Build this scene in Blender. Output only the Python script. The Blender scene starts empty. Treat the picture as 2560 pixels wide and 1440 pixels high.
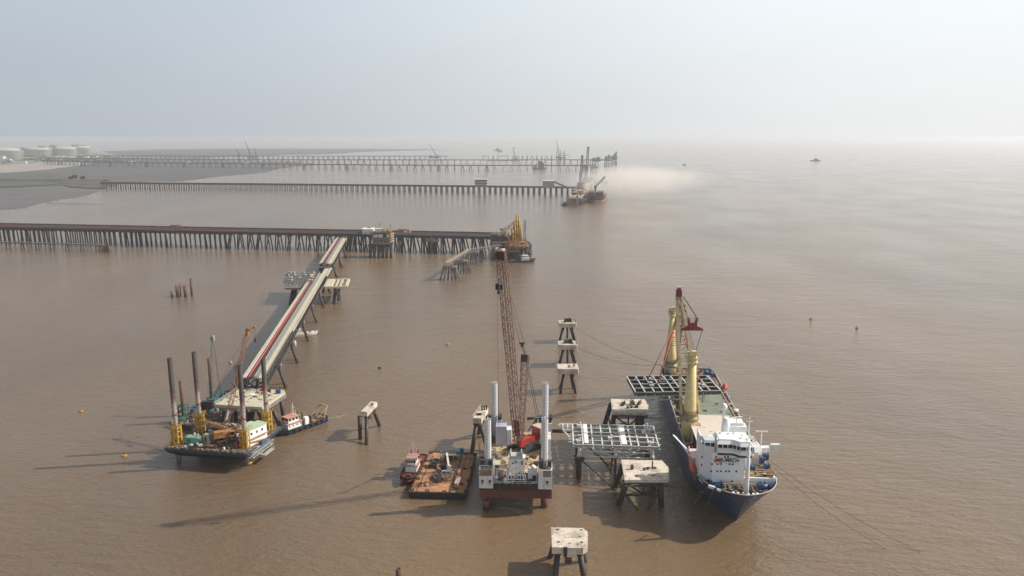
import bpy, math, random
from mathutils import Vector, Matrix
R = math.radians
rnd = random.Random(7)
scene = bpy.context.scene
# ---------------------------------------------------------------- camera
F = 1900.0; CAMH = 120.0; HZ = 342.0
PITCH = math.atan((720-HZ)/F)
cam_d = bpy.data.cameras.new('camera'); cam = bpy.data.objects.new('camera', cam_d)
scene.collection.objects.link(cam)
cam.location = (0, 0, CAMH); cam.rotation_euler = (math.pi/2-PITCH, 0, 0)
cam_d.sensor_width = 36; cam_d.lens = 36*F/2560
cam_d.clip_start = 1; cam_d.clip_end = 80000
scene.camera = cam
scene.render.resolution_x = 1024; scene.render.resolution_y = 576
# ---------------------------------------------------------------- sky, sun, exposure
SUN_EL, SUN_AZ = R(38.7), R(9)           # azimuth measured from +x towards +y
sd = Vector((math.cos(SUN_EL)*math.cos(SUN_AZ), math.cos(SUN_EL)*math.sin(SUN_AZ), math.sin(SUN_EL)))
world = bpy.data.worlds.new('World'); scene.world = world; world.use_nodes = True
wn = world.node_tree; wn.nodes.clear()
sky = wn.nodes.new('ShaderNodeTexSky'); sky.sky_type = 'NISHITA'; sky.sun_disc = False
sky.sun_elevation = SUN_EL; sky.sun_rotation = math.pi/2-SUN_AZ
sky.altitude = 0; sky.air_density = 1.0; sky.dust_density = 4.5; sky.ozone_density = 1.2
hs = wn.nodes.new('ShaderNodeHueSaturation'); hs.inputs['Saturation'].default_value = 0.55
# the hazy air mass that fills the low sky: pale, brighter towards the sun
geo = wn.nodes.new('ShaderNodeNewGeometry')
nrm = wn.nodes.new('ShaderNodeVectorMath'); nrm.operation = 'DOT_PRODUCT'
tc = wn.nodes.new('ShaderNodeTexCoord')
nrm.inputs[1].default_value = (math.cos(SUN_AZ-0.12), math.sin(SUN_AZ-0.12), 0.0)
hz_r = wn.nodes.new('ShaderNodeMapRange'); hz_r.interpolation_type='SMOOTHSTEP'
hz_r.inputs['From Min'].default_value = -0.62; hz_r.inputs['From Max'].default_value = 0.72
hz_c = wn.nodes.new('ShaderNodeMix'); hz_c.data_type = 'RGBA'
hz_c.inputs[6].default_value = (6.9, 7.85, 8.9, 1); hz_c.inputs[7].default_value = (13.2, 13.9, 14.2, 1)
sep = wn.nodes.new('ShaderNodeSeparateXYZ')
el_r = wn.nodes.new('ShaderNodeMapRange')
el_r.inputs['From Min'].default_value = 0.2; el_r.inputs['From Max'].default_value = 0.75
el_r.inputs['To Min'].default_value = 0.93; el_r.inputs['To Max'].default_value = 0.05
mx = wn.nodes.new('ShaderNodeMix'); mx.data_type = 'RGBA'
bg = wn.nodes.new('ShaderNodeBackground'); wo = wn.nodes.new('ShaderNodeOutputWorld')
L = wn.links.new
L(sky.outputs[0], hs.inputs['Color']); L(tc.outputs['Generated'], nrm.inputs[0]); L(nrm.outputs['Value'], hz_r.inputs['Value'])
L(hz_r.outputs[0], hz_c.inputs[0]); L(tc.outputs['Generated'], sep.inputs[0]); L(sep.outputs['Z'], el_r.inputs['Value'])
# band of greyer air right on the horizon
bd = wn.nodes.new('ShaderNodeMapRange'); bd.interpolation_type='SMOOTHERSTEP'
bd.inputs['From Min'].default_value = 0.0; bd.inputs['From Max'].default_value = 0.22
bd.inputs['To Min'].default_value = 0.90; bd.inputs['To Max'].default_value = 1.0
L(sep.outputs['Z'], bd.inputs['Value'])
sc_ = wn.nodes.new('ShaderNodeVectorMath'); sc_.operation = 'SCALE'
wm = wn.nodes.new('ShaderNodeMix'); wm.data_type = 'RGBA'; wm.blend_type = 'MULTIPLY'; wm.inputs[7].default_value = (1.03, 0.985, 0.955, 1)
wr = wn.nodes.new('ShaderNodeMapRange'); wr.inputs['From Min'].default_value = 0.16; wr.inputs['From Max'].default_value = 0.0
L(sep.outputs['Z'], wr.inputs['Value']); L(wr.outputs[0], wm.inputs[0]); L(hz_c.outputs[2], wm.inputs[6]); L(wm.outputs[2], sc_.inputs[0]); L(bd.outputs[0], sc_.inputs['Scale'])
# faint uneven layers in the haze
sn = wn.nodes.new('ShaderNodeTexNoise'); sn.inputs['Scale'].default_value = 2.2; sn.inputs['Detail'].default_value = 5; sn.inputs['Roughness'].default_value = 0.55
sm_ = wn.nodes.new('ShaderNodeMapping'); sm_.inputs['Scale'].default_value = (1, 1, 5); L(tc.outputs['Generated'], sm_.inputs['Vector']); L(sm_.outputs[0], sn.inputs['Vector'])
snr = wn.nodes.new('ShaderNodeMapRange'); snr.inputs['From Min'].default_value = 0.3; snr.inputs['From Max'].default_value = 0.7; snr.inputs['To Min'].default_value = 0.975; snr.inputs['To Max'].default_value = 1.02
L(sn.outputs['Fac'], snr.inputs['Value']); sn2 = wn.nodes.new('ShaderNodeVectorMath'); sn2.operation = 'SCALE'; L(sc_.outputs[0], sn2.inputs[0]); L(snr.outputs[0], sn2.inputs['Scale'])
L(el_r.outputs[0], mx.inputs[0]); L(hs.outputs[0], mx.inputs[6]); L(sn2.outputs[0], mx.inputs[7])
L(mx.outputs[2], bg.inputs['Color']); bg.inputs['Strength'].default_value = 0.078
L(bg.outputs[0], wo.inputs['Surface'])
sun_d = bpy.data.lights.new('sun', 'SUN'); sun_d.energy = 5.0; sun_d.angle = R(0.6); sun_d.color = (1.0, 0.93, 0.83)
sun = bpy.data.objects.new('sun', sun_d); scene.collection.objects.link(sun)
sun.rotation_euler = sd.to_track_quat('Z', 'Y').to_euler()
vs = scene.view_settings; vs.view_transform = 'Standard'; vs.look = 'None'; vs.gamma = 1.0; vs.use_curve_mapping = False
vs.exposure = 0.0
scene.render.engine = 'CYCLES'
scene.cycles.max_bounces = 6; scene.cycles.volume_bounces = 2

# ---------------------------------------------------------------- helpers
def P(u, v, h=0.0):
    """world point seen at pixel (u, v) of the 2560x1440 photograph at height h"""
    x = (u-1280)/F; y = -(v-720)/F
    d = (x, math.cos(PITCH)+y*math.sin(PITCH), -math.sin(PITCH)+y*math.cos(PITCH))
    t = (h-CAMH)/d[2]
    return Vector((d[0]*t, d[1]*t, h))
def H(v, Y):
    y = -(v-720)/F
    return CAMH+(-math.sin(PITCH)+y*math.cos(PITCH))/(math.cos(PITCH)+y*math.sin(PITCH))*Y
def X(u, v, Y):
    y = -(v-720)/F
    return (u-1280)/F/(math.cos(PITCH)+y*math.sin(PITCH))*Y

class MB:
    """collects shapes for ONE mesh; coordinates are multiplied by M (local -> world)"""
    def __init__(s, M=None): s.v = []; s.f = []; s.M = M or Matrix.Identity(4); s.sm = set(); s.k = 0; s.mi = {}
    def pt(s, p): s.v.append(s.M @ Vector(p)); return len(s.v)-1
    def face(s, idx, smooth=False):
        if smooth: s.sm.add(len(s.f))
        if s.k: s.mi[len(s.f)] = s.k
        s.f.append(tuple(idx)); return s
    def use(s, k): s.k = k; return s
    def box(s, c, size, rz=0.0, ry=0.0, rx=0.0, taper=1.0):
        m = Matrix.Translation(Vector(c)) @ Matrix.Rotation(rz,4,'Z') @ Matrix.Rotation(ry,4,'Y') @ Matrix.Rotation(rx,4,'X')
        hx, hy, hz = size[0]/2, size[1]/2, size[2]/2
        i = [s.pt(m @ Vector((x*hx*(taper if z > 0 else 1), y*hy*(taper if z > 0 else 1), z*hz))) for z in (-1,1) for x, y in ((-1,-1),(1,-1),(1,1),(-1,1))]
        for q in ((0,3,2,1),(4,5,6,7),(0,1,5,4),(1,2,6,5),(2,3,7,6),(3,0,4,7)): s.face([i[k] for k in q])
        return s
    def b2(s, a, b):
        return s.box([(a[k]+b[k])/2 for k in range(3)], [abs(b[k]-a[k]) for k in range(3)])
    def bar(s, a, b, w, h=None, up=(0,0,1)):
        a = Vector(a); b = Vector(b); h = h or w; d = (b-a)
        if d.length < 1e-6: return s
        d.normalize(); u = Vector(up)
        if abs(d.dot(u)) > 0.98: u = Vector((0,1,0))
        x = d.cross(u).normalized(); z = x.cross(d)
        i = [s.pt(p+x*sx*w/2+z*sz*h/2) for p in (a,b) for sx, sz in ((-1,-1),(1,-1),(1,1),(-1,1))]
        for q in ((0,1,2,3),(7,6,5,4),(0,4,5,1),(1,5,6,2),(2,6,7,3),(3,7,4,0)): s.face([i[k] for k in q])
        return s
    def tube(s, a, b, r, r2=None, n=10, cap=True):
        a = Vector(a); b = Vector(b); r2 = r if r2 is None else r2
        d = (b-a).normalized(); u = Vector((0,0,1)) if abs(d.z) < 0.9 else Vector((1,0,0))
        x = d.cross(u).normalized(); y = d.cross(x)
        A = [s.pt(a+(x*math.cos(t)+y*math.sin(t))*r) for t in [2*math.pi*k/n for k in range(n)]]
        B = [s.pt(b+(x*math.cos(t)+y*math.sin(t))*r2) for t in [2*math.pi*k/n for k in range(n)]]
        for k in range(n): s.face((A[k], B[k], B[(k+1)%n], A[(k+1)%n]), True)
        if cap: s.face(A); s.face(B[::-1])
        return s
    def path(s, pts, r, n=6):
        for a, b in zip(pts[:-1], pts[1:]): s.tube(a, b, r, n=n)
        return s
    def lathe(s, c, prof, n=20, axis='Z'):
        """prof: (radius, height) pairs going up"""
        c = Vector(c); rings = []
        for r, z in prof:
            ring = []
            for k in range(n):
                t = 2*math.pi*k/n; p = (r*math.cos(t), r*math.sin(t), z)
                if axis == 'X': p = (z, r*math.cos(t), r*math.sin(t))
                if axis == 'Y': p = (r*math.cos(t), z, r*math.sin(t))
                ring.append(s.pt(c+Vector(p)))
            rings.append(ring)
        for A, B in zip(rings[:-1], rings[1:]):
            for k in range(n): s.face((A[k], A[(k+1)%n], B[(k+1)%n], B[k]), True)
        s.face(rings[0][::-1]); s.face(rings[-1])
        return s
    def prism(s, poly, z0, z1, poly2=None):
        poly2 = poly2 or poly; n = len(poly)
        A = [s.pt((x,y,z0)) for x, y in poly]; B = [s.pt((x,y,z1)) for x, y in poly2]
        s.face(A[::-1]); s.face(B)
        for k in range(n): s.face((A[k], A[(k+1)%n], B[(k+1)%n], B[k]))
        return s
    def blob(s, c, r, seed=0, amp=0.25, n=8, m=5):
        rr = random.Random(seed); c = Vector(c); r = Vector(r) if hasattr(r,'__len__') else Vector((r,r,r)); rows = []
        for j in range(1, m):
            ph = math.pi*j/m; row = []
            for k in range(n):
                t = 2*math.pi*k/n; q = 1+rr.uniform(-amp, amp)
                row.append(s.pt(c+Vector((r.x*q*math.sin(ph)*math.cos(t), r.y*q*math.sin(ph)*math.sin(t), r.z*q*math.cos(ph)))))
            rows.append(row)
        T = s.pt(c+Vector((0,0,r.z))); B = s.pt(c-Vector((0,0,r.z)))
        for k in range(n): s.face((T, rows[0][k], rows[0][(k+1)%n])); s.face((B, rows[-1][(k+1)%n], rows[-1][k]))
        for A, Bq in zip(rows[:-1], rows[1:]):
            for k in range(n): s.face((A[k], Bq[k], Bq[(k+1)%n], A[(k+1)%n]))
        return s
    def lattice(s, a, b, w, h, bays, t=0.2, w2=None, h2=None, up=(0,0,1), sides=(1,1,1,1), td=None, horiz=True):
        """four-chord lattice boom from a to b"""
        a = Vector(a); b = Vector(b); w2 = w if w2 is None else w2; h2 = h if h2 is None else h2; td = td or t*0.6
        d = (b-a).normalized(); x = d.cross(Vector(up)).normalized(); z = x.cross(d)
        def c(k, q):
            f = k/bays; p = a.lerp(b, f); ww = w+(w2-w)*f; hh = h+(h2-h)*f
            sx, sz = ((-1,-1),(1,-1),(1,1),(-1,1))[q]
            return p+x*sx*ww/2+z*sz*hh/2
        for q in range(4): s.bar(c(0,q), c(bays,q), t)
        for k in range(bays):
            for q in range(4):
                if not sides[q]: continue
                p, r_ = q, (q+1)%4
                if k % 2: p, r_ = r_, p
                s.bar(c(k,p), c(k+1,r_), td)
                if horiz: s.bar(c(k+1,q), c(k+1,(q+1)%4), td)
        return s
    def rail(s, pts, h=1.1, post=2.5, t=0.07, rails=2):
        for a, b in zip(pts[:-1], pts[1:]):
            a = Vector(a); b = Vector(b); L_ = (b-a).length; n = max(1, round(L_/post))
            for k in range(rails): z = Vector((0,0,h*(k+1)/rails)); s.bar(a+z, b+z, t)
            for k in range(n+1): p = a.lerp(b, k/n); s.bar(p, p+Vector((0,0,h)), t)
        return s
    def catenary(s, a, b, sag, r, n=14):
        a = Vector(a); b = Vector(b)
        pts = [a.lerp(b, k/n)-Vector((0,0,sag*4*(k/n)*(1-k/n))) for k in range(n+1)]
        return s.path(pts, r, 5)

TM = {}                                    # matrices of things, by name
def build(name, mb, mat, inv):
    me = bpy.data.meshes.new(name); me.from_pydata([inv @ v for v in mb.v], [], mb.f)
    for k in mb.sm: me.polygons[k].use_smooth = True
    for k, q in mb.mi.items(): me.polygons[k].material_index = q
    mats = mat if isinstance(mat, (list, tuple)) else [mat]
    for m in mats: me.materials.append(m)
    me.update(); o = bpy.data.objects.new(name, me); scene.collection.objects.link(o); return o
def tag(o, label, cat, group=None):
    o['label'] = label; o['category'] = cat
    if group: o['group'] = group
    return o
def thing(name, label, cat, loc, rz=0.0, group=None):
    o = bpy.data.objects.new(name, None); scene.collection.objects.link(o); o.empty_display_size = 1
    o.location = loc; o.rotation_euler = (0,0,rz)
    TM[o.name] = Matrix.Translation(Vector(loc)) @ Matrix.Rotation(rz,4,'Z')
    return tag(o, label, cat, group)
def fr(o): return TM[o.name]
def part(name, mb, mat, parent, label=None):
    o = build(name, mb, mat, TM[parent.name].inverted()); o.parent = parent
    q = parent
    while q.parent: q = q.parent
    if q is not parent:                    # sub-part: its parent already sits in the thing's frame
        pass
    TM[o.name] = TM[parent.name]
    if label: o['label'] = label
    return o
def solo(name, mb, mat, label, cat, group=None, loc=None):
    if loc is None:
        n = len(mb.v); loc = (sum(v.x for v in mb.v)/n, sum(v.y for v in mb.v)/n, min(v.z for v in mb.v))
    o = build(name, mb, mat, Matrix.Translation(Vector(loc)).inverted()); o.location = loc
    return tag(o, label, cat, group)
def struct(name, mb, mat, kind='structure'):
    o = build(name, mb, mat, Matrix.Identity(4)); o['kind'] = kind; return o
def copy_tree(o, parent=None):
    c = o.copy(); scene.collection.objects.link(c)
    if parent is not None: c.parent = parent
    for ch in o.children: copy_tree(ch, c)
    return c

MATS = {}
def mat(name, rgb, rough=0.65, metal=0.0, var=0.18, scale=0.6, stain=None, samt=0.5, sscale=0.35, bump=0.0, streak=False, tide=False):
    """procedural surface: base colour with broken tone, and optional stain (rust, dirt, damp)"""
    if name in MATS: return MATS[name]
    m = bpy.data.materials.new(name); m.use_nodes = True; t = m.node_tree; b = t.nodes['Principled BSDF']
    b.inputs['Roughness'].default_value = rough; b.inputs['Metallic'].default_value = metal
    tcn = t.nodes.new('ShaderNodeTexCoord'); n1 = t.nodes.new('ShaderNodeTexNoise'); n1.inputs['Scale'].default_value = scale; n1.inputs['Detail'].default_value = 6
    t.links.new(tcn.outputs['Object'], n1.inputs['Vector'])
    r1 = t.nodes.new('ShaderNodeMapRange'); r1.inputs['From Min'].default_value = 0.3; r1.inputs['From Max'].default_value = 0.7
    r1.inputs['To Min'].default_value = 1-var; r1.inputs['To Max'].default_value = 1+var
    t.links.new(n1.outputs['Fac'], r1.inputs['Value'])
    s1 = t.nodes.new('ShaderNodeVectorMath'); s1.operation = 'SCALE'; s1.inputs[0].default_value = rgb
    t.links.new(r1.outputs[0], s1.inputs['Scale']); out = s1.outputs[0]
    if stain:
        n2 = t.nodes.new('ShaderNodeTexNoise'); n2.inputs['Scale'].default_value = sscale; n2.inputs['Detail'].default_value = 8; n2.inputs['Roughness'].default_value = 0.7
        mp = t.nodes.new('ShaderNodeMapping'); mp.inputs['Location'].default_value = (13,7,3)
        if streak: mp.inputs['Scale'].default_value = (2.5,2.5,0.25)
        t.links.new(tcn.outputs['Object'], mp.inputs['Vector']); t.links.new(mp.outputs[0], n2.inputs['Vector'])
        r2 = t.nodes.new('ShaderNodeMapRange'); th = 0.72-0.4*samt
        r2.inputs['From Min'].default_value = th-0.06; r2.inputs['From Max'].default_value = th+0.09
        t.links.new(n2.outputs['Fac'], r2.inputs['Value'])
        mxn = t.nodes.new('ShaderNodeMix'); mxn.data_type = 'RGBA'; mxn.inputs[7].default_value = (*stain, 1)
        t.links.new(r2.outputs[0], mxn.inputs[0]); t.links.new(out, mxn.inputs[6]); out = mxn.outputs[2]
    if tide:                                 # mud and weed band left by the tide on anything standing in the water
        gg = t.nodes.new('ShaderNodeNewGeometry'); sp = t.nodes.new('ShaderNodeSeparateXYZ'); t.links.new(gg.outputs['Position'], sp.inputs[0])
        ns = t.nodes.new('ShaderNodeMath'); ns.operation = 'MULTIPLY_ADD'; ns.inputs[1].default_value = -3.0; t.links.new(n1.outputs['Fac'], ns.inputs[0]); t.links.new(sp.outputs['Z'], ns.inputs[2])
        tr = t.nodes.new('ShaderNodeValToRGB'); te = tr.color_ramp.elements; te[0].position = 0.0; te[0].color = (1,1,1,1); te[1].position = 1.0; te[1].color = (0,0,0,1)
        x = te.new(0.12); x.color = (0.85,0.85,0.85,1); x = te.new(0.38); x.color = (0.5,0.5,0.5,1)
        mr = t.nodes.new('ShaderNodeMapRange'); mr.inputs['From Min'].default_value = -1.5; mr.inputs['From Max'].default_value = 3.5; t.links.new(ns.outputs[0], mr.inputs['Value']); t.links.new(mr.outputs[0], tr.inputs['Fac'])
        mt = t.nodes.new('ShaderNodeMix'); mt.data_type = 'RGBA'; mt.inputs[7].default_value = (0.085,0.065,0.045,1)
        t.links.new(tr.outputs['Color'], mt.inputs[0]); t.links.new(out, mt.inputs[6]); out = mt.outputs[2]
    t.links.new(out, b.inputs['Base Color'])
    if bump:
        bn = t.nodes.new('ShaderNodeBump'); bn.inputs['Strength'].default_value = bump; bn.inputs['Distance'].default_value = 0.1
        n3 = t.nodes.new('ShaderNodeTexNoise'); n3.inputs['Scale'].default_value = scale*8; t.links.new(tcn.outputs['Object'], n3.inputs['Vector'])
        t.links.new(n3.outputs['Fac'], bn.inputs['Height']); t.links.new(bn.outputs[0], b.inputs['Normal'])
    MATS[name] = m; return m
RUST = (0.11,0.042,0.02)
M_conc = mat('concrete', (0.62,0.55,0.46), 0.9, var=0.12, stain=(0.36,0.30,0.24), samt=0.45, sscale=0.25)
M_concg = mat('grey_concrete', (0.22,0.20,0.185), 0.9, stain=(0.10,0.085,0.075), samt=0.5, streak=True)
M_pile = mat('dark_pile', (0.035,0.032,0.032), 0.6, stain=(0.09,0.06,0.045), samt=0.4, sscale=0.5, streak=True, tide=True)
M_pier = mat('weathered_pier', (0.075,0.066,0.06), 0.85, stain=(0.14,0.11,0.09), samt=0.4, sscale=0.15)
M_far = mat('far_pier_concrete', (0.13,0.125,0.12), 0.9)
M_rust = mat('rust', (0.13,0.06,0.035), 0.85, var=0.35, stain=(0.05,0.03,0.022), samt=0.5)
M_rustpile = mat('rusty_pile', (0.15,0.085,0.06), 0.85, stain=(0.05,0.03,0.025), samt=0.5, streak=True, tide=True)
M_black = mat('black_rubber', (0.012,0.012,0.013), 0.7)
M_dark = mat('dark_steel', (0.035,0.036,0.04), 0.55, stain=RUST, samt=0.3)
M_steel = mat('pale_steel', (0.42,0.43,0.43), 0.45, var=0.15, stain=(0.22,0.2,0.18), samt=0.2)
M_white = mat('white_paint', (0.78,0.78,0.77), 0.4, var=0.04, stain=(0.42,0.33,0.25), samt=0.06, streak=True)
M_whited = mat('weathered_white_paint', (0.66,0.65,0.62), 0.5, var=0.08, stain=(0.28,0.2,0.14), samt=0.28, streak=True)
M_yel = mat('yellow_paint', (0.50,0.29,0.03), 0.55, stain=(0.22,0.12,0.03), samt=0.35)
M_red = mat('red_paint', (0.38,0.028,0.022), 0.45, var=0.2, stain=(0.2,0.03,0.02), samt=0.25)
M_redpipe = mat('red_pipe', (0.42,0.06,0.045), 0.5, stain=(0.33,0.14,0.09), samt=0.35)
M_maroon = mat('maroon_paint', (0.20,0.012,0.022), 0.5)
M_blue = mat('blue_paint', (0.035,0.10,0.21), 0.5, stain=(0.1,0.07,0.05), samt=0.2)
M_teal = mat('teal_paint', (0.05,0.135,0.125), 0.5, stain=(0.06,0.07,0.06), samt=0.3)
M_green = mat('green_paint', (0.40,0.50,0.34), 0.6)
M_orange = mat('orange_paint', (0.36,0.165,0.055), 0.55, stain=(0.2,0.09,0.03), samt=0.35)
M_glass = mat('dark_window', (0.01,0.012,0.015), 0.12)
M_navy = mat('navy_hull', (0.016,0.042,0.125), 0.35, var=0.25, scale=0.2, stain=(0.07,0.06,0.07), samt=0.18, streak=True)
M_hullblk = mat('black_hull', (0.012,0.015,0.024), 0.5, stain=(0.035,0.028,0.026), samt=0.35, streak=True)
M_cream = mat('cream_crane_paint', (0.64,0.52,0.24), 0.45, var=0.1, stain=(0.27,0.2,0.09), samt=0.3, streak=True)
M_deckg = mat('green_grey_deck', (0.19,0.22,0.16), 0.8, var=0.12, stain=(0.14,0.12,0.09), samt=0.4, sscale=0.15)
M_rope = mat('rope', (0.10,0.09,0.075), 0.9)
def litter(name, M, x0, x1, y0, y1, z, n, seed, mats, avoid=(), smax=1.2):
    """uncountable small debris, hoses and offcuts strewn over a deck"""
    r_ = random.Random(seed); m = MB(M)
    for k in range(n):
        x, y = r_.uniform(x0,x1), r_.uniform(y0,y1)
        if any(a < x < b and c < y < d for a, b, c, d in avoid): continue
        m.use(r_.randrange(len(mats))); s = r_.uniform(0.2,smax); a = r_.uniform(0,math.pi)
        q = k % 5
        if q == 0: m.box((x,y,z+s*0.3),(s,s*0.7,s*0.6),rz=a)
        elif q == 1: m.tube((x,y,z+0.12),(x+math.cos(a)*s*2.4,y+math.sin(a)*s*2.4,z+0.12),0.1,n=5)
        elif q == 2: m.path([(x+s*0.8*math.cos(a+t*0.9),y+s*0.8*math.sin(a+t*0.9),z+0.1) for t in range(7)],0.08,4)
        elif q == 3: m.tube((x,y,z),(x,y,z+s*0.9),s*0.25,n=8)
        else: m.box((x,y,z+0.08),(s*1.8,s*0.35,0.14),rz=a)
    return struct(name, m, mats, 'stuff')
M_timber = mat('timber', (0.42,0.30,0.17), 0.9, var=0.25)

# ---------------------------------------------------------------- setting: water
def water_mat():
    m = bpy.data.materials.new('muddy_water'); m.use_nodes = True; t = m.node_tree; b = t.nodes['Principled BSDF']
    g = t.nodes.new('ShaderNodeNewGeometry')
    b.inputs['IOR'].default_value = 1.50; b.inputs['Roughness'].default_value = 0.12
    def noise(scale, sx=1, sy=1, rot=0.0, detail=3, rough=0.5):
        mp = t.nodes.new('ShaderNodeMapping'); mp.inputs['Scale'].default_value = (sx, sy, 1); mp.inputs['Rotation'].default_value = (0,0,rot)
        n = t.nodes.new('ShaderNodeTexNoise'); n.inputs['Scale'].default_value = scale; n.inputs['Detail'].default_value = detail; n.inputs['Roughness'].default_value = rough
        t.links.new(g.outputs['Position'], mp.inputs['Vector']); t.links.new(mp.outputs[0], n.inputs['Vector']); return n
    big = noise(0.006, 1, 0.35, 0.15, 5); 
    cr = t.nodes.new('ShaderNodeMix'); cr.data_type = 'RGBA'
    cr.inputs[6].default_value = (0.192,0.124,0.066,1); cr.inputs[7].default_value = (0.146,0.100,0.062,1)
    br = t.nodes.new('ShaderNodeMapRange'); br.inputs['From Min'].default_value = 0.36; br.inputs['From Max'].default_value = 0.64
    t.links.new(big.outputs['Fac'], br.inputs['Value']); t.links.new(br.outputs[0], cr.inputs[0]); t.links.new(cr.outputs[2], b.inputs['Base Color'])
    # wavelets: short chop, wind ripples, long low swell; gust patches vary the strength
    hs_ = []
    for args, k in (((0.62,1,1.7,0.3,4,0.6),0.34), ((0.17,1,2.3,0.4,3,0.5),0.55), ((0.035,1,2.0,-0.2,2,0.5),0.9)):
        n = noise(*args); mu = t.nodes.new('ShaderNodeMath'); mu.operation = 'MULTIPLY'; mu.inputs[1].default_value = k
        t.links.new(n.outputs['Fac'], mu.inputs[0]); hs_.append(mu)
    a1 = t.nodes.new('ShaderNodeMath'); a1.operation = 'ADD'; a2 = t.nodes.new('ShaderNodeMath'); a2.operation = 'ADD'
    t.links.new(hs_[0].outputs[0], a1.inputs[0]); t.links.new(hs_[1].outputs[0], a1.inputs[1]); t.links.new(a1.outputs[0], a2.inputs[0]); t.links.new(hs_[2].outputs[0], a2.inputs[1])
    gust = noise(0.011, 1, 0.6, 0.5, 4)
    gr = t.nodes.new('ShaderNodeMapRange'); gr.inputs['From Min'].default_value = 0.3; gr.inputs['From Max'].default_value = 0.7; gr.inputs['To Min'].default_value = 0.55; gr.inputs['To Max'].default_value = 1.0
    t.links.new(gust.outputs['Fac'], gr.inputs['Value'])
    ro = t.nodes.new('ShaderNodeMapRange'); ro.inputs['From Min'].default_value = 0.35; ro.inputs['From Max'].default_value = 0.65; ro.inputs['To Min'].default_value = 0.10; ro.inputs['To Max'].default_value = 0.16
    t.links.new(gust.outputs['Fac'], ro.inputs['Value']); t.links.new(ro.outputs[0], b.inputs['Roughness'])
    bn = t.nodes.new('ShaderNodeBump'); bn.inputs['Distance'].default_value = 1.35
    t.links.new(gr.outputs[0], bn.inputs['Strength']); t.links.new(a2.outputs[0], bn.inputs['Height']); t.links.new(bn.outputs[0], b.inputs['Normal'])
    return m
w = MB()
xs = [-40000,-6000,-1500,-400,0,400,1500,6000,40000]; ys = [-1500,0,400,1200,3500,9000,45000]
ix = [[w.pt((x,y,0)) for x in xs] for y in ys]
for j in range(len(ys)-1):
    for i in range(len(xs)-1): w.face((ix[j][i], ix[j][i+1], ix[j+1][i+1], ix[j+1][i]))
struct('water', w, water_mat())
def haze():
    m = bpy.data.materials.new('haze_air'); m.use_nodes = True; t = m.node_tree; t.nodes.clear()
    v = t.nodes.new('ShaderNodeVolumePrincipled'); o = t.nodes.new('ShaderNodeOutputMaterial')
    v.inputs['Color'].default_value = (0.90,0.95,1.0,1); v.inputs['Density'].default_value = HAZE_D; v.inputs['Anisotropy'].default_value = 0.38
    t.links.new(v.outputs[0], o.inputs['Volume'])
    mb = MB().b2((-41000,-1600,-1.5), (41000,46000,124)); struct('haze', mb, m, 'stuff')
HAZE_D = 0.00010
haze()
# ---------------------------------------------------------------- setting: mudflats and shore
def ground(name, px, h, material, seed=1, jit=0.5, kind='structure', n=7):
    rr = random.Random(seed); pts = []
    for (a, b) in zip(px, px[1:]+px[:1]):
        for k in range(n):
            f = k/n; u = a[0]+(b[0]-a[0])*f; v = a[1]+(b[1]-a[1])*f
            if k and min(a[0], b[0]) > -100: u += rr.uniform(-1,1)*jit*1.2; v += rr.uniform(-1,1)*jit*0.8
            q = P(u, v, h); pts.append((q.x, q.y))
    mb = MB().prism(pts, -0.4, h); return struct(name, mb, material, kind)
def gmat(name, c1, c2, s, rough=0.9, thr=0.5, sx=1.0):
    m = bpy.data.materials.new(name); m.use_nodes = True; t = m.node_tree; b = t.nodes['Principled BSDF']; b.inputs['Roughness'].default_value = rough
    g = t.nodes.new('ShaderNodeNewGeometry'); mp = t.nodes.new('ShaderNodeMapping'); mp.inputs['Scale'].default_value = (s*sx, s, s)
    n = t.nodes.new('ShaderNodeTexNoise'); n.inputs['Scale'].default_value = 1; n.inputs['Detail'].default_value = 9; n.inputs['Roughness'].default_value = 0.65
    r = t.nodes.new('ShaderNodeMapRange'); r.inputs['From Min'].default_value = thr-0.12; r.inputs['From Max'].default_value = thr+0.12
    mxn = t.nodes.new('ShaderNodeMix'); mxn.data_type = 'RGBA'; mxn.inputs[6].default_value = (*c1,1); mxn.inputs[7].default_value = (*c2,1)
    for a, b_ in ((g.outputs['Position'], mp.inputs[0]), (mp.outputs[0], n.inputs['Vector']), (n.outputs['Fac'], r.inputs['Value']), (r.outputs[0], mxn.inputs[0]), (mxn.outputs[2], b.inputs['Base Color'])): t.links.new(a, b_)
    return m
G_mud = gmat('wet_mud', (0.075,0.066,0.062), (0.13,0.113,0.104), 0.010, 0.5)
G_mud2 = gmat('far_mud', (0.055,0.045,0.040), (0.085,0.07,0.062), 0.004, 0.5)
G_sand = gmat('sand', (0.36,0.31,0.26), (0.24,0.22,0.19), 0.01, 0.9)
G_marsh = gmat('marsh', (0.06,0.075,0.048), (0.10,0.095,0.07), 0.012, 0.95, 0.6)
G_land = gmat('yard_ground', (0.26,0.22,0.19), (0.10,0.105,0.085), 0.01, 0.95, 0.52)
ground('mudflat', [(-900,560),(0,523),(60,520),(100,507),(150,499),(205,491),(240,481),(268,474),(262,462),(150,462),(0,470),(-900,480)], 0.35, G_mud, 3, 1.1, n=15)
ground('mudflat', [(-900,455),(0,452),(180,455),(300,455),(450,453),(560,440),(620,435),(667,430),(700,421),(790,412),(760,404),(560,400),(330,394),(200,396),(0,410),(-900,415)], 0.4, G_mud2, 4, 0.8, n=14)
ground('mudflat', [(255,378),(420,372.5),(700,371),(960,372),(1130,374.4),(1000,377),(900,380),(830,385),(700,387),(655,391),(560,391.5),(500,396),(300,391)], 0.5, G_mud2, 5, 0.25)
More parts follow.
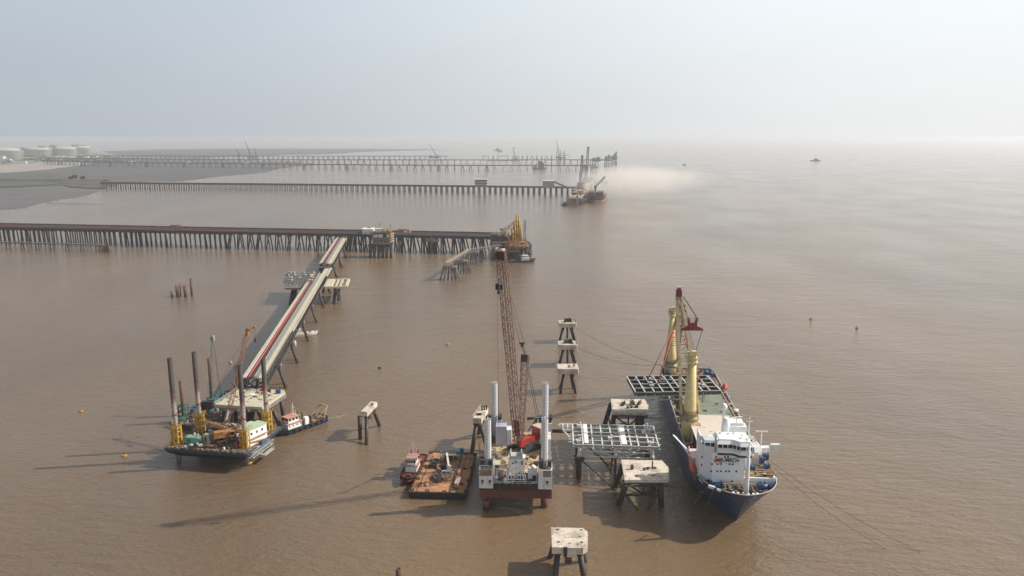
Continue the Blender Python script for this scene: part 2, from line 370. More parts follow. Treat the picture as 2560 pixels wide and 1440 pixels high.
ground('sandbank', [(-900,450),(0,433),(60,428),(120,423),(185,415),(230,409),(180,404),(90,405),(0,412),(-900,420)], 0.9, G_sand, 6, 0.6)
ground('marsh', [(-900,480),(0,451),(170,452),(185,448),(140,436),(95,428),(0,432),(-900,450)], 1.1, G_marsh, 8, 0.7)
ground('marsh', [(-900,500),(0,469.5),(60,467.5),(170,462),(175,455),(100,451.5),(0,451.5),(-900,475)], 1.4, G_marsh, 9, 0.3)
ground('land', [(-900,430),(0,413),(60,409),(130,406),(200,402),(300,396),(330,392),(250,382),(180,377),(0,378),(-900,380)], 1.6, G_land, 10, 0.6)
# embankment that carries the pier road to the headland
eb = MB()
a, b = P(-300,450,0), P(262,456,0)
dv = (b-a).normalized(); nv = Vector((-dv.y, dv.x, 0))
for k in range(24):
    p, q = a.lerp(b, k/24), a.lerp(b, (k+1)/24)
    w0, w1 = (14,14) if k < 20 else (26,26)
    i = [eb.pt(x) for x in (p-nv*w0, p-nv*5+Vector((0,0,7)), p+nv*5+Vector((0,0,7)), p+nv*w0, q-nv*w1, q-nv*5+Vector((0,0,7)), q+nv*5+Vector((0,0,7)), q+nv*w1)]
    for f in ((0,1,5,4),(1,2,6,5),(2,3,7,6)): eb.face([i[j] for j in f])
struct('embankment', eb, gmat('embankment_soil', (0.07,0.07,0.06), (0.12,0.10,0.085), 0.05, 0.95))
ground('headland', [(155,455),(255,456.5),(270,464),(262,469),(235,470.5),(180,467),(158,462)], 2.2, gmat('headland_soil', (0.05,0.044,0.04), (0.095,0.08,0.07), 0.05, 0.95), 12, 0.3)
hl = MB()
for u, v, rx, ry, h in ((190,458,70,40,5),(215,459,80,42,8),(238,461,60,35,7),(255,464,35,30,4),(205,463,70,45,5)):
    c = P(u, v, 0); hl.blob((c.x, c.y, 0.2), (rx, ry, h), seed=int(u), amp=0.1, n=14, m=8)
struct('headland', hl, gmat('headland_rock', (0.06,0.052,0.045), (0.11,0.09,0.075), 0.05, 0.95))

def tree(u, v, hh, label, seed):
    c = P(u, v, 3.0); c.z = 5.0
    t = thing('broadleaf_tree', label, 'tree', c, 0, 'lone trees on the headland')
    rr = random.Random(seed); tr = MB(fr(t)); tr.tube((0,0,-4), (0,0,hh*0.5), hh*0.045, hh*0.02, n=7)
    for k in range(5):
        a = rr.uniform(0,6.28); tr.tube((0,0,hh*0.35), (math.cos(a)*hh*0.25, math.sin(a)*hh*0.25, hh*0.7), hh*0.015, hh*0.006, n=5)
    part('trunk', tr, M_pile, t)
    cr = MB(fr(t))
    for k in range(420):
        a = rr.uniform(0,6.28); ph = math.acos(rr.uniform(-0.7,1)); q = rr.uniform(0.55,1.0)*(0.85+0.25*math.sin(3*a+seed))
        p = Vector((math.cos(a)*math.sin(ph)*hh*0.48*q, math.sin(a)*math.sin(ph)*hh*0.48*q, hh*0.66+math.cos(ph)*hh*0.36*q))
        s = hh*rr.uniform(0.04,0.08); d1 = Vector((rr.uniform(-1,1),rr.uniform(-1,1),rr.uniform(-1,1))).normalized(); d2 = d1.cross(Vector((rr.uniform(-1,1),rr.uniform(-1,1),0.3))).normalized()
        i = [cr.pt(p+d1*s), cr.pt(p+d2*s), cr.pt(p-d1*s), cr.pt(p-d2*s)]; cr.face(i)
    part('crown', cr, mat('foliage', (0.03,0.035,0.022), 0.9, var=0.4, scale=0.3), t)
tree(178,455,13,'small leftmost tree of the three on the headland causeway',1)
tree(188,455,17,'rounder middle tree of the three on the headland causeway',2)
tree(208.5,456,15,'tree standing apart at the pier end of the headland',3)

# ---------------------------------------------------------------- storage tanks
def tank(u, v, w, top, label, frames):
    w *= 0.95; c = P(u, v, 1.5); r = w/2/F*math.hypot(c.x*0, c.y)*1.02; r = w/2*c.y/F
    hh = H(top, c.y)-1.5; c.y += r*0.5; c.x = X(u, v, c.y)
    t = thing('storage_tank', label, 'storage tank', c, 0, 'domed gas storage tanks on the shore')
    M_ = fr(t); wall = hh*0.74
    part('shell', MB(M_).lathe((0,0,0), [(r,0),(r*0.995,wall*0.98),(r*1.01,wall*0.985),(r*1.01,wall)], 48), mat('tank_concrete', (0.52,0.55,0.53), 0.8, var=0.06, scale=0.02, stain=(0.42,0.43,0.40), samt=0.3, sscale=0.02, streak=True), t)
    part('dome', MB(M_).lathe((0,0,wall), [(r*math.cos(a), (hh-wall)*math.sin(a)) for a in [k*math.pi/2/9 for k in range(9)]]+[(0.5,hh-wall)], 48), mat('tank_roof', (0.42,0.38,0.35), 0.85, var=0.08, scale=0.03), t)
    for (x0, x1, y0, z0, z1) in frames:
        pf = MB(M_)
        for x in (x0, x1):
            for y in (y0, y0-0.25):
                pf.bar((x*r, y*r, z0*hh), (x*r, y*r, z1*hh), 2.0)
        for z in (z0, (z0+z1)/2, z1): pf.box(((x0+x1)/2*r, (y0-0.12)*r, z*hh), (abs(x1-x0)*r, 0.27*r, 1.8))
        pf.lattice((x0*r,(y0-0.12)*r,z0*hh+2), (x1*r,(y0-0.12)*r,z0*hh+2), 0.25*r, (z1-z0)*hh*0.5, 5, 1.2)
        part('pump_platform', pf, mat('platform_steel', (0.16,0.17,0.19), 0.7), t)
tank(16,397,68,369,'leftmost pale domed gas tank cut by the picture edge', [(-0.9,-0.3,-0.55,0.0,0.95)])
tank(95,392,59,367.5,'second pale domed gas tank from the left with slim roof platform', [(0.25,0.75,0,0.9,1.12),(-0.85,-0.6,-0.6,0.75,0.95)])
tank(163,390,56,366,'third pale domed gas tank with dark platform at its left shoulder', [(-0.9,-0.35,-0.7,0.0,1.0),(-0.85,-0.4,-0.5,0.95,1.15)])
tank(206,386,41,364,'rearmost gas tank with cluttered roof and lattice platform', [(-1.2,-0.5,0.2,0.85,1.15),(-0.35,0.1,-0.2,0.9,1.02),(0.25,0.5,0,0.92,1.05)])
# shoreline scrub and small plant
rr = random.Random(11)
sc = MB()
for k in range(170):
    u = rr.uniform(-60,300); v = rr.uniform(390,404)+(6 if u < 60 else 0)*rr.random()
    if v < 391+abs(u-120)*0.0: continue
    c = P(u, v, 1.5); s = rr.uniform(5,13); sc.blob((c.x,c.y,2), (s*rr.uniform(1,2.2), s, s*rr.uniform(0.5,1)), seed=k, amp=0.4, n=7, m=4)
struct('scrub', sc, mat('scrub_leaves', (0.06,0.075,0.05), 0.95, var=0.35, scale=0.05), 'stuff')
for k, (u, v, w, d, h, c) in enumerate([(4,404,34,20,26,'tall narrow cream block at the picture edge below the tanks'),(18,405,40,25,14,'low cream block beside the tall one at the picture edge'),(58,378,60,30,22,'white shed seen between the two leftmost tanks'),(48,409,60,22,9,'long low pale shed near the sand shore'),(132,397,46,24,12,'small pale plant house in front of the second tank'),(155,395.5,40,20,12,'small white plant house in front of the third tank'),(176,396.5,55,18,10,'low grey plant house right of the white one'),(218,395,30,18,11,'white hut at the root of the far piers'),(242,393.5,36,18,10,'white hut nearest the far bridges')]):
    p = P(u, v, 1.5); t = thing('shore_building', c, 'building', p, 0.1*k, 'small buildings by the gas tanks'); M_ = fr(t)
    part('wall', MB(M_).box((0,0,h/2),(w,d,h)), mat('pale_render', (0.6,0.58,0.54), 0.8), t)
    part('roof', MB(M_).prism([(-w/2-1,-d/2-1),(w/2+1,-d/2-1),(w/2+1,d/2+1),(-w/2-1,d/2+1)], h, h+2.5, [(-w/2,-1),(w/2,-1),(w/2,1),(-w/2,1)]), mat('grey_roof', (0.3,0.3,0.3), 0.8), t)

# ---------------------------------------------------------------- far piers
def polyline(pts):
    W = [P(*p, 0) for p in pts]; Ls = [0]
    for a, b in zip(W[:-1], W[1:]): Ls.append(Ls[-1]+(b-a).length)
    def at(s):
        s = max(0, min(Ls[-1]-1e-3, s))
        for k in range(len(W)-1):
            if s <= Ls[k+1]:
                f = (s-Ls[k])/(Ls[k+1]-Ls[k]); d = (W[k+1]-W[k]).normalized(); return W[k].lerp(W[k+1], f), d
    return at, Ls[-1]
def far_pier(name, label, pts, hd, width, nb, style, r=1.3, mt=None, extras=True):
    mt = mt or M_far; at, Ln = polyline(pts); o, d0 = at(Ln/2)
    t = thing(name, label, 'pier', o, 0); 
    dk = MB(); n = 40
    for k in range(n):
        (a, d), (b, d2) = at(Ln*k/n), at(Ln*(k+1)/n)
        dk.bar(a+Vector((0,0,hd-1.0)), b+Vector((0,0,hd-1.0)), width, 2.0)
    part('deck', dk, mt, t)
    pr = MB()
    for k in range(n):
        (a, d), (b, d2) = at(Ln*k/n), at(Ln*(k+1)/n); nv = Vector((-d.y, d.x, 0))
        for s in (-1, 1): pr.bar(a+nv*s*width*0.46+Vector((0,0,hd+0.6)), b+nv*s*width*0.46+Vector((0,0,hd+0.6)), 0.5, 1.2)
    part('parapet', pr, mt, t)
    for k in range(nb):
        p, d = at(Ln*(k+0.5)/nb); nv = Vector((-d.y, d.x, 0)); m = MB(); z = Vector((0,0,hd-2)); q = Vector((0,0,-0.6))
        m.bar(p-nv*width*0.45+z, p+nv*width*0.45+z, 3*r, 1.6)
        wd = width*0.35
        st = style(k, nb)
        if st == 'V':
            for s in (-1,1):
                for y in (-1,1): m.tube(p+nv*wd*y+d*s*1.0+z, p+nv*wd*y*1.2+d*s*6+q, r, n=6)
        elif st == 'I':
            for y in (-1,1): m.tube(p+nv*wd*y+z, p+nv*wd*y*1.3+q, r*1.3, n=6)
        elif st == 'P':
            off = 5.5-3.2*k/nb
            for s in (-0.5,0.5):
                for y in (-1,1): m.tube(p+nv*wd*y+d*s*off+z, p+nv*wd*y+d*s*off+q, r, n=6)
            m.bar(p-d*off*0.8+z, p+d*off*0.8+z, width*0.8, 1.6)
        elif st == 'F':
            for s in (-1.2,-0.4,0.4,1.2):
                m.tube(p+nv*wd+d*s*2+z, p+nv*wd*1.4+d*s*7+q, r, n=6); m.tube(p-nv*wd+d*s*2+z, p-nv*wd*1.4+d*s*5+q, r, n=6)
        part('pile_bent', m, mt, t)
    return t, at, Ln
pA, atA, LA = far_pier('far_trestle_bridge', 'farthest trestle bridge crossing the mudflat to an open end', [(210,397.0),(500,398),(800,398.5),(1120,398.5)], 18, 14, 74, lambda k, n: 'V' if k % 3 == 2 else 'I', 1.1)
pB, atB, LB = far_pier('long_trestle_bridge', 'long middle one of the three far bridges, reaching the terminal', [(120,404),(400,408),(800,410),(1160,410.3),(1500,410)], 19, 14, 94, lambda k, n: 'V' if k % 4 in (1,) else 'I', 1.0)
pC, atC, LC = far_pier('fanned_pile_bridge', 'nearest one of the three far bridges, on fanned pile pairs', [(110,411.5),(250,416.5),(620,421),(960,425),(1200,426),(1490,426)], 18.5, 13, 84, lambda k, n: 'I' if k % 3 == 0 else ('F' if k % 6 == 4 else 'V'), 0.85)
for k, u in enumerate((330,478,617,700,760,862,950,1182)):
    p, d = atC(0); c = P(u, 411 if u > 900 else 408, 18.5); nn = 'white kiosk number seen on the bridge deck'
# refuge huts on the nearest far bridge
for k, (u, lb) in enumerate([(330,'white hut on the nearest far bridge, closest to shore'),(472,'white hut on the nearest far bridge, second from shore'),(616,'white hut on the nearest far bridge below the far jack-up rig'),(760,'white hut on the nearest far bridge above the mud edge'),(905,'white hut on the nearest far bridge, farthest from shore')]):
    c = P(u, 419, 0); best = min((atC(LC*j/400)[0] for j in range(401)), key=lambda q: abs(X(u,425,q.y)-q.x))
    solo('bridge_hut', MB(Matrix.Translation(best)).box((0,-4,21),(16,7,4)).box((0,-4,23.3),(17,8,0.6)), M_whited, lb, 'hut', 'huts on the fanned pile bridge', loc=(best.x,best.y-4,19))

# bents of the unfinished bridge beyond
for k, (u0, u1) in enumerate([(1208,1221),(1245,1269)]):
    m = MB()
    for u in (u0,u1): c = P(u,400,0); m.tube((c.x,c.y,-0.5),(c.x,c.y,20),1.8,n=6)
    a, b = P(u0,400,0), P(u1,400,0); m.bar((a.x-2,a.y,20.5),(b.x+2,b.y,20.5),4,2)
    solo('pile_bent', m, M_far, ['narrow portal bent of the unfinished far bridge','wide portal bent of the unfinished far bridge'][k], 'bent', 'bents of the unfinished bridge')
for k, u in enumerate((1233,1283,1295,1306,1318,1330,1342,1354,1366,1379)):
    c = P(u,400,0); m = MB(Matrix.Translation(c)); s = 1 if k % 3 == 2 else 0.3
    for x in (-1,1): m.tube((x*3*s,0,20),(x*9*s,0,-0.5),1.6,n=6)
    m.box((0,0,21),(8,10,2.2))
    solo('pile_bent', m, M_far, 'single capped bent of the unfinished far bridge, '+['left of the portal frames gap','right of the wide portal','third from the left','fourth from the left','fifth from the left','sixth from the left','seventh from the left','eighth from the left','ninth from the left','last before the crane rig'][k], 'bent', 'bents of the unfinished bridge')

def far_crane(u, v, tu, tv, label, w=2.4, cab=True, mt=None):
    c = P(u, v, 0); c.z = 4; t = thing('lattice_crane', label, 'crane', c, 0, 'far-off lattice cranes'); M_ = fr(t); mt = mt or M_dark
    tip = Vector((X(tu,tv,c.y), c.y, H(tv,c.y)))-c
    part('cab', MB(M_).box((0,0,4),(14,9,7)).box((-6,0,9),(5,6,4)), mt, t)
    part('boom', MB(M_).lattice((0,0,6), tip, w*1.6, w*1.6, 10, 0.9, w2=w*0.6, h2=w*0.6, up=(0,1,0)), mt, t)
    part('pendant', MB(M_).path([(-8,0,14), tip], 0.35).bar((-8,0,6),(-8,0,14),1.0), mt, t)
    return t
def far_rig(us, v, top, deck, label):
    c = P(sum(us)/len(us), v, 0); t = thing('jack_up_rig', label, 'rig', c, 0, 'far-off jack-up rigs'); M_ = fr(t)
    xs = [X(u, v, c.y)-c.x for u in us]; hd = H(deck, c.y)
    part('hull', MB(M_).box(((xs[0]+xs[-1])/2,0,hd-2.5),(xs[-1]-xs[0]+12,26,5)).box((xs[0]+8,0,hd+3),(10,10,6)), M_far, t)
    for k, x in enumerate(xs): part('leg', MB(M_).tube((x,(-9 if k%2 else 9),-0.5),(x,(-9 if k%2 else 9),H(top,c.y)),1.8,n=8), M_far, t)
far_rig((622,626,638,643), 399, 371, 392, 'far jack-up rig with four tall legs beside the mudflat')
far_crane(628,395,613,353.5,'tall leaning crane left of the far four-legged rig')
far_crane(600,394,589,370,'small leaning crane at the left of the far rig')
far_crane(1093,398,1074.5,360.5,'leaning crane at the open end of the farthest bridge')
far_rig((1075,1096), 400, 384, 392, 'low construction platform under the crane at the bridge end')
far_crane(1290,401,1282,372,'short leaning crane among the unfinished bents')
far_rig((1392,1397,1402,1410), 404, 376, 393, 'far rig with short legs close to the terminal')
far_crane(1400,401,1391,351,'tallest far crane, above the short-legged rig',3)
solo('moored_pontoon', MB(Matrix.Translation(P(1262,401,0))).prism([(-90,-9),(60,-9),(75,0),(60,9),(-90,9)],-0.5,4), M_far, 'long low pontoon under the short crane of the unfinished bridge', 'pontoon')
solo('tall_piles_frame', MB(Matrix.Translation(P(1408,401,0))).bar((0,0,0),(0,0,40),2).bar((-18,0,26),(22,0,26),2).bar((12,0,0),(12,0,34),1.6).bar((26,0,20),(26,0,30),2), M_far, 'thin mast with a cross arm right of the short-legged rig', 'mast')
# end terminal of the long bridge
t = thing('far_terminal', 'hazy terminal with towers at the seaward end of the long bridge', 'jetty', P(1512,410,0)); M_ = Matrix.Identity(4)
m = MB(); 
for (u0, u1, v, tp, bt) in ((1478,1532,412,398,401),(1526,1542,408,392,396)): a, b = P(u0,v,0), P(u1,v,0); m.b2((a.x,a.y-20,H(bt,a.y)),(b.x,a.y+20,H(tp,a.y)))
part('platform', m, M_far, t)
for (u0, u1, v, top) in ((1480,1490,412,396),(1490,1500,412,394),(1512,1518,412,392),(1519,1524,411,388),(1533,1537,408,386),(1537.5,1541,408,380),(1527,1533,408,391)):
    a, b = P(u0,v,0), P(u1,v,0); part('tower', MB().b2((a.x,a.y-6,14),(b.x,a.y+6,H(top,a.y))).box(((a.x+b.x)/2,a.y,H(top,a.y)),((b.x-a.x)*0.6,4,6)), M_far, t)
for u in (1482,1488,1512,1517,1522,1528,1533,1538,1541):
    a = P(u,416 if u<1525 else 412,0); part('pile', MB().tube((a.x,a.y,-0.5),(a.x,a.y,18),3.2,n=6), M_far, t)
m = solo('mooring_platform', MB(Matrix.Translation(P(1484,431,0))).box((0,0,17),(26,20,5)).tube((-10,0,-0.5),(-6,0,15),2).tube((10,0,-0.5),(6,0,15),2).tube((0,8,-0.5),(0,6,15),2), M_far, 'hazy piled platform just beyond the nearest far bridge end', 'dolphin')
# dark sheer-leg vessel in front of the bridges
t = thing('sheerleg_barge', 'dark crane barge with raking frame at the nearest far bridge', 'barge', P(1350,421.5,0)); M_ = fr(t)
part('hull', MB(M_).prism([(-30,-8),(22,-8),(28,0),(22,8),(-30,8)],-0.5,4), M_far, t)
part('deckhouse', MB(M_).box((4,0,12),(22,12,17)).box((2,0,24),(14,9,9)), M_far, t)
part('frame', MB(M_).bar((-30,0,4),(0,-3,28),1.6).bar((-30,0,4),(0,3,28),1.6).bar((-22,0,4),(2,0,20),1.5).bar((10,0,26),(22,0,10),1.2).bar((22,0,3),(22,0,16),1.2), M_far, t)
# far boats
def small_boat(u, v, Lb, label, rz=0.0, mt=None, group='far-off boats', mast=True):
    t = thing('workboat', label, 'boat', P(u, v, 0), rz, group); M_ = fr(t); Bm = Lb*0.26; mt = mt or M_far
    part('hull', MB(M_).prism([(-Lb/2,-Bm/2),(Lb*0.3,-Bm/2),(Lb/2,0),(Lb*0.3,Bm/2),(-Lb/2,Bm/2)],-0.4,Lb*0.09,[(-Lb/2,-Bm*0.55),(Lb*0.3,-Bm*0.55),(Lb*0.55,0),(Lb*0.3,Bm*0.55),(-Lb/2,Bm*0.55)]), mt, t)
    part('deckhouse', MB(M_).box((-Lb*0.08,0,Lb*0.14),(Lb*0.4,Bm*0.7,Lb*0.12)).box((-Lb*0.02,0,Lb*0.23),(Lb*0.2,Bm*0.55,Lb*0.09)), mt, t)
    if mast: part('mast', MB(M_).bar((-Lb*0.02,0,Lb*0.25),(-Lb*0.02,0,Lb*0.42),Lb*0.012), mt, t)
small_boat(1245,376.5,75,'larger far boat on the haze above the unfinished bridge')
small_boat(1250,379.3,45,'smaller far boat just below the larger one')
small_boat(1285,371,40,'faintest far boat close to the horizon')
small_boat(1711,412.5,18,'tiny boat in the dust haze right of the terminal', 0, M_dark)
small_boat(2038,402.5,48,'lone ship under way on the right of the sea', 3.14, M_dark)
# wake of the lone ship
wk = MB(); 
for (u0,v0,u1,v1,w0) in ((1935,402,2020,402.6,7),(2045,402.6,2120,403.2,5),(1935,399.5,2010,401.5,4)):
    wk.bar(P(u0,v0,0.12), P(u1,v1,0.12), w0, 0.06)
struct('wake', wk, mat('wake_water', (0.09,0.08,0.075), 0.25), 'stuff')
# fishing net line of stakes off the near mudflat
st = MB(); at_, Ln_ = polyline([(118,508),(200,510.5),(262,511)])
for k in range(46): p, d = at_(Ln_*k/46); st.bar(p, p+Vector((0,0,1.6)), 0.5)
solo('net_stakes', st, M_pile, 'thin dotted row of net stakes off the near mudflat', 'net stakes')
st = MB(); at_, Ln_ = polyline([(-5,469.8),(60,468),(130,464.5),(178,461.5)])
for k in range(60): p, d = at_(Ln_*k/60); st.bar(p, p+Vector((0,0,3.2)), 1.8)
solo('bank_edging', st, M_pile, 'dark broken edging along the foot of the green bank', 'edging')
# ---------------------------------------------------------------- ore pier with harbour cranes
pD, atD, LD = far_pier('harbour_pier', 'long dark pier from the headland to the dusty harbour cranes', [(255,472),(640,475.5),(1160,481.5),(1440,485.5)], 14.5, 11, 92, lambda k, n: 'P', 0.85, M_pier)
def boxhouse(name, label, cat, u0, u1, v, vt, depth, hb, wallm, roofm, rows, cols, group=None, roof_t=0.6, win=M_glass, over=0.5, extra=None):
    a, b = P(u0,v,hb), P(u1,v,hb); w = b.x-a.x; y = a.y; hh = H(vt,y)-hb
    t = thing(name, label, cat, ((a.x+b.x)/2, y+depth/2, hb), 0, group); M_ = fr(t)
    part('wall', MB(M_).box((0,0,hh/2),(w,depth,hh)), wallm, t)
    part('roof', MB(M_).box((0,0,hh+roof_t/2),(w+over*2,depth+over*2,roof_t)), roofm, t)
    for r_ in range(rows):
        for c_ in range(cols):
            part('window', MB(M_).box((w*(-0.5+(c_+0.5)/cols), -depth/2-0.02, hh*((r_+0.55)/rows)), (w/cols*0.55, 0.12, hh/rows*0.42)), win, t)
    return t, M_, w, hh
t, M_, w, hh = boxhouse('control_house', 'bluish three storey control house standing on the harbour pier', 'building', 1187,1218,468,449,14,14,mat('blue_grey_wall',(0.20,0.24,0.29),0.6),M_white,3,6)
part('balcony', MB(M_).box((0,-7.8,hh*0.33),(w+2,1.6,0.4)).box((0,-7.8,hh*0.66),(w+2,1.6,0.4)).box((w/2+1,0,hh*0.33),(2,14,0.4)).box((w/2+1,0,hh*0.66),(2,14,0.4)).rail([(-w/2-1,-8.6,hh*0.33),(w/2+1,-8.6,hh*0.33)]).rail([(-w/2-1,-8.6,hh*0.66),(w/2+1,-8.6,hh*0.66)]), M_white, t)
part('mast', MB(M_).bar((8,0,hh),(8,0,hh+9),0.3).bar((6,0,hh+7),(10,0,hh+7),0.2).bar((2,0,hh),(2,0,hh+6),0.25), M_dark, t)
t, M_, w, hh = boxhouse('transfer_house', 'windowless grey transfer house at the seaward end of the harbour pier', 'building', 1357.5,1385,470,452.5,20,13.5,mat('grey_cladding',(0.25,0.29,0.32),0.6,var=0.08),mat('pale_roof',(0.7,0.68,0.6),0.6),0,0)
a, b = P(1386,463,17), P(1421,470,17); cv = MB().bar((a.x,a.y+8,24),(b.x,b.y+8,17),3.2,2.6)
for k in range(6): f = k/5; x = a.x+(b.x-a.x)*f; y = a.y+8+(b.y-a.y)*f; cv.bar((x,y,14),(x,y,24-7*f-1),0.6)
solo('conveyor_gallery', cv, M_pier, 'sloping conveyor gallery from the transfer house to the quay', 'conveyor')
# quay of the ore harbour
q0, q1 = P(1440,497,0), P(1490,462,0)
t = thing('harbour_quay', 'dust covered piled quay under the two harbour cranes', 'quay', P(1448,492,0)); 
M_dust = mat('ore_dust', (0.42,0.33,0.24), 0.95, var=0.2, scale=0.1, stain=(0.16,0.10,0.07), samt=0.45, sscale=0.1)
qa, qb = P(1436,512,0), P(1478,460,0); qd = (qb-qa).normalized(); qn = Vector((qd.y,-qd.x,0))
part('deck', MB().bar(qa+Vector((0,0,12)), qb+Vector((0,0,12)), 25, 2.4), M_dust, t)
for k in range(22):
    p = qa.lerp(qb, k/21); m = MB()
    for s in (-13,-4,5,13): m.tube(p+qn*s+Vector((0,0,-0.5)), p+qn*s+Vector((0,0,11)), 1.1, n=6)
    m.bar(p-qn*14+Vector((0,0,10.6)), p+qn*14+Vector((0,0,10.6)), 2, 1)
    part('pile_bent', m, M_concg if k < 3 else M_pier, t)
part('fender', MB().bar(qa+qn*16+Vector((0,0,6)), qb+qn*16+Vector((0,0,6)), 1.2, 3), M_dark, t)
rr = random.Random(5)
for k in range(12):
    p = qa.lerp(qb, 0.03+0.085*k)+qn*rr.uniform(-11,6)+Vector((0,0,13)); s = rr.uniform(5,8.5)
    t2 = thing('hopper', 'dusty hopper on the quay, '+['nearest the camera','second from the near end','third from the near end','fourth from the near end','fifth from the near end','sixth from the near end','seventh, beside the dark crane','eighth, behind the dark crane','ninth from the near end','tenth from the near end','eleventh, near the grey crane','farthest, beside the grey crane'][k], 'hopper', p, rr.uniform(0,1.5), 'hoppers on the dusty quay'); M_ = fr(t2)
    part('bin', MB(M_).box((0,0,s*0.75),(s,s,s*0.5),taper=1.5), M_dust if k % 3 else M_rust, t2)
    m = MB(M_)
    for x in (-1,1):
        for y in (-1,1): m.bar((x*s*0.45,y*s*0.45,0),(x*s*0.5,y*s*0.5,s*0.6),0.5)
    part('frame', m, M_dust, t2)
for k in range(26):
    p = qa.lerp(qb, rr.uniform(0,0.9))+qn*rr.uniform(-13,13)+Vector((0,0,13)); m = MB(Matrix.Translation(p)); hh = rr.uniform(1.5,5)
    if k % 3: m.box((0,0,hh/2),(rr.uniform(1.5,5),rr.uniform(1.5,4),hh),rz=rr.uniform(0,3)).box((0.5,0,hh+0.3),(1,1.2,0.8))
    else: m.blob((0,0,0.2),(rr.uniform(2,5),rr.uniform(2,4),rr.uniform(1.2,2.8)),k,0.15,9,6)
    f_ = (p-qa).dot((qb-qa).normalized())/(qb-qa).length
    solo('quay_plant' if k % 3 else 'ore_heap', m, [M_dust,M_rust,M_pier,M_concg][k%4], ['dusty','rusty','dark','grey'][k%4]+(' plant' if k%3 else ' ore heap')+' on the '+('near' if f_<0.3 else 'middle' if f_<0.6 else 'far')+' part of the dusty quay, '+('land side' if (p-qa).dot(qn)<0 else 'ship side'), 'plant' if k%3 else 'heap', 'clutter on the dusty quay')
def harbour_crane(u, v, hb, tv, label, mt, tw, jib):
    c = P(u, v, hb); t = thing('harbour_crane', label, 'crane', c, 0.2, 'harbour cranes in the dust'); M_ = fr(t); ht = H(tv, c.y)-hb
    part('portal', MB(M_).box((0,0,5),(13,12,3)).bar((-6,-5,-0.5),(-4,-4,4),1.4).bar((6,-5,-0.5),(4,-4,4),1.4).bar((-6,5,-0.5),(-4,4,4),1.4).bar((6,5,-0.5),(4,4,4),1.4), M_dark, t)
    part('machine_house', MB(M_).box((0,1,10),(9*tw,12,7)).box((-3.5*tw,-5,8.5),(2.5,3,3)), mt, t)
    part('tower', MB(M_).box((0,0,ht*0.30),(4.6*tw,4.6*tw,ht*0.4),taper=0.85).box((0.5,-2,ht*0.42),(6.5*tw,6,2.5)), mt, t)
    m = MB(M_)
    for x in (-1,1): m.bar((x*2.2*tw,-3,ht*0.32),(x*1.6*tw,-12,ht*0.99),1.0*tw)
    m.lattice((0,-3,ht*0.32),(0,-12,ht*0.99),3.6*tw,2.0,12,0.5,w2=2.6*tw,up=(0,1,0)); part('boom', m, mt if jib else M_dark, t)
    m = MB(M_)
    for x in (-1.6,0,1.6): m.box((x*tw,-12,ht*1.0),(1.1*tw,2,3.2))
    part('head', m, M_dark, t)
harbour_crane(1450,473,13,390,'nearer harbour crane with dark blue tower and raised boom',mat('crane_navy',(0.012,0.025,0.075),0.5),0.95,True)
harbour_crane(1465,457,13,369,'farther grey harbour crane standing in the dust',mat('crane_grey',(0.17,0.18,0.21),0.6),1.25,True)

def hull_mesh(m, Ln, B, zd, zb=-0.6, n=14, bow=0.28, bow_z=0.0, stern=0.08, wl=0.86, rake=0.05):
    """ship hull along +y (bow at y=0); deck outline wider than the waterline, sheer up to the bow"""
    def half(f, k):            # half-beam at fraction f from the bow, k=1 deck, 0 waterline
        e = min(1, f/bow); p = 0.62 if k else 1.05
        w = (math.sin(e*math.pi/2))**p
        if f > 1-stern: w *= 1-0.25*((f-1+stern)/stern)**2
        return B/2*w*(1 if k else wl)
    rows = []
    for j in range(n+1):
        f = (j/n)**1.35; y = f*Ln; zz = zd+bow_z*max(0,1-f/bow)**1.5
        yw = y+(rake*Ln*max(0,1-f/bow)); 
        rows.append([m.pt((-half(f,1), y, zz)), m.pt((-half(f,1)*0.5-half(f,0)*0.5, (y+yw)/2, zz*0.5)), m.pt((-half(f,0), yw, zb)), m.pt((half(f,0), yw, zb)), m.pt((half(f,1)*0.5+half(f,0)*0.5, (y+yw)/2, zz*0.5)), m.pt((half(f,1), y, zz))])
    for A, Bq in zip(rows[:-1], rows[1:]):
        for k in range(5): m.face((A[k], Bq[k], Bq[k+1], A[k+1]), k != 2)
    m.face(rows[-1])
    return lambda f: (half(f,1), zd+bow_z*max(0,1-f/bow)**1.5)
# bulk carrier at the quay
def bulker(u, v, Ln, B, label, hullm, botm, rz, full=True):
    t = thing('bulk_carrier', label, 'ship', P(u, v, 0), rz, 'bulk carriers at the dusty quay'); M_ = fr(t)
    m = MB(M_); hf = hull_mesh(m, Ln, B, 10, bow_z=3); part('hull', m, hullm, t)
    m = MB(M_); hull_mesh(m, Ln*0.995, B*1.0, 5.6, wl=0.97); 
    for k in range(len(m.v)): m.v[k] = m.v[k]+Vector((0,-0.35,0)) if True else None
    part('boot_topping', m, botm, t)
    part('deck', MB(M_).prism([(-hf(f)[0]*0.99, f*Ln) for f in (0.02,0.06,0.12,0.2,0.3,0.6,0.97)]+[(hf(f)[0]*0.99, f*Ln) for f in (0.97,0.6,0.3,0.2,0.12,0.06,0.02)], 9.2, 9.8), M_rust, t)
    for k in range(4 if full else 3):
        for s in (-1,1): part('hatch_cover', MB(M_).box((s*B*0.22, Ln*(0.2+0.16*k), 13.2), (B*0.36, 1.6, 8.5)), mat('hatch_brown',(0.10,0.045,0.03),0.8,var=0.3), t)
        part('hatch_coaming', MB(M_).box((0, Ln*(0.25+0.16*k), 10.6), (B*0.7, Ln*0.1, 1.8)), M_dust, t)
    m = MB(M_); m.box((0,Ln*0.9,17),(B*0.8,Ln*0.09,16)).box((0,Ln*0.9,26),(B*0.95,Ln*0.06,3)); part('superstructure', m, M_whited, t)
    return t, M_
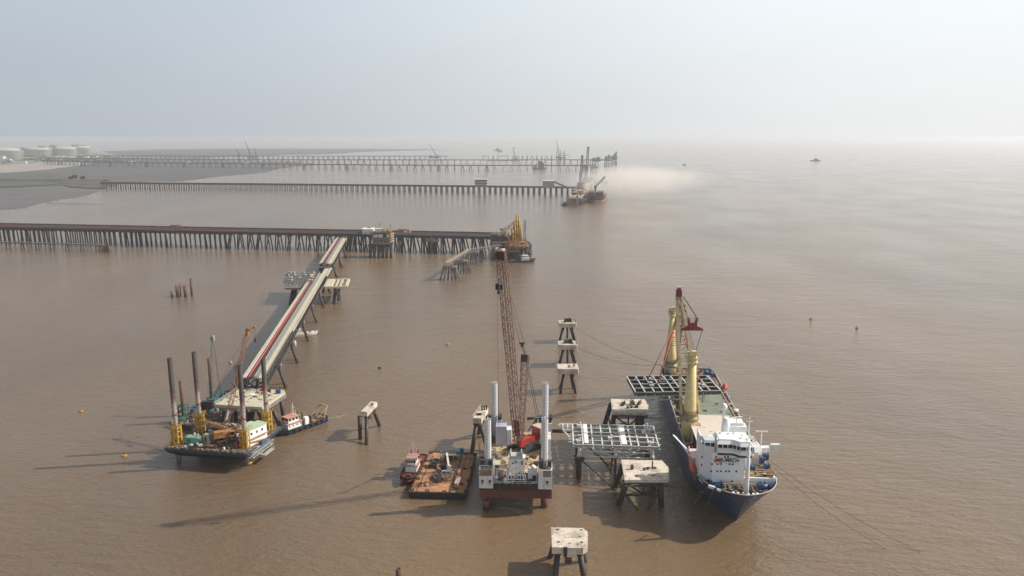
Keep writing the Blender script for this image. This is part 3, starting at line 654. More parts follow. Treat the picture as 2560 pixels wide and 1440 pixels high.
t, M_ = bulker(1486,509,150,34,'nearer bulk carrier with pink lower hull and brown hatch covers', M_hullblk, mat('pink_antifouling',(0.50,0.27,0.22),0.7,var=0.1), -0.15)
part('deck_crane', MB(M_).tube((0,30,9.5),(0,30,28),1.6).box((0,30,28),(4,5,4)).lattice((0,28,29),(17,34,47),2.6,2.0,8,0.6,up=(0,1,0)).bar((-2,30,30),(1,30,38),0.5), M_dark, t)
part('foremast', MB(M_).bar((0,8,12),(0,8,24),0.5).bar((-2,8,20),(2,8,20),0.3), M_whited, t)
t, M_ = bulker(1508,473,110,20,'farther hazy bulk carrier behind the pink hulled one', M_rust, M_dust, -0.16, False)
def ropes(name, label, pairs, r=0.12, group=None, m_=None):
    m = MB()
    for a, b, sag in pairs: m.catenary(a, b, sag, r)
    return solo(name, m, m_ or M_rope, label, 'rope', group)
ropes('mooring_line', 'slack mooring lines sweeping from the pink hulled ship to the quay', [(P(1488,487,12), P(1441,500,13), 3),(P(1486,489,12), P(1447,496,13), 3)], 0.3)
# quay end dolphins
for k, (u, lb) in enumerate([(1428,'leftmost pale pile cluster at the near end of the ore quay'),(1438,'pale pile cluster beside the leftmost one at the ore quay')]):
    c = P(u,515,0); m = MB(Matrix.Translation(c)).box((0,0,12),(9,9,3))
    for x, y in ((-3,-3),(3,-3),(-3,3),(3,3)): m.tube((x,y,-0.5),(x*0.8,y*0.8,11),1.0,n=8)
    solo('mooring_dolphin', m, M_concg, lb, 'dolphin', 'dolphins of the ore quay')
# dust blown off the harbour
def dust():
    m = bpy.data.materials.new('blown_dust'); m.use_nodes = True; t = m.node_tree; t.nodes.clear()
    v = t.nodes.new('ShaderNodeVolumePrincipled'); o = t.nodes.new('ShaderNodeOutputMaterial')
    v.inputs['Color'].default_value = (0.995,0.97,0.935,1); v.inputs['Anisotropy'].default_value = 0.1
    tcn = t.nodes.new('ShaderNodeTexCoord'); sp = t.nodes.new('ShaderNodeVectorMath'); sp.operation = 'LENGTH'
    n = t.nodes.new('ShaderNodeTexNoise'); n.inputs['Scale'].default_value = 1.6; n.inputs['Detail'].default_value = 4
    mp = t.nodes.new('ShaderNodeMapping'); mp.inputs['Scale'].default_value = (2.0,1.6,1.0)
    r1 = t.nodes.new('ShaderNodeMapRange'); r1.interpolation_type = 'SMOOTHSTEP'; r1.inputs['From Min'].default_value = 1.0; r1.inputs['From Max'].default_value = 0.1
    r1.inputs['To Min'].default_value = 0; r1.inputs['To Max'].default_value = 1.0
    r2 = t.nodes.new('ShaderNodeMapRange'); r2.inputs['From Min'].default_value = 0.27; r2.inputs['From Max'].default_value = 0.62
    mu = t.nodes.new('ShaderNodeMath'); mu.operation = 'MULTIPLY'; m2 = t.nodes.new('ShaderNodeMath'); m2.operation = 'MULTIPLY'; m2.inputs[1].default_value = 0.017
    for a, b in ((tcn.outputs['Object'], sp.inputs[0]), (sp.outputs['Value'], r1.inputs['Value']), (tcn.outputs['Object'], mp.inputs[0]), (mp.outputs[0], n.inputs['Vector']), (n.outputs['Fac'], r2.inputs['Value']), (r1.outputs[0], mu.inputs[0]), (r2.outputs[0], mu.inputs[1]), (mu.outputs[0], m2.inputs[0]), (m2.outputs[0], v.inputs['Density']), (v.outputs[0], o.inputs['Volume'])): t.links.new(a, b)
    return m
M_dustv = dust()
for nm, (u, v, h), (rx, ry, rz) in (('dust_cloud', (1568,452,36), (140,110,42)), ('dust_cloud', (1625,447,32), (165,120,34)), ('dust_cloud', (1490,474,20), (34,70,20))):
    c = P(u, v, h); mb = MB().lathe((0,0,0), [(math.sin(math.pi*k/12)+1e-4, -math.cos(math.pi*k/12)) for k in range(13)], 24)
    o = build(nm, mb, M_dustv, Matrix.Identity(4)); o.location = c; o.scale = (rx, ry, rz); o['kind'] = 'stuff'
scene.cycles.volume_step_rate = 3
# ---------------------------------------------------------------- the near oil pier
at0, L0 = polyline([(-200,603),(0,607),(585,621),(1160,634),(1250,637)])
def atE(s):
    p, d = at0(s); return p+Vector((-d.y, d.x, 0))*10, d
def sE(u):                      # arc length at picture column u (water level of the near piles)
    return min(range(0, int(L0), 3), key=lambda s: abs((at0(s)[0].x)/(at0(s)[0].y)*F/math.cos(PITCH)*0.985+1280-u))
HE = 18.0
t = thing('oil_pier', 'long dark pier crossing the left half, on tall piles with a red pipe', 'pier', atE(L0/2)[0], 0); OILP = t
def ribbon(off, z, w, h, s0=0, s1=None, n=46, m=None):
    m = m or MB(); s1 = L0 if s1 is None else s1
    for k in range(n):
        (a, d), (b, e) = atE(s0+(s1-s0)*k/n), atE(s0+(s1-s0)*(k+1)/n); na = Vector((-d.y,d.x,0)); nb = Vector((-e.y,e.x,0))
        m.bar(a+na*off+Vector((0,0,z)), b+nb*off+Vector((0,0,z)), w, h)
    return m
part('deck', ribbon(0, HE-1.0, 21, 1.8), M_pier, t)
part('edge_beam', ribbon(-10.7, HE-0.9, 0.7, 2.6), M_dark, t)
part('edge_beam', ribbon(10.7, HE-0.2, 0.7, 2.2), M_pier, t)
s800 = sE(800)
part('pipe', ribbon(-7.5, HE+0.9, 0.9, 0.8, 0, s800), M_redpipe, t, 'red pipe along the near edge')
for off, r_, mt_ in ((-5.8,0.7,M_concg),(-4.2,0.9,M_pier),(-2.4,0.6,M_concg),(2.5,0.7,mat('dull_brown_pipe',(0.11,0.075,0.06),0.7)),(4.0,0.9,M_concg),(5.6,0.6,M_pier)):
    part('pipe', ribbon(off, HE+0.8, r_, r_), mt_, t)
part('pipe', ribbon(-7.6, HE+0.9, 0.8, 0.8, s800, L0), M_concg, t)
part('pipe', ribbon(6.4, HE+1.2, 0.5, 0.5), mat('pinkish_pipe',(0.28,0.13,0.11),0.6), t)
part('cable_tray', ribbon(7.8, HE+1.7, 1.8, 2.6), mat('cable_cover',(0.13,0.115,0.10),0.8,var=0.3,scale=0.1), t)
m = MB()
for k in range(120):
    p, d = atE(L0*(k+0.5)/120); nv = Vector((-d.y,d.x,0)); m.bar(p-nv*8.6+Vector((0,0,HE+0.35)), p+nv*8.6+Vector((0,0,HE+0.35)), 0.5, 0.5)
part('pipe_sleepers', m, M_pier, t)
m = MB(); 
for k in range(60): 
    p, d = at0(L0*k/60); q, e = at0(L0*(k+1)/60); m.rail([p+Vector((0,0,HE)), q+Vector((0,0,HE))], 1.1, 6, 0.12)
part('railing', m, M_concg, t)
# bents
us = []; u = -190
while u < 1232: us.append(u); u += 12.6 if u < 560 else 25.5
for k, u in enumerate(us[:100]):
    s = sE(u); p, d = atE(s); nv = Vector((-d.y,d.x,0)); z = Vector((0,0,HE-1.9)); q = Vector((0,0,-0.6))
    b_ = part('cap_beam', MB().bar(p-nv*10.4+z-Vector((0,0,0.7)), p+nv*10.4+z-Vector((0,0,0.7)), 2.0, 1.6).bar(p-nv*9.5-d*2.2+z*1, p-nv*9.5+d*2.2+z*1, 1.6, 1.8), M_pile, t)
    if u < 560:
        legs = [(-9.5,0,-10,0.4), (7.5,0.8,8,1.2)] + ([(0,0,0.5,1.5)] if k % 4 == 2 else [])
    elif u < 870:
        legs = [(-9.3,-0.8,-10,-3.8),(-9.0,0.8,-9.5,3.4),(8,-0.6,8.5,-2.4),(8,0.6,8.8,3.2)]
        if k % 3 == 0: legs[1] = (-9,1.2,-10.5,-1.6)
    else:
        legs = [(-9.3,-0.5,-10,-1.0),(-8.2,1.2,-9.5,-1.8+3*(k%2)),(-4,1,-4,3.6),(6,-1,8,-3),(7,1,9,4.5)]
        if k % 2: legs.append((-9,0.4,-10.5,2.6))
    for (o1, a1, o2, a2) in legs:
        part('pile', MB().tube(p+nv*o1+d*a1+z, p+nv*o2+d*a2+q, 0.75, n=8), M_pile, b_)
# expansion loop, side platforms
def loopU(u, wpx, label):
    s = sE(u); p, d = atE(s); nv = Vector((-d.y,d.x,0)); w = wpx/2.3; z = Vector((0,0,HE+2.2)); m = MB()
    for o in (0, 1.6):
        m.path([p-d*w/2+nv*5+z+d*o, p-d*w*0.28+nv*20+z+d*o, p+d*w*0.45+nv*20+z-d*o, p+d*w/2+nv*5+z-d*o], 0.55, 8)
    m2 = MB().bar(p-d*w*0.25+nv*17+z-Vector((0,0,1.5)), p+d*w*0.4+nv*17+z-Vector((0,0,1.5)), 7, 1.2)
    for a in (-0.2,0.3): m2.tube(p+d*w*a+nv*17+Vector((0,0,-0.5)), p+d*w*a+nv*17+Vector((0,0,HE)), 0.8, n=6)
    t = thing('pipe_loop', label, 'pipe loop', p+nv*17, 0, 'red pipe loops of the oil pier')
    part('pipe', m, M_redpipe, t); part('platform', m2, M_pier, t)
loopU(392, 62, 'red pipe loop on the far side of the oil pier, above the side platform')
loopU(985, 55, 'red pipe loop on the far side of the oil pier, right of the control building')
def sideplat(u, v0, w, d_, hb, label, n=8, seed=1, legs=4):
    p = P(u, v0, 0); t = thing('side_platform', label, 'platform', p, 0, 'side platforms of the oil pier'); M_ = fr(t); rr = random.Random(seed)
    part('slab', MB(M_).prism([(-w/2,-d_*0.2),(-w*0.35,-d_/2),(w*0.35,-d_/2),(w/2,-d_*0.2),(w*0.45,d_/2),(-w*0.45,d_/2)], hb-2.4, hb), M_concg, t)
    m = MB(M_)
    for k in range(n): x, y = rr.uniform(-w*0.4,w*0.4), rr.uniform(-d_*0.35,d_*0.35); m.tube((x,y,hb-0.1),(x,y,hb+rr.uniform(1,2.4)),rr.uniform(0.3,0.7),n=7); m.bar((x,y,hb+1),(x+rr.uniform(-5,5),y,hb+1),0.4)
    part('manifold', m, M_concg, t)
    for k in range(legs):
        x = w*(-0.32+0.64*k/(legs-1)); part('pile', MB(M_).tube((x*0.8,(-1)**k*d_*0.25,hb-2.4),(x,(-1)**k*d_*0.4,-0.5),1.2,n=8), M_pile, t)
    return t, M_
sideplat(341, 608, 24, 14, 17.2, 'piped side platform at the left part of the oil pier', 12, 3, 4)
sideplat(1081, 632, 15, 9, 14.5, 'small ladder platform on the near side of the oil pier, right part', 7, 4, 4)
p = P(1096, 629, 0)
# cluster of piles beneath the branch junction, tangle of bracing
t = thing('bracing_cluster', 'tangled dark piles and braces under the pier where the branch meets it', 'pile cluster', P(870,627,0)); M_ = fr(t); rr = random.Random(9)
for k in range(10):
    x = rr.uniform(-9,18); y = rr.uniform(0,14); part('pile', MB(M_).tube((x,y,15),(x+rr.uniform(-3,3),y,-0.5),rr.uniform(0.6,1.0),n=7), M_pile, t)
m = MB(M_)
for k in range(14): x = rr.uniform(-9,16); y = rr.uniform(0,12); m.bar((x,y,rr.uniform(3,14)),(x+rr.uniform(-8,8),y+rr.uniform(-3,3),rr.uniform(3,14)),0.5)
part('brace', m, M_rustpile, t)
# white hut and control building on the pier
t, M_, w, hh = boxhouse('white_hut', 'white flat roofed hut beside the brown topped control building', 'building', 906,933,586,574,12,HE+0.2,M_whited,mat('cream_roof',(0.75,0.72,0.6),0.7),0,0)
for x in (-2.6,2.0): part('porthole', MB(M_).tube((x,-6.05,hh*0.42),(x,-6.2,hh*0.42),0.55,n=10), M_glass, t)
part('roof_vent', MB(M_).tube((-0.5,0,hh+0.5),(-0.5,0,hh+2),0.5,n=7), M_black, t); part('roof_vent', MB(M_).tube((1.5,0,hh+0.5),(1.5,0,hh+2),0.5,n=7), M_black, t)
t = thing('pier_control_building', 'two storey control building with brown railed roof on the oil pier', 'building', (X(955,590,768), 768, 13)); M_ = fr(t)
M_brown = mat('brown_cladding',(0.16,0.125,0.10),0.8,var=0.2); w = 17.5
part('ground_floor', MB(M_).box((0,0,4.2),(w,14,5)).box((0,-1,1.2),(w+1,17,1.2)), M_brown, t)
part('upper_floor', MB(M_).box((0,0,9.2),(w*0.98,13,4.6)), mat('grey_green_wall',(0.10,0.11,0.10),0.7), t)
for x in (-5.6,-0.4,6.9): part('panel', MB(M_).box((x,-6.55,9.0),(4.2 if x<6 else 2,0.12,3.0)), M_whited, t)
for x in (3.6,-6.2): part('window', MB(M_).box((x,-6.62,9.3),(2.0 if x>0 else 0.9,0.1,1.6)), M_glass, t)
for k in range(4): part('window', MB(M_).box((-6+3.4*k,-7.05,4.6),(0.9,0.1,0.9)), M_glass, t)
part('roof', MB(M_).box((-0.3,0,11.9),(w+2.5,15,0.7)), M_dark, t)
part('roof_cabin', MB(M_).box((-3.5,1,13.6),(5.5,6,2.8)).box((-3.5,1,15.3),(7,7,0.5)), M_whited, t)
m = MB(M_); rr = random.Random(2)
for k in range(26): m.box((rr.uniform(-1,8),rr.uniform(-5,5),rr.uniform(12.6,15.5)),(rr.uniform(0.5,2.4),rr.uniform(0.5,2.4),rr.uniform(0.4,1.4)),rz=rr.uniform(0,3))
m.rail([(-1,-6.5,12.4),(9.5,-6.5,12.4),(9.5,6.5,12.4)],1.4,1.6,0.2)
part('roof_plant', m, mat('ochre_rails',(0.42,0.27,0.12),0.7,var=0.3), t)
m = MB(M_)
for k in range(4): m.box((9.8,0,2.6+2.6*k),(3.4,12,0.35)); m.rail([(11.4,-6,2.6+2.6*k),(11.4,6,2.6+2.6*k)],1.1,2,0.15)
for k in range(3): m.bar((9.6,-6+(k%2)*9,2.6+2.6*k),(9.6,3-(k%2)*9,5.2+2.6*k),1.2,0.25)
part('external_stair', m, mat('pale_timber',(0.5,0.38,0.27),0.8,var=0.3), t)
m = MB(M_); m.bar((-6.5,0,12),(-6.5,0,20),0.3).bar((-1.8,0,15),(-1.8,0,22),0.35).bar((-3,0,20),(-1,0,20),0.25).bar((8.6,2,12),(8.6,2,20.5),0.3).bar((7.6,2,18),(9.6,2,18),0.25).bar((-7.6,0,12),(-7.6,0,16),0.25)
part('antenna', m, M_dark, t)
for k in range(12): x = -12+2.1*k; part('pile', MB(M_).tube((x,-7,1),(x+((-1)**k)*1.6,-9-(k%3),-13.5),1.25,n=8), M_pile, t)
# clutter on the pier beside the building
for k, (u, c, lb) in enumerate([(884,M_red,'red valve skid on the pier left of the white hut'),(893,M_teal,'green skid next to the white hut'),(1003,M_whited,'pale pipe rack unit right of the control building'),(1014,M_whited,'last pale pipe rack unit right of the control building')]):
    s = sE(u); p, d = atE(s); mb = MB(Matrix.Translation(p+Vector((0,-5 if k<2 else 6,HE+0.4))))
    mb.box((0,0,0.4),(5,2.5,0.6)).tube((-1.6,0,0.7),(-1.6,0,2.2),0.6).tube((1.2,0,0.7),(1.2,0,2.0),0.6).bar((-2,0,1.6),(2,0,1.6),0.4)
    solo('valve_skid', mb, c, lb, 'skid', 'skids on the oil pier')
# loading terminal at the pier end
tc = P(1275, 642, 0); t = thing('loading_terminal', 'cluttered brown loading terminal on close piles at the end of the oil pier', 'jetty head', (0, 762, 0)); rr = random.Random(21)
M_term = mat('terminal_brown',(0.13,0.085,0.062),0.85,var=0.35,stain=(0.36,0.22,0.13),samt=0.35,sscale=0.4)
M_ = fr(t)
part('deck', MB(M_).b2((-22,-16,14.5),(-2,18,17.5)).b2((-2,-20,11.5),(16,34,14)), M_term, t)
part('lower_deck', MB(M_).b2((-9,-22,8.5),(8,-15,10.2)), M_term, t)
for k in range(26):
    x = -20+36*((k*7)%26)/25; y = -22+50*((k*11)%26)/25 if x > -2 else -14+28*((k*5)%26)/25
    part('pile', MB(M_).tube((x,y,12.5),(x*1.03,y,-0.5),1.15,n=8), M_concg if k % 3 == 0 else M_pile, t)
m = MB(M_)
for k in range(12): m.b2((11.5+0.02*k,-12+3.8*k,-0.4),(14.5,-10+3.8*k,11.6))
m.b2((12.2,-12,8),(13.8,32,9.5))
m
part('fender_panel', m, M_concg, t)
part('machine_room', MB(M_).b2((-21,-8,17.6),(-8,10,24)).b2((-8,-4,17.6),(0,8,22)), M_dark, t)
m = MB(M_); m.lattice((-14,-12,24),(4,-4,37),2.2,2,8,0.4); part('boom', m, mat('buff_boom',(0.5,0.4,0.27),0.7), t)
m = MB(M_)
for k in range(30):
    x, y = rr.uniform(-6,6), rr.uniform(-24,-6); z = 10.2 if y < -17 else 14
    if rr.random() < 0.5: m.bar((x,y,z),(x,y,z+rr.uniform(2,8)),0.35)
    else: m.bar((x,y,z+rr.uniform(1,6)),(x+rr.uniform(-4,4),y+rr.uniform(-3,3),z+rr.uniform(1,6)),0.35)
for k in range(4): m.lattice((-6+3.6*k,-20,10),(-6+3.6*k,-20,19),1.6,1.6,5,0.25,up=(0,1,0))
part('access_tower', m, mat('rust_pink',(0.32,0.19,0.14),0.8,var=0.3), t)
m = MB(M_)
for k in range(18): m.box((rr.uniform(-12,6),rr.uniform(-10,10),rr.uniform(23,33)*0.9),(rr.uniform(1,3.4),rr.uniform(1,3),rr.uniform(1,3)),rz=rr.uniform(0,3))
part('winch', m, M_dark, t)
part('mast', MB(M_).lattice((13,4,14),(13,4,37),3,3,10,0.35,w2=1.6,h2=1.6,up=(0,1,0)).bar((11,4,30),(15.5,4,30),0.4), M_concg, t)
part('deck_cargo', MB(M_).box((1,-14,15),(10,3,1.4),rz=0.3).box((5,-6,15.4),(4,4,2.4)).box((10,2,15.2),(7,9,1.8)), mat('deck_orange',(0.55,0.22,0.09),0.7,var=0.3), t)
for k, (x, hh, ang) in enumerate([(0.5,30,0),(2.6,38,0.05),(4.8,44,-0.03),(7,43,0.03),(8.8,34,-0.05)]):
    c = Vector((x, 756+1.2*k, 14)); ta = thing('marine_loader', ['shortest yellow loading arm, leftmost in the bundle','second yellow loading arm from the left','third yellow loading arm, tallest of the bundle','fourth yellow loading arm, nearly as tall as the third','rightmost yellow loading arm of the bundle'][k], 'loader', c, ang, 'yellow loading arms'); Ma = fr(ta)
    part('riser', MB(Ma).tube((0,0,0),(0,0,hh*0.42),0.8).box((0,0,0.5),(1.8,1.8,1)), M_yel, ta)
    part('inboard_arm', MB(Ma).tube((-0.9,0,hh*0.38),(-0.3,-1,hh-14),0.75).bar((0.7,0,hh*0.3),(0.2,-1,hh-14),0.8), mat('ochre_paint',(0.52,0.30,0.03),0.5,stain=(0.3,0.2,0.05),samt=0.4), ta)
    part('outboard_arm', MB(Ma).tube((0.9,-1.5,hh*0.12),(-0.2,-1,hh-14),0.7), M_yel, ta)
    part('counterweight', MB(Ma).box((0,1.2,hh*0.30),(1.6,1.6,2.4)), M_yel, ta)
ta = thing('yellow_derrick', 'yellow inclined derrick left of the loading arm bundle', 'derrick', (-4,752,14)); Ma = fr(ta)
part('boom', MB(Ma).bar((5,0,1),(-6,-2,16),1.0).bar((5,2,1),(-6,-2,16),0.6), M_yel, ta); part('post', MB(Ma).bar((1,0,0),(1,0,13),0.8).bar((1,0,13),(-6,-2,16),0.3), M_yel, ta)
def fender(u, v, r, label, ax='Y'):
    p = P(u, v, 0); p.z = r*0.55; t = thing('floating_fender', label, 'fender', p, 0.3, 'floating fenders'); M_ = fr(t)
    part('bladder', MB(M_).lathe((0,0,0), [(r*math.sin(a), -r*1.5*math.cos(a)) for a in [0.05+k*(math.pi-0.1)/10 for k in range(11)]], 16, 'Y'), mat('fender_rubber',(0.05,0.04,0.038),0.9,var=0.3,scale=2), t)
    m = MB(M_)
    for y in (-0.7,0,0.7): m.lathe((0,y*r,0), [(r*1.0*math.cos(y*0.6)+0.1,-0.15),(r*math.cos(y*0.6)+0.35,0),(r*math.cos(y*0.6)+0.1,0.15)], 16, 'Y')
    part('tyre_net', m, M_black, t)
fender(1317,621,5,'round black fender at the right side of the loading terminal')
# ---------------------------------------------------------------- tugs
def tug(name, label, loc, rz, Ln, B, hullm, housem, roofm, trim=None, tiers=2, group=None, hx=0.42, aframe=False, fd=2.2, cat='tugboat'):
    """bow towards -y (local), stern at +y"""
    t = thing(name, label, cat, loc, rz, group); M_ = fr(t)
    M_ = M_ @ Matrix.Translation((0,-Ln/2,0)); m = MB(M_); hf = hull_mesh(m, Ln, B, fd, bow_z=1.1, bow=0.3, wl=0.9)
    part('hull', m, hullm, t)
    fs = (0.01,0.04,0.09,0.16,0.25,0.5,0.8,0.99)
    part('deck', MB(M_).prism([(-hf(f)[0]*0.95, f*Ln) for f in fs]+[(hf(f)[0]*0.95, f*Ln) for f in fs[::-1]], fd-0.7, fd-0.35), M_rust if trim is None else trim, t)
    m = MB(M_)
    for s in (-1,1): m.path([(s*hf(f)[0]*1.01, f*Ln, hf(f)[1]-0.3) for f in fs], 0.28, 6)
    m.path([(-hf(0.01)[0],0.01*Ln,hf(0)[1]-0.3),(0,-0.3,hf(0)[1]-0.3),(hf(0.01)[0],0.01*Ln,hf(0)[1]-0.3)],0.4,6)
    part('fender_rail', m, M_black, t)
    y0 = Ln*hx; hl = Ln*0.28; zt = fd-0.35
    for k in range(tiers):
        w = B*(0.60-0.12*k); l = hl*(1-0.3*k); hh = 2.2
        hs_ = part('deckhouse' if k < tiers-1 else 'wheelhouse', MB(M_).box((0,y0-hl*0.06*k,zt+hh/2),(w,l,hh)), housem, t)
        m = MB(M_)
        nw = 4
        if k == tiers-1:
            for j in range(nw): m.box((w*(-0.5+(j+0.5)/nw),y0-hl*0.06*k-l/2-0.03,zt+hh*0.62),(w/nw*0.75,0.06,0.9))
            for s in (-1,1):
                for j in range(3): m.box((s*(w/2+0.03),y0-hl*0.06*k+l*(-0.33+0.33*j),zt+hh*0.62),(0.06,l*0.22,0.9))
        else:
            for s in (-1,1):
                for j in range(4): m.box((s*(w/2+0.03),y0+l*(-0.4+0.26*j),zt+hh*0.55),(0.06,0.5,0.5))
        part('window', m, M_glass, hs_)
        zt += hh; part('roof', MB(M_).box((0,y0-hl*0.06*k,zt+0.1),(w+0.9,l+0.9,0.22)), roofm, t); zt += 0.2
    part('mast', MB(M_).bar((0,y0+0.8,zt),(0,y0+0.8,zt+5),0.22).bar((-1.2,y0+0.8,zt+3.4),(1.2,y0+0.8,zt+3.4),0.15).bar((-B*0.2,y0+1,zt),(-B*0.2,y0+1,zt+2.6),0.12).bar((B*0.2,y0+1,zt),(B*0.2,y0+1,zt+2.6),0.12), M_whited, t)
    for s in (-1,1): part('funnel', MB(M_).tube((s*B*0.2,y0+hl*0.62,fd),(s*B*0.2,y0+hl*0.62,fd+5),0.55,0.45), trim or M_dark, t)
    part('winch', MB(M_).tube((-1.2,Ln*0.74,fd+0.6),(1.2,Ln*0.74,fd+0.6),0.8).box((0,Ln*0.74,fd),(3.4,2,0.7)).box((0,Ln*0.14,fd+0.3),(1.8,1.2,1.0)), trim or M_dark, t)
    for k in range(7):
        for s in (-1,1): f = 0.2+0.11*k; part('tyre_fender', MB(M_).lathe((s*(hf(f)[0]*0.99+0.05), f*Ln, 1.1), [(0.2,-0.2),(0.62,-0.2),(0.62,0.2),(0.2,0.2)], 10, 'X'), M_black, t)
    return t, M_, hf
tug('harbour_tug','white and blue tug with dark fenders at the loading terminal',P(1301,655,0)+Vector((2,0,0)),-1.35+math.pi,26,9,M_blue,M_white,M_whited,None,2,'tugs')
fender(1268,647,3.2,'dark fender at the left end of the terminal tug')
fender(1321,636,3.0,'dark fender beside the bow of the terminal tug')
tug('harbour_tug','small dark tug lying left of the ore quay',P(1411,514,0),0.1,26,9,M_hullblk,M_dark,M_dark,None,2,'tugs')
# person-sized red mast seen at the terminal corner
# catwalk dolphins
def fan_dolphin(u, v, cw, cd, h, label, n=7, bottom=None):
    p = P(u, v, 0); t = thing('catwalk_dolphin', label, 'dolphin', p, 0, 'dolphins carrying the catwalk'); M_ = fr(t)
    part('cap', MB(M_).prism([(-cw/2,-cd/2),(cw/2,-cd/2),(cw/2,cd/2),(-cw/2,cd/2)], h-1.6, h).prism([(-cw*0.3,-cd*0.3),(cw*0.3,-cd*0.3),(cw*0.3,cd*0.3),(-cw*0.3,cd*0.3)], h, h+0.8), M_concg, t)
    for k in range(n):
        f = -1+2*k/(n-1)
        for y in (-1,1): part('pile', MB(M_).tube((f*cw*0.42,y*cd*0.3,h-1.6),(f*cw*0.72,y*cd*0.75,-0.5),0.5,n=7), M_concg if k % 2 else M_pile, t)
    part('bollard', MB(M_).tube((0,0,h+0.8),(0,0,h+2.2),0.4).box((1.5,0.3,h+1.2),(1,1,1)), M_dark, t)
    return p
fan_dolphin(1125,698,12,7,11,'nearest dolphin at the free end of the catwalk',6)
fan_dolphin(1152,681,12,8,11,'middle dolphin under the catwalk',7)
fan_dolphin(1183,660,12,8,11,'farthest catwalk dolphin, close to the oil pier',7)
t = thing('catwalk', 'narrow timber coloured catwalk climbing over three dolphins to the terminal', 'catwalk', P(1150,683,0)); M_ = Matrix.Identity(4)
pts = [P(1118,660,14.5), P(1172,627,14.8), P(1249,616,15.2)]
for a, b in zip(pts[:-1], pts[1:]): part('truss', MB().lattice(a, b, 2.0, 1.8, 8, 0.22), M_concg, t)
for a, b in zip(pts[:-1], pts[1:]): part('walkway', MB().bar(a+Vector((0,0,1.0)), b+Vector((0,0,1.0)), 1.7, 0.25).rail([a+Vector((1.1,0,1.1)), b+Vector((1.1,0,1.1))],1.1,3,0.12).rail([a+Vector((-1.1,0,1.1)), b+Vector((-1.1,0,1.1))],1.1,3,0.12), mat('catwalk_planks',(0.45,0.36,0.25),0.85,var=0.25) if a is pts[0] else M_concg, t)
for q in (pts[0], pts[1]): part('post', MB().bar((q.x-1,q.y,11),(q.x-1,q.y,q.z-0.9),0.4).bar((q.x+1,q.y,11),(q.x+1,q.y,q.z-0.9),0.4), M_concg, t)
# low old jetty on rusty pile pairs, left edge
at1, L1 = polyline([(-120,621),(0,622),(262,630)])
t = thing('low_jetty', 'low old pipe jetty on rusty pile pairs in front of the oil pier', 'jetty', at1(L1/2)[0])
m = MB()
for k in range(12): (a, d), (b, e) = at1(L1*k/12), at1(L1*(k+1)/12); m.bar(a+Vector((0,0,7.6)), b+Vector((0,0,7.6)), 2.4, 1.0)
part('beam', m, M_concg, t)
for k in range(10):
    p, d = at1(L1*(k+0.55)/10)
    for s in (-1,1): part('pile', MB().tube(p+d*s*1.6+Vector((0,0,7.2)), p+d*s*2.0+Vector((0,0,-0.5)), 0.55, n=8), M_rustpile, t)
p = P(266,630,0); m = MB(Matrix.Translation(p))
for x in (-3.6,0,3.6):
    for y in (-2,2): m.bar((x,y,-0.5),(x,y,7.6),0.8)
m.lattice((-4,0,2),(4,0,2),3,3,4,0.4).lattice((-4,0,6.2),(4,0,6.2),3,2.4,4,0.4).box((3,0,4),(2.5,3,5))
solo('rusty_end_frame', m, M_rustpile, 'rusty braced steel frame at the end of the low jetty', 'frame')
# free standing piles
for k, (tu, tv, bu, bv, r_, lb) in enumerate([(429,728,430,743,0.75,'short stump, leftmost of the free standing piles'),(440,712,442,741,0.6,'thin pile second from the left in the cluster'),(446,716,447,744,0.75,'pile third from the left, lower than its neighbours'),(450,710,452,738,0.55,'thin pile with a small bracket, fourth from the left'),(462,714,464,742,1.15,'thick flat topped pile in the cluster'),(477,696,480,739,0.85,'tallest pile, rightmost of the free standing cluster')]):
    p = P(bu,bv,0); top = H(tv,p.y); m = MB(Matrix.Translation(p)).lathe((0,0,-0.5), [(r_,0),(r_,top+0.5),(r_*0.75,top+0.5),(r_*0.75,top-1)], 12)
    if k == 3: m.box((1.1,0,top*0.7),(1.2,0.3,0.3))
    solo('steel_pile', m, M_rustpile, lb, 'pile', 'free standing piles by the branch trestle')
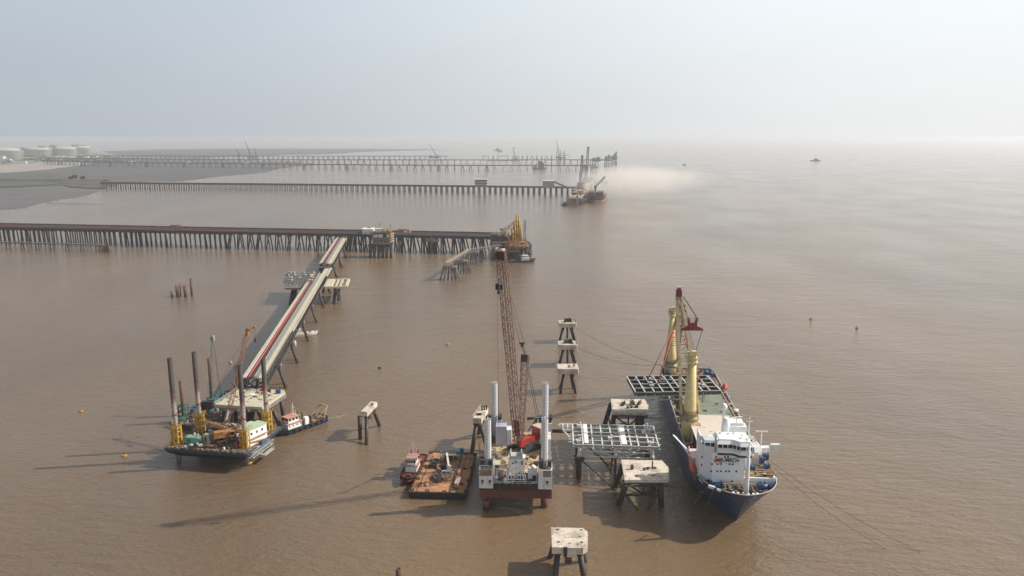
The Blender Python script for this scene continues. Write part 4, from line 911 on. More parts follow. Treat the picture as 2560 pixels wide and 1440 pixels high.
# ---------------------------------------------------------------- branch trestle
HT = 15.5
A0, A1 = P(636,945,HT), P(851,600,HT); td = (A1-A0); td.z = 0; TLn = td.length; td.normalize(); tn = Vector((td.y,-td.x,0))     # tn points right
def TP(s, o, z): return Vector((A0.x,A0.y,0))+td*s+tn*o+Vector((0,0,z))
M_road = mat('road_slab',(0.50,0.45,0.34),0.9,var=0.1,stain=(0.36,0.32,0.25),samt=0.3,sscale=0.08)
G1 = 262; G2 = 312
def trestle(s0, s1, label, seed):
    t = thing('trestle_span', label, 'trestle', TP((s0+s1)/2,0,0), 0, 'branch trestle spans')
    bx = lambda a, b, o, w, z, h: MB().bar(TP(a,o,z), TP(b,o,z), w, h)
    n = 6
    for k in range(n):
        a, b = s0+(s1-s0)*k/n, s0+(s1-s0)*(k+1)/n-0.12
        part('road_slab', bx(a,b,3.35,3.5,HT-0.15,0.3), M_road, t)
    part('edge_beam', bx(s0,s1,-4.95,0.9,HT+0.1,0.5), M_road, t); part('edge_beam', bx(s0,s1,5.25,0.25,HT+0.15,0.7), M_road, t)
    part('pipe', bx(s0,s1,-3.9,0.55,HT+0.3,0.5), mat('white_pipe',(0.62,0.60,0.56),0.5,stain=(0.35,0.27,0.2),samt=0.3), t)
    part('pipe', MB().tube(TP(s0,-2.6,HT+0.5), TP(s1,-2.6,HT+0.5), 0.42, n=10), M_redpipe, t, 'red pipe')
    part('pipe', MB().tube(TP(s0,-1.6,HT+0.3), TP(s1,-1.6,HT+0.3), 0.26, n=8), M_rust, t)
    part('pipe', MB().tube(TP(s0,-0.8,HT+0.3), TP(s1,-0.8,HT+0.3), 0.2, n=8), M_concg, t)
    part('tray_floor', bx(s0,s1,-1.6,6.0,HT-0.35,0.2), mat('grating',(0.16,0.15,0.14),0.8,var=0.3,scale=2), t)
    part('rack_rail', MB().rail([TP(s0,0.3,HT-0.2), TP(s1,0.3,HT-0.2)],1.5,2.2,0.13,3), M_steel, t)
    part('rack_rail', MB().rail([TP(s0,1.35,HT-0.2), TP(s1,1.35,HT-0.2)],1.2,2.2,0.11,2), M_steel, t)
    m = MB(); k = s0
    while k < s1: m.bar(TP(k,0.3,HT+0.05), TP(k,1.35,HT+0.05), 0.5, 0.15); k += 2.2
    m.bar(TP(s0,0.85,HT-0.04), TP(s1,0.85,HT-0.04), 0.15); part('rack_steps', m, M_steel, t)
    m = MB(); nb = int((s1-s0)/5)
    for o in (-4.6,4.9):
        m.bar(TP(s0,o,HT-4.2), TP(s1,o,HT-4.2), 0.5); m.bar(TP(s0,o,HT-0.7), TP(s1,o,HT-0.7), 0.5)
        for k in range(nb):
            a = s0+(s1-s0)*k/nb; b = s0+(s1-s0)*(k+1)/nb
            m.bar(TP(a,o,HT-0.7 if k%2 else HT-4.2), TP(b,o,HT-4.2 if k%2 else HT-0.7), 0.35); m.bar(TP(a,o,HT-4.2), TP(a,o,HT-0.7), 0.3)
    for s in (s0+0.2, s1-0.2):
        m.bar(TP(s,-4.6,HT-4.2), TP(s,4.9,HT-4.2), 0.5); m.bar(TP(s,-4.6,HT-4.2), TP(s,0,HT-0.8), 0.4); m.bar(TP(s,4.9,HT-4.2), TP(s,0,HT-0.8), 0.4); m.bar(TP(s,-4.6,HT-0.8), TP(s,0,HT-4.2), 0.4); m.bar(TP(s,4.9,HT-0.8), TP(s,0,HT-4.2), 0.4)
    part('truss', m, M_dark, t)
    return t
T1 = trestle(0, G1, 'long near span of the branch trestle with bright red pipe and cream road', 1)
T2 = trestle(G2, TLn+14, 'short far span of the branch trestle touching the oil pier', 2)
part('hand_rail', MB().rail([TP(0,5.5,HT), TP(80,5.5,HT)],1.2,1.2,0.16,3), M_dark, T1)
def tbent(s, label, right=2, left=2, hcap=11.0, w=11.5, fend=False):
    t = thing('trestle_pier', label, 'pier', TP(s,0,0), 0, 'piers under the branch trestle')
    part('cap', MB().bar(TP(s,-w/2,hcap-0.8), TP(s,w/2,hcap-0.8), 3.2, 1.6), M_concg, t)
    for k in range(right):
        part('pile', MB().tube(TP(s+(-1+2*k)*0.9,w/2-1.2,hcap-1.6), TP(s+(-1+2*k)*(4.5 if k else 3.0)-2,w/2+0.6+(1-k)*2.0,-0.5), 0.72, n=10), M_pile, t)
    for k in range(left):
        part('pile', MB().tube(TP(s+(-1+2*k)*0.9,-w/2+1.2,hcap-1.6), TP(s+(-1+2*k)*3.4,-w/2-0.4,-0.5), 0.72, n=10), M_pile, t)
    part('bearing', MB().box(TP(s,w/2-0.8,hcap+0.15), (1,1,0.5)).box(TP(s,-w/2+0.8,hcap+0.15), (1,1,0.5)), M_dark, t)
    if fend: part('fender', MB().tube(TP(s-1,w/2+1.0,hcap-3), TP(s-1,w/2+1.0,hcap+0.6), 0.6, n=8), M_whited, t)
def sT(u, v): q = P(u,v,0); return (q-Vector((A0.x,A0.y,0))).dot(td)
tbent(sT(706,968)+3, 'first trestle pier behind the concrete platform', 2, 1)
tbent(sT(733,905)+2, 'second trestle pier from the concrete platform, with pale fender', 2, 2, fend=True)
tbent(sT(764,847), 'third trestle pier, standing over the moored workboat', 2, 2)
tbent(sT(784,803), 'fourth trestle pier from the concrete platform', 1, 2)
tbent(sT(796,766), 'fifth trestle pier, right before the side platforms', 2, 2)
tbent(G1+4, 'broad trestle pier at the gap between the two spans', 2, 2)
tbent(sT(843,694), 'trestle pier under the near end of the far span', 2, 2)
tbent(sT(853,668), 'trestle pier under the middle of the far span', 3, 2)
tbent(sT(862,645), 'last trestle pier before the oil pier', 2, 2)
# gap structure: lower deck with green-grey pipework
t = thing('junction_deck', 'cream deck with low truss bridging the gap of the branch trestle', 'deck', TP((G1+G2)/2,0,0))
part('slab', MB().bar(TP(G1+0.3,3.3,13.4), TP(G2-12,3.3,13.4), 5.4, 0.8), M_road, t)
part('pump_box', MB().bar(TP(G2-14,0.2,13.0), TP(G2-7,0.2,13.0), 9, 3.0), M_dark, t)
m = MB()
for s in (G1+6,G1+16,G1+26,G2-4): m.bar(TP(s,-4,9), TP(s,5,9), 1.2, 1.2); m.bar(TP(s,-4,9), TP(s,-4,15), 0.4); m.bar(TP(s,5,9), TP(s,5,15), 0.4)
for o in (-4,0,5): m.bar(TP(G1,o,9.8), TP(G2,o,9.8), 0.9, 1.2)
part('frame', m, M_dark, t)
# side platforms at the gap
t = thing('pipe_platform', 'side platform left of the trestle crowded with pale pipe frames', 'platform', P(745,738,0)); rr = random.Random(4)
pc = [P(712,719,12.5), P(783,719,12.5), P(792,692,12.5), P(722,690,12.5)]; yN, yF = pc[0].y, pc[2].y
part('slab', MB().prism([(q.x,q.y) for q in pc], 11, 12.3), M_concg, t)
for k in range(4):
    y = yN+(yF-yN)*(k+0.5)/4; xl, xr = pc[0].x+(pc[3].x-pc[0].x)*(k+0.5)/4, pc[1].x+(pc[2].x-pc[1].x)*(k+0.5)/4; m = MB()
    for j in range(9):
        x = xl+(xr-xl)*j/8; m.bar((x,y,12.3),(x,y,16.5+rr.uniform(-0.4,1.2)),0.35)
        if j < 8: m.bar((x,y,13.6+(j%2)),(xl+(xr-xl)*(j+1)/8,y,14.4),0.3)
    for z in (13.5,15,16.4): m.bar((xl-rr.uniform(0,4),y,z),(xr,y,z),0.4)
    for j in range(5): x = xl+(xr-xl)*rr.random(); m.bar((x,y,16.5),(x,y+5,16.5),0.45); m.box((x,y,17),(1.2,1.2,0.8))
    part('pipe_frame', m, mat('galvanised',(0.36,0.36,0.34),0.6,var=0.2), t)
for (u, v, tu) in ((724,760,722),(731,750,730),(737,745,740),(762,742,760)): q = P(u,v,0); part('pile', MB().tube((X(tu,722,yN+8),yN+8+rr.uniform(-3,18),11),(q.x,q.y,-0.5),1.0,n=9), M_pile, t)
t = thing('open_grid_platform', 'open gridded concrete platform right of the branch trestle', 'platform', P(842,735,0))
pc = [P(812,719,12.5), P(866,717,12.5), P(872,699,12.5), P(822,700,12.5)]
m = MB()
for a, b in zip(pc, pc[1:]+pc[:1]): m.bar(a, b, 2.0, 1.4)
for f in (0.3,0.5,0.7): m.bar(pc[0].lerp(pc[1],f)-Vector((0,0,0.1)), pc[3].lerp(pc[2],f)-Vector((0,0,0.1)), 1.4, 1.2)
m.bar(pc[0].lerp(pc[3],0.5)-Vector((0,0,0.25)), pc[1].lerp(pc[2],0.5)-Vector((0,0,0.25)), 1.5, 1.0)
m.prism([(pc[0].x,pc[0].y),(pc[0].lerp(pc[1],0.3).x,pc[0].y),(pc[3].lerp(pc[2],0.3).x,pc[3].y),(pc[3].x,pc[3].y)], 12.0, 13.4)
part('grid', m, M_road, t)
for (u, v, tu) in ((834,760,838),(838,761,842),(846,751,842),(849,750,846),(808,728,812)): q = P(u,v,0); part('pile', MB().tube((X(tu,722,560),562,12),(q.x,q.y,-0.5),0.95,n=9), M_pile, t)
# workboat under the trestle
t = thing('crew_boat', 'white crew boat with open deck moored under the branch trestle', 'boat', P(759,838,0), -1.15); M_ = fr(t) @ Matrix.Rotation(math.pi,4,'Z') @ Matrix.Translation((0,-9,0))
m = MB(M_); hf = hull_mesh(m, 18, 5, 1.6, bow_z=0.8); part('hull', m, M_white, t)
part('deck', MB(M_).prism([(-1.9,2.5),(-2.2,6),(-2.2,17),(2.2,17),(2.2,6),(1.9,2.5)], 1.3, 1.65), M_whited, t)
part('wheelhouse', MB(M_).box((0,12.5,3.0),(3.2,4,2.6)), M_whited, t); part('window', MB(M_).box((0,10.45,3.4),(2.8,0.08,0.8)), M_glass, t)
part('seats', MB(M_).box((0,5,1.9),(1.8,1.2,0.5)).box((0,7.5,1.9),(3,0.8,0.5)).box((0,9,1.9),(1.2,1,0.6)), M_red, t)
# ---------------------------------------------------------------- dolphins
def trestle_cap(label, name, top, h, th, legs, r_=0.9, cat='dolphin', group=None, bollards=2, seed=0, mt=None, gear=None):
    """top: plan polygon (world xy); legs: ((xt,yt),(xb,yb))"""
    cx = sum(p[0] for p in top)/len(top); cy = sum(p[1] for p in top)/len(top); rr = random.Random(seed)
    t = thing(name, label, cat, (cx,cy,0), 0, group)
    mcap = MB().prism(top, h-th, h)
    for (a, b) in legs:
        part('pile', MB().tube((a[0],a[1],h-th+0.05),(b[0],b[1],-0.6),r_,n=12), M_pile, t)
        part('pile_head', MB().tube((a[0],a[1],h-th-0.9),(a[0],a[1],h-th+0.02),r_*1.5,n=12), M_dark, t)
    for k in range(bollards):
        x = cx+(rr.uniform(-0.3,0.3))*(max(p[0] for p in top)-min(p[0] for p in top)); y = cy+rr.uniform(-0.25,0.25)*(max(p[1] for p in top)-min(p[1] for p in top))
        part('bollard', MB().tube((x,y,h),(x,y,h+0.7),0.35).box((x,y,h+0.75),(1.3,0.4,0.25)), M_dark, t)
    m = mcap; m.use(1)
    for a, b in zip(top, top[1:]+top[:1]):
        a_, b_ = Vector((*a,h)), Vector((*b,h)); n_ = max(1, int((b_-a_).length/2.2))
        for j in range(n_): p_ = a_.lerp(b_, (j+0.5)/n_); p_ = p_+(Vector((cx,cy,h))-p_)*0.05; m.bar(p_, p_+Vector((0,0,rr.uniform(0.3,0.9))), 0.07)
    part('cap', m, [mt or M_conc, M_rustpile], t)
    return t, cx, cy
# three mooring dolphins in line
for k, (v0, hgt, gear, lb) in enumerate([(983,12.5,False,'nearest of the three dolphins in line, bare topped'),(915,12,True,'middle dolphin of the three in line, with teal winch'),(856,12,True,'farthest dolphin of the three in line, with dark winch')]):
    wl, wr = P((1400,1398,1398)[k],v0,0), P((1439,1440,1439)[k],v0,0); cx = (wl.x+wr.x)/2; y = wl.y+2.5; hw = (wr.x-wl.x)/2
    cw = (53,47,43)[k]/2*y/F*1.03
    top = [(cx-cw,y-4),(cx+cw*0.94,y-4),(cx+cw,y-2.6),(cx+cw,y+4.5),(cx-cw,y+4.5)]
    legs = [((cx-hw*0.55,y-1.5),(cx-hw,y-3)),((cx+hw*0.55,y-1.5),(cx+hw,y-3)),((cx-hw*0.3,y+2),(cx-hw*0.9,y+5)),((cx+hw*0.3,y+2),(cx+hw*0.9,y+5))]
    if gear: legs.append(((cx,y),(cx,y-2)))
    t, cx, cy = trestle_cap(lb, 'mooring_dolphin', top, hgt, 2.6, legs, 0.62, group='three mooring dolphins in line', bollards=2, seed=k)
    part('ladder', MB().bar((cx-cw-0.3,y-3,3),(cx-cw-0.3,y-3,hgt),0.12).bar((cx-cw-0.3,y-2.4,3),(cx-cw-0.3,y-2.4,hgt),0.12), M_rustpile, t)
    if gear:
        tw = thing('mooring_winch', ['','teal winch on the middle dolphin','dark green winch on the farthest dolphin'][k], 'winch', (cx-0.6,cy+0.5,hgt), 0, 'winches on the dolphins'); Mw = fr(tw)
        part('base', MB(Mw).box((0,0,0.25),(5,2.6,0.5)), M_dark, tw)
        part('housing', MB(Mw).box((-0.8,0,1.3),(2.8,1.8,1.6)), M_teal if k == 1 else mat('dark_green',(0.03,0.07,0.06),0.6), tw)
        part('drum', MB(Mw).tube((1.0,-0.9,1.1),(1.0,0.9,1.1),0.8).tube((1.0,-1,1.1),(1.0,-0.85,1.1),1.1).tube((1.0,0.85,1.1),(1.0,1,1.1),1.1), M_black, tw)
        part('fairlead', MB().bar((cx+cw*0.7,cy-2,hgt),(cx+cw*0.7,cy-2,hgt+1.4),0.4).bar((cx+cw*0.7,cy+1,hgt),(cx+cw*0.7,cy+1,hgt+1.4),0.4).bar((cx-cw*0.6,cy-2,hgt),(cx-cw*0.6,cy-2,hgt+1.2),0.35), M_red, t)
# dolphin at the bottom edge
q = [P(1380,1368,10), P(1458,1370,10), P(1469,1362,10), P(1470,1330,10), P(1457,1320,10), P(1378,1318,10)]
c0, c1 = q[0], q[2]
top = [(p.x,p.y) for p in q]
trb, cx, cy = trestle_cap('clean concrete dolphin with chamfered corner at the bottom edge of the view', 'mooring_dolphin', top, 10, 2.0, [((12.6,191.7),(11.7,188.6)),((18.6,191.7),(20.2,187.6)),((12.6,198),(11.0,202)),((19,198),(21,199.5))], 0.85, bollards=0)
for (u, v) in ((1394,1324),(1453,1325),(1396,1355),(1454,1356)): p = P(u,v,10); part('pile_top', MB().tube((p.x,p.y,9.95),(p.x,p.y,10.06),0.45,n=4).box((p.x,p.y,10.05),(0.9,0.25,0.12),rz=0.6), M_dark, trb)
for (u, v, rx) in ((1424,1358,0.45),(1444,1360,0.45),(1449,1341,0.4)): p = P(u,v,10.03); m = MB(); m.path([p+Vector((rx*math.cos(a),rx*0.5*math.sin(a),0)) for a in [k*math.pi/5 for k in range(11)]],0.05,4); part('lifting_ring', m, M_dark, trb)
p = P(1420.5,1340,10.02); m = MB(); m.path([p+Vector((a,b,0)) for a, b in ((-1.1,-0.9),(1.1,-0.9),(1.1,0.9),(-1.1,0.9),(-1.1,-0.9))],0.05,4); part('base_plate', m, M_concg, trb)
p = P(1412,1372,8.5); part('ladder_platform', MB().box((p.x,189.5,8.8),(1.0,0.6,2.8)).box((p.x+0.8,189.2,6.4),(1.9,1.2,1.2)), M_dark, trb)
# beam dolphin and its pile
q = [P(907,1024,11.5), P(925,1026,11.5), P(945,1006,11.5), P(945,1005,11.5), P(927,1004,11.5)]
top = [(-60.9,290),(-58.1,289.6),(-56.2,301.5),(-59.0,302)]
t, cx, cy = trestle_cap('narrow beam shaped dolphin on two raking piles left of centre', 'beam_dolphin', top, 11.6, 1.9, [((-58.9,292),(-57.8,283.8)),((-57.6,299),(-56.0,304.5))], 0.75, bollards=1)
rr = random.Random(6); m = MB()
for k in range(16): y = rr.uniform(291,300); x = -57.0+rr.uniform(-1,0.8); m.bar((x,y,rr.uniform(7.5,9.6)),(x+rr.uniform(-1,1),y+rr.uniform(-2,2),rr.uniform(7.5,9.6)),0.2)
m.box((-58.6,293,8.3),(2.6,3,0.8)).bar((-60,291,9.2),(-61,290.5,9.2),0.3)
part('scaffold', m, M_rustpile, t)
solo('steel_pile', MB(Matrix.Translation(P(901,1098,0))).lathe((0,0,-0.5), [(0.85,0),(0.85,10.3),(0.65,10.3),(0.65,9)], 14), M_pile, 'thick dark pile standing just left of the beam dolphin', 'pile')
solo('steel_pile', MB(Matrix.Translation(P(997,1452,0))).lathe((0,0,-0.5), [(0.75,0),(0.75,4.2),(0.55,4.2),(0.55,3)], 14), M_rustpile, 'lone rusty pile cut by the bottom edge', 'pile')
# T-head dolphin beside the rig
top = [(-15.2,280),(-11.9,279.5),(-9.6,291.5),(-12.6,292)]
t, cx, cy = trestle_cap('long beam dolphin with coiled hose and drums behind the white rig', 'beam_dolphin', top, 12.8, 2.2, [((-13.8,281.5),(-15.6,276.8)),((-13.0,283),(-9.0,277)),((-11.2,290),(-14,296)),((-11.2,290),(-7.5,294))], 0.85, bollards=0)
part('pile_head_ring', MB().lathe((-13.3,282.3,8.6), [(1.6,0),(2.0,0.5),(2.0,1.2),(1.6,1.9)], 12), M_rustpile, t)
part('hose_coil', MB().lathe((-12.9,283.5,12.85), [(0.5,0),(1.1,0),(1.1,0.35),(0.5,0.35)], 14), M_black, t)
for k in range(3): part('drum', MB().tube((-12+0.9*k,288.5+0.4*k,12.8),(-12+0.9*k,288.5+0.4*k,14.6),0.33), M_black, t)
part('railing', MB().rail([(-15.2,280,12.8),(-12.6,292,12.8)],1.1,3,0.08), M_whited, t)
# buoys
def buoy(u, v, label, mt=M_yel, L_=1.6, r=0.55, rz=0.0, kind='drum'):
    p = P(u,v,0); t = thing('mooring_buoy', label, 'buoy', p, rz, 'buoys on the water'); M_ = fr(t)
    if kind == 'drum': part('float', MB(M_).lathe((0,0,0.15), [(r*0.7,-L_/2),(r,-L_/2+0.15),(r,L_/2-0.15),(r*0.7,L_/2)], 14, 'X'), mt, t); part('ring', MB(M_).lathe((0,0,0.15+r), [(0.12,-0.05),(0.22,-0.05),(0.22,0.05),(0.12,0.05)], 8, 'X'), M_dark, t)
    else: part('float', MB(M_).lathe((0,0,-0.2), [(L_*0.5,0),(L_*0.55,0.5),(L_*0.3,0.8),(0.15,0.9),(0.1,1.5)], 12), mt, t); part('topmark', MB(M_).box((0,0,1.5),(0.5,0.5,0.4)), mt, t)
buoy(202,1029,'yellow drum buoy alone at the far left',rz=0.1)
buoy(311,1141,'yellow drum buoy among the rig shadows at the left',L_=2.0,rz=0.2)
buoy(622,1160,'yellow drum buoy touching the front right leg of the rusty rig',L_=2.4,r=0.65,rz=0.25)
buoy(674,1112,'yellow drum buoy at the rear right leg of the rusty rig',L_=1.6,r=0.75,rz=1.2)
buoy(1119,862,'yellow drum buoy alone in the middle water',L_=2.4,r=0.6)
buoy(2027,799,'orange buoy right of the heavy lift ship, upper of two',M_rust,1.7,kind='cone')
buoy(2142,821,'red buoy farthest to the right',M_maroon,1.9,kind='cone')
solo('floating_drum', MB(Matrix.Translation(P(949,921,0))).lathe((0,0,0.1), [(0.4,-0.8),(0.6,-0.6),(0.6,0.6),(0.4,0.8)], 12, 'X').box((-0.4,0,0.7),(0.5,0.4,0.3)), M_black, 'small dark float drifting in the middle of the water', 'float')
# ---------------------------------------------------------------- concrete platform at the trestle foot
q = [P(537,1011,12.5), P(655,1018,12.5), P(663,1013,12.5), P(713,979,12.5), P(708,974,12.5), P(594,974,12.5)]
top = [(p.x,p.y) for p in q]
t, cx, cy = trestle_cap('wide cream concrete platform at the foot of the branch trestle', 'pile_platform', top, 12.5, 1.1, [], cat='platform', bollards=0, mt=M_road)
yN, yF = q[0].y, q[5].y; xl, xr = q[0].x, q[1].x
part('edge_beam', MB().bar((xl,yN-0.2,10.7),(xr,yN-1.6,10.7),1.2,1.4).bar((xr+0.6,yN,10.7),(q[3].x,q[3].y,10.7),1.0,1.4), M_concg, t)
for k in range(5): x = xl+1.5+(xr-xl-3)*k/4; part('fender_block', MB().box((x,yN-1.2-0.06*k*4,10.6),(0.7,0.5,1.0)), M_whited, t)
for (x0, y0, dx, dy) in ((xl+3,yN+2,-1,1),(xl+5,yN+10,-2,3),(xl+11,yN+3,1.5,-2.5),(xl+13,yN+4,-2,3),(xr-1,yN+1.5,1,-4),(xr+0.6,yN+5,5,-2),(xr-6,yN+5,-1.5,-3),(xr+2.5,yN+13,1.0,0),(xr-9,yN+12,2,4),(xr+0.5,yN+2.5,-2.5,-1)):
    part('pile', MB().tube((x0,y0,11.2),(x0+dx,y0+dy,-0.6),0.85,n=12), M_pile, t)
rr = random.Random(31)
for k in range(9):
    x, y = rr.uniform(xl+3,xr-1), rr.uniform(yN+7,yF-2)
    part('formwork', MB().box((x,y,12.75),(rr.uniform(1,3),rr.uniform(0.6,2),rr.uniform(0.25,0.6)),rz=rr.uniform(0,3)), [M_timber, M_concg, M_white, M_rust][k % 4], t)
for x, y, c in ((xr-3,yF-4,M_rust),(xr-5.5,yF-3,M_red),(xr+1.5,yF-5,M_blue)):
    tt = thing('site_machine', {M_rust.name:'rusty winch frame on the cream platform below the trestle truss',M_red.name:'red generator on the cream platform below the trestle truss',M_blue.name:'small blue trestle on the right of the cream platform'}[c.name], 'machine', (x,y,12.5)); Mt = fr(tt)
    part('body', MB(Mt).box((0,0,0.9),(2.0,1.2,1.1)), c, tt); part('legs', MB(Mt).bar((-0.9,-0.5,0),(-0.9,0.5,0),0.2).bar((0.9,-0.5,0),(0.9,0.5,0),0.2).bar((-0.9,0,0),(-0.9,0,1.5),0.15).bar((0.9,0,0),(0.9,0,1.5),0.15).bar((-0.9,0,1.6),(0.9,0,1.6),0.2), c, tt)
part('hand_rail', MB().rail([(xl,yN,12.5),(q[5].x,q[5].y,12.5)],1.0,2,0.08), M_whited, t)

# ---------------------------------------------------------------- crawler crane builder
def crawler(name, label, loc, rz, foot, tip, w, bays, bodym, boomm, size=1.0, group=None, tipw=None, counter=True, chord=0.22, mast=None, plate=0):
    """foot/tip are world points of the boom"""
    t = thing(name, label, 'crane', loc, rz, group); M_ = fr(t); s = size
    for sx in (-1,1):
        tr = part('track', MB(M_).prism([(sx*2.4*s-0.45*s,-3.4*s),(sx*2.4*s+0.45*s,-3.4*s),(sx*2.4*s+0.45*s,3.4*s),(sx*2.4*s-0.45*s,3.4*s)],0.15*s,1.15*s), M_dark, t)
        m = MB(M_)
        for k in range(14): m.box((sx*2.4*s,(-3.2+6.4*k/13)*s,1.2*s),(1.0*s,0.3*s,0.1*s))
        part('track_shoes', m, M_rustpile, tr)
    part('carbody', MB(M_).box((0,0,1.2*s),(4.4*s,2.6*s,0.9*s)).tube((0,0,1.4*s),(0,0,2.0*s),1.4*s,n=16), M_dark, t)
    b_ = part('upper_works', MB(M_).box((0.2*s,1.4*s,2.9*s),(3.4*s,6.2*s,1.8*s)).box((-0.4*s,2.6*s,3.95*s),(2.4*s,3.2*s,0.5*s)).bar((-1.5*s,-2*s,2.2*s),(-1.5*s,4.6*s,2.2*s),0.4*s).bar((1.7*s,-2*s,2.2*s),(1.7*s,4.6*s,2.2*s),0.4*s), bodym, t)
    part('cab', MB(M_).box((-1.5*s,-1.9*s,3.1*s),(1.3*s,1.7*s,2.1*s)), bodym, t)
    part('window', MB(M_).box((-1.5*s,-2.78*s,3.4*s),(1.1*s,0.06,1.1*s)).box((-2.17*s,-1.9*s,3.4*s),(0.06,1.3*s,1.0*s)), M_glass, t)
    if counter: part('counterweight', MB(M_).box((0.1*s,5.0*s,3.0*s),(4.0*s,1.3*s,1.9*s)), M_dark, t)
    m = MB(); f = Vector(foot); q_ = Vector(tip)
    m.lattice(f.lerp(q_,0.06), f.lerp(q_,0.95), w, w, bays, chord, w2=tipw or w*0.85, h2=(tipw or w*0.85), up=(0,1,0.2))
    d = (q_-f).normalized(); x_ = d.cross(Vector((0,1,0.2))).normalized()
    for sx in (-1,1): m.bar(f+x_*sx*w*0.4, f.lerp(q_,0.06)+x_*sx*w*0.5, chord*1.6)
    m.bar(f-x_*w*0.45, f+x_*w*0.45, chord*2)
    bo = part('boom', m, boomm, t)
    part('boom_head', MB().bar(f.lerp(q_,0.945), q_, w*0.8, w*0.7).tube(q_-x_*w*0.4, q_+x_*w*0.4, w*0.4, n=12), M_dark if tipw is None else boomm, bo)
    if plate: a = f.lerp(q_,plate); part('boom_plate', MB().bar(a+Vector((0,-w*0.55,0)), f.lerp(q_,plate+0.09)+Vector((0,-w*0.55,0)), w*0.45, 0.06), M_white, bo)
    return t, M_

# ---------------------------------------------------------------- rusty jack-up rig (left)
LR = thing('jack_up_rig', 'dark blue jack-up rig with four rusty legs in yellow jacking frames', 'rig', (-128.6,264.3,0), R(-9.5)); ML = fr(LR)
W_, D_ = 33.0, 27.5
m = MB(ML); zt, zb = 6.9, 3.1
top_ = [(0,0),(W_,0),(W_,D_),(0,D_)]; bot = [(3.4,3.0),(W_-3.4,3.0),(W_-2.6,D_-2),(3,D_-2)]
m.prism(bot, zb, zt-1.5, [(0.6,0.2),(W_-0.6,0.2),(W_-0.6,D_-0.2),(0.6,D_-0.2)]); m.prism([(0.6,0.2),(W_-0.6,0.2),(W_-0.6,D_-0.2),(0.6,D_-0.2)], zt-1.5, zt-0.9)
part('hull', m, M_hullblk, LR)
part('sheer_strake', MB(ML).prism(top_, zt-0.9, zt), mat('worn_blue',(0.025,0.045,0.085),0.6,stain=(0.07,0.045,0.035),samt=0.3), LR)
M_rigdeck = mat('rusty_deck',(0.11,0.075,0.052),0.9,var=0.4,scale=0.8,stain=(0.32,0.21,0.13),samt=0.35,sscale=0.4)
part('deck', MB(ML).prism([(0.3,0.3),(W_-0.3,0.3),(W_-0.3,D_-0.3),(0.3,D_-0.3)], zt+0.004, zt+0.06), M_rigdeck, LR)
m = MB(ML); rr = random.Random(8)
for k in range(46):
    x = 0.8+rr.random()*(W_-1.6); m.box((x,0.35+rr.uniform(0,0.5),zt+0.35),(rr.uniform(0.3,1.3),0.5,rr.uniform(0.3,0.8)))
part('edge_clutter', m, mat('tarnished_yellow',(0.36,0.27,0.12),0.8,var=0.5,scale=1.2,stain=(0.10,0.22,0.17),samt=0.35,sscale=0.9), LR)
part('railing', MB(ML).rail([(0,0.1,zt),(W_,0.1,zt)],1.1,2,0.09).rail([(0,0.1,zt),(0,D_,zt)],1.1,2,0.09).rail([(0,D_,zt),(W_,D_,zt)],1.1,2,0.09), M_rustpile, LR)
def leg_mat():
    """steel leg: dark and rusty aloft, bare pale steel lower down with a red band"""
    m = bpy.data.materials.new('rig_leg_steel'); m.use_nodes = True; t = m.node_tree; b = t.nodes['Principled BSDF']; b.inputs['Roughness'].default_value = 0.7
    tcn = t.nodes.new('ShaderNodeTexCoord'); sp = t.nodes.new('ShaderNodeSeparateXYZ'); n = t.nodes.new('ShaderNodeTexNoise'); n.inputs['Scale'].default_value = 1.1; n.inputs['Detail'].default_value = 6
    ad = t.nodes.new('ShaderNodeMath'); ad.operation = 'MULTIPLY_ADD'; ad.inputs[1].default_value = 4.0
    cr = t.nodes.new('ShaderNodeValToRGB'); mr = t.nodes.new('ShaderNodeMapRange'); mr.inputs['From Max'].default_value = 45
    e = cr.color_ramp.elements; e[0].position = 0; e[0].color = (0.08,0.075,0.07,1); e[1].position = 1; e[1].color = (0.035,0.03,0.03,1)
    for p_, c in ((0.07,(0.26,0.24,0.22)),(0.40,(0.42,0.38,0.34)),(0.435,(0.36,0.33,0.30)),(0.44,(0.30,0.03,0.03)),(0.46,(0.30,0.03,0.03)),(0.465,(0.38,0.34,0.30)),(0.53,(0.30,0.24,0.20)),(0.59,(0.13,0.055,0.04)),(0.66,(0.045,0.032,0.03))): x = e.new(p_); x.color = (*c,1)
    for a, b_ in ((tcn.outputs['Object'], sp.inputs[0]), (tcn.outputs['Object'], n.inputs['Vector']), (n.outputs['Fac'], ad.inputs[0]), (sp.outputs['Z'], ad.inputs[2]), (ad.outputs[0], mr.inputs['Value']), (mr.outputs[0], cr.inputs['Fac']), (cr.outputs['Color'], b.inputs['Base Color'])): t.links.new(a, b_)
    return m
M_leg = leg_mat()
inv = ML.inverted()
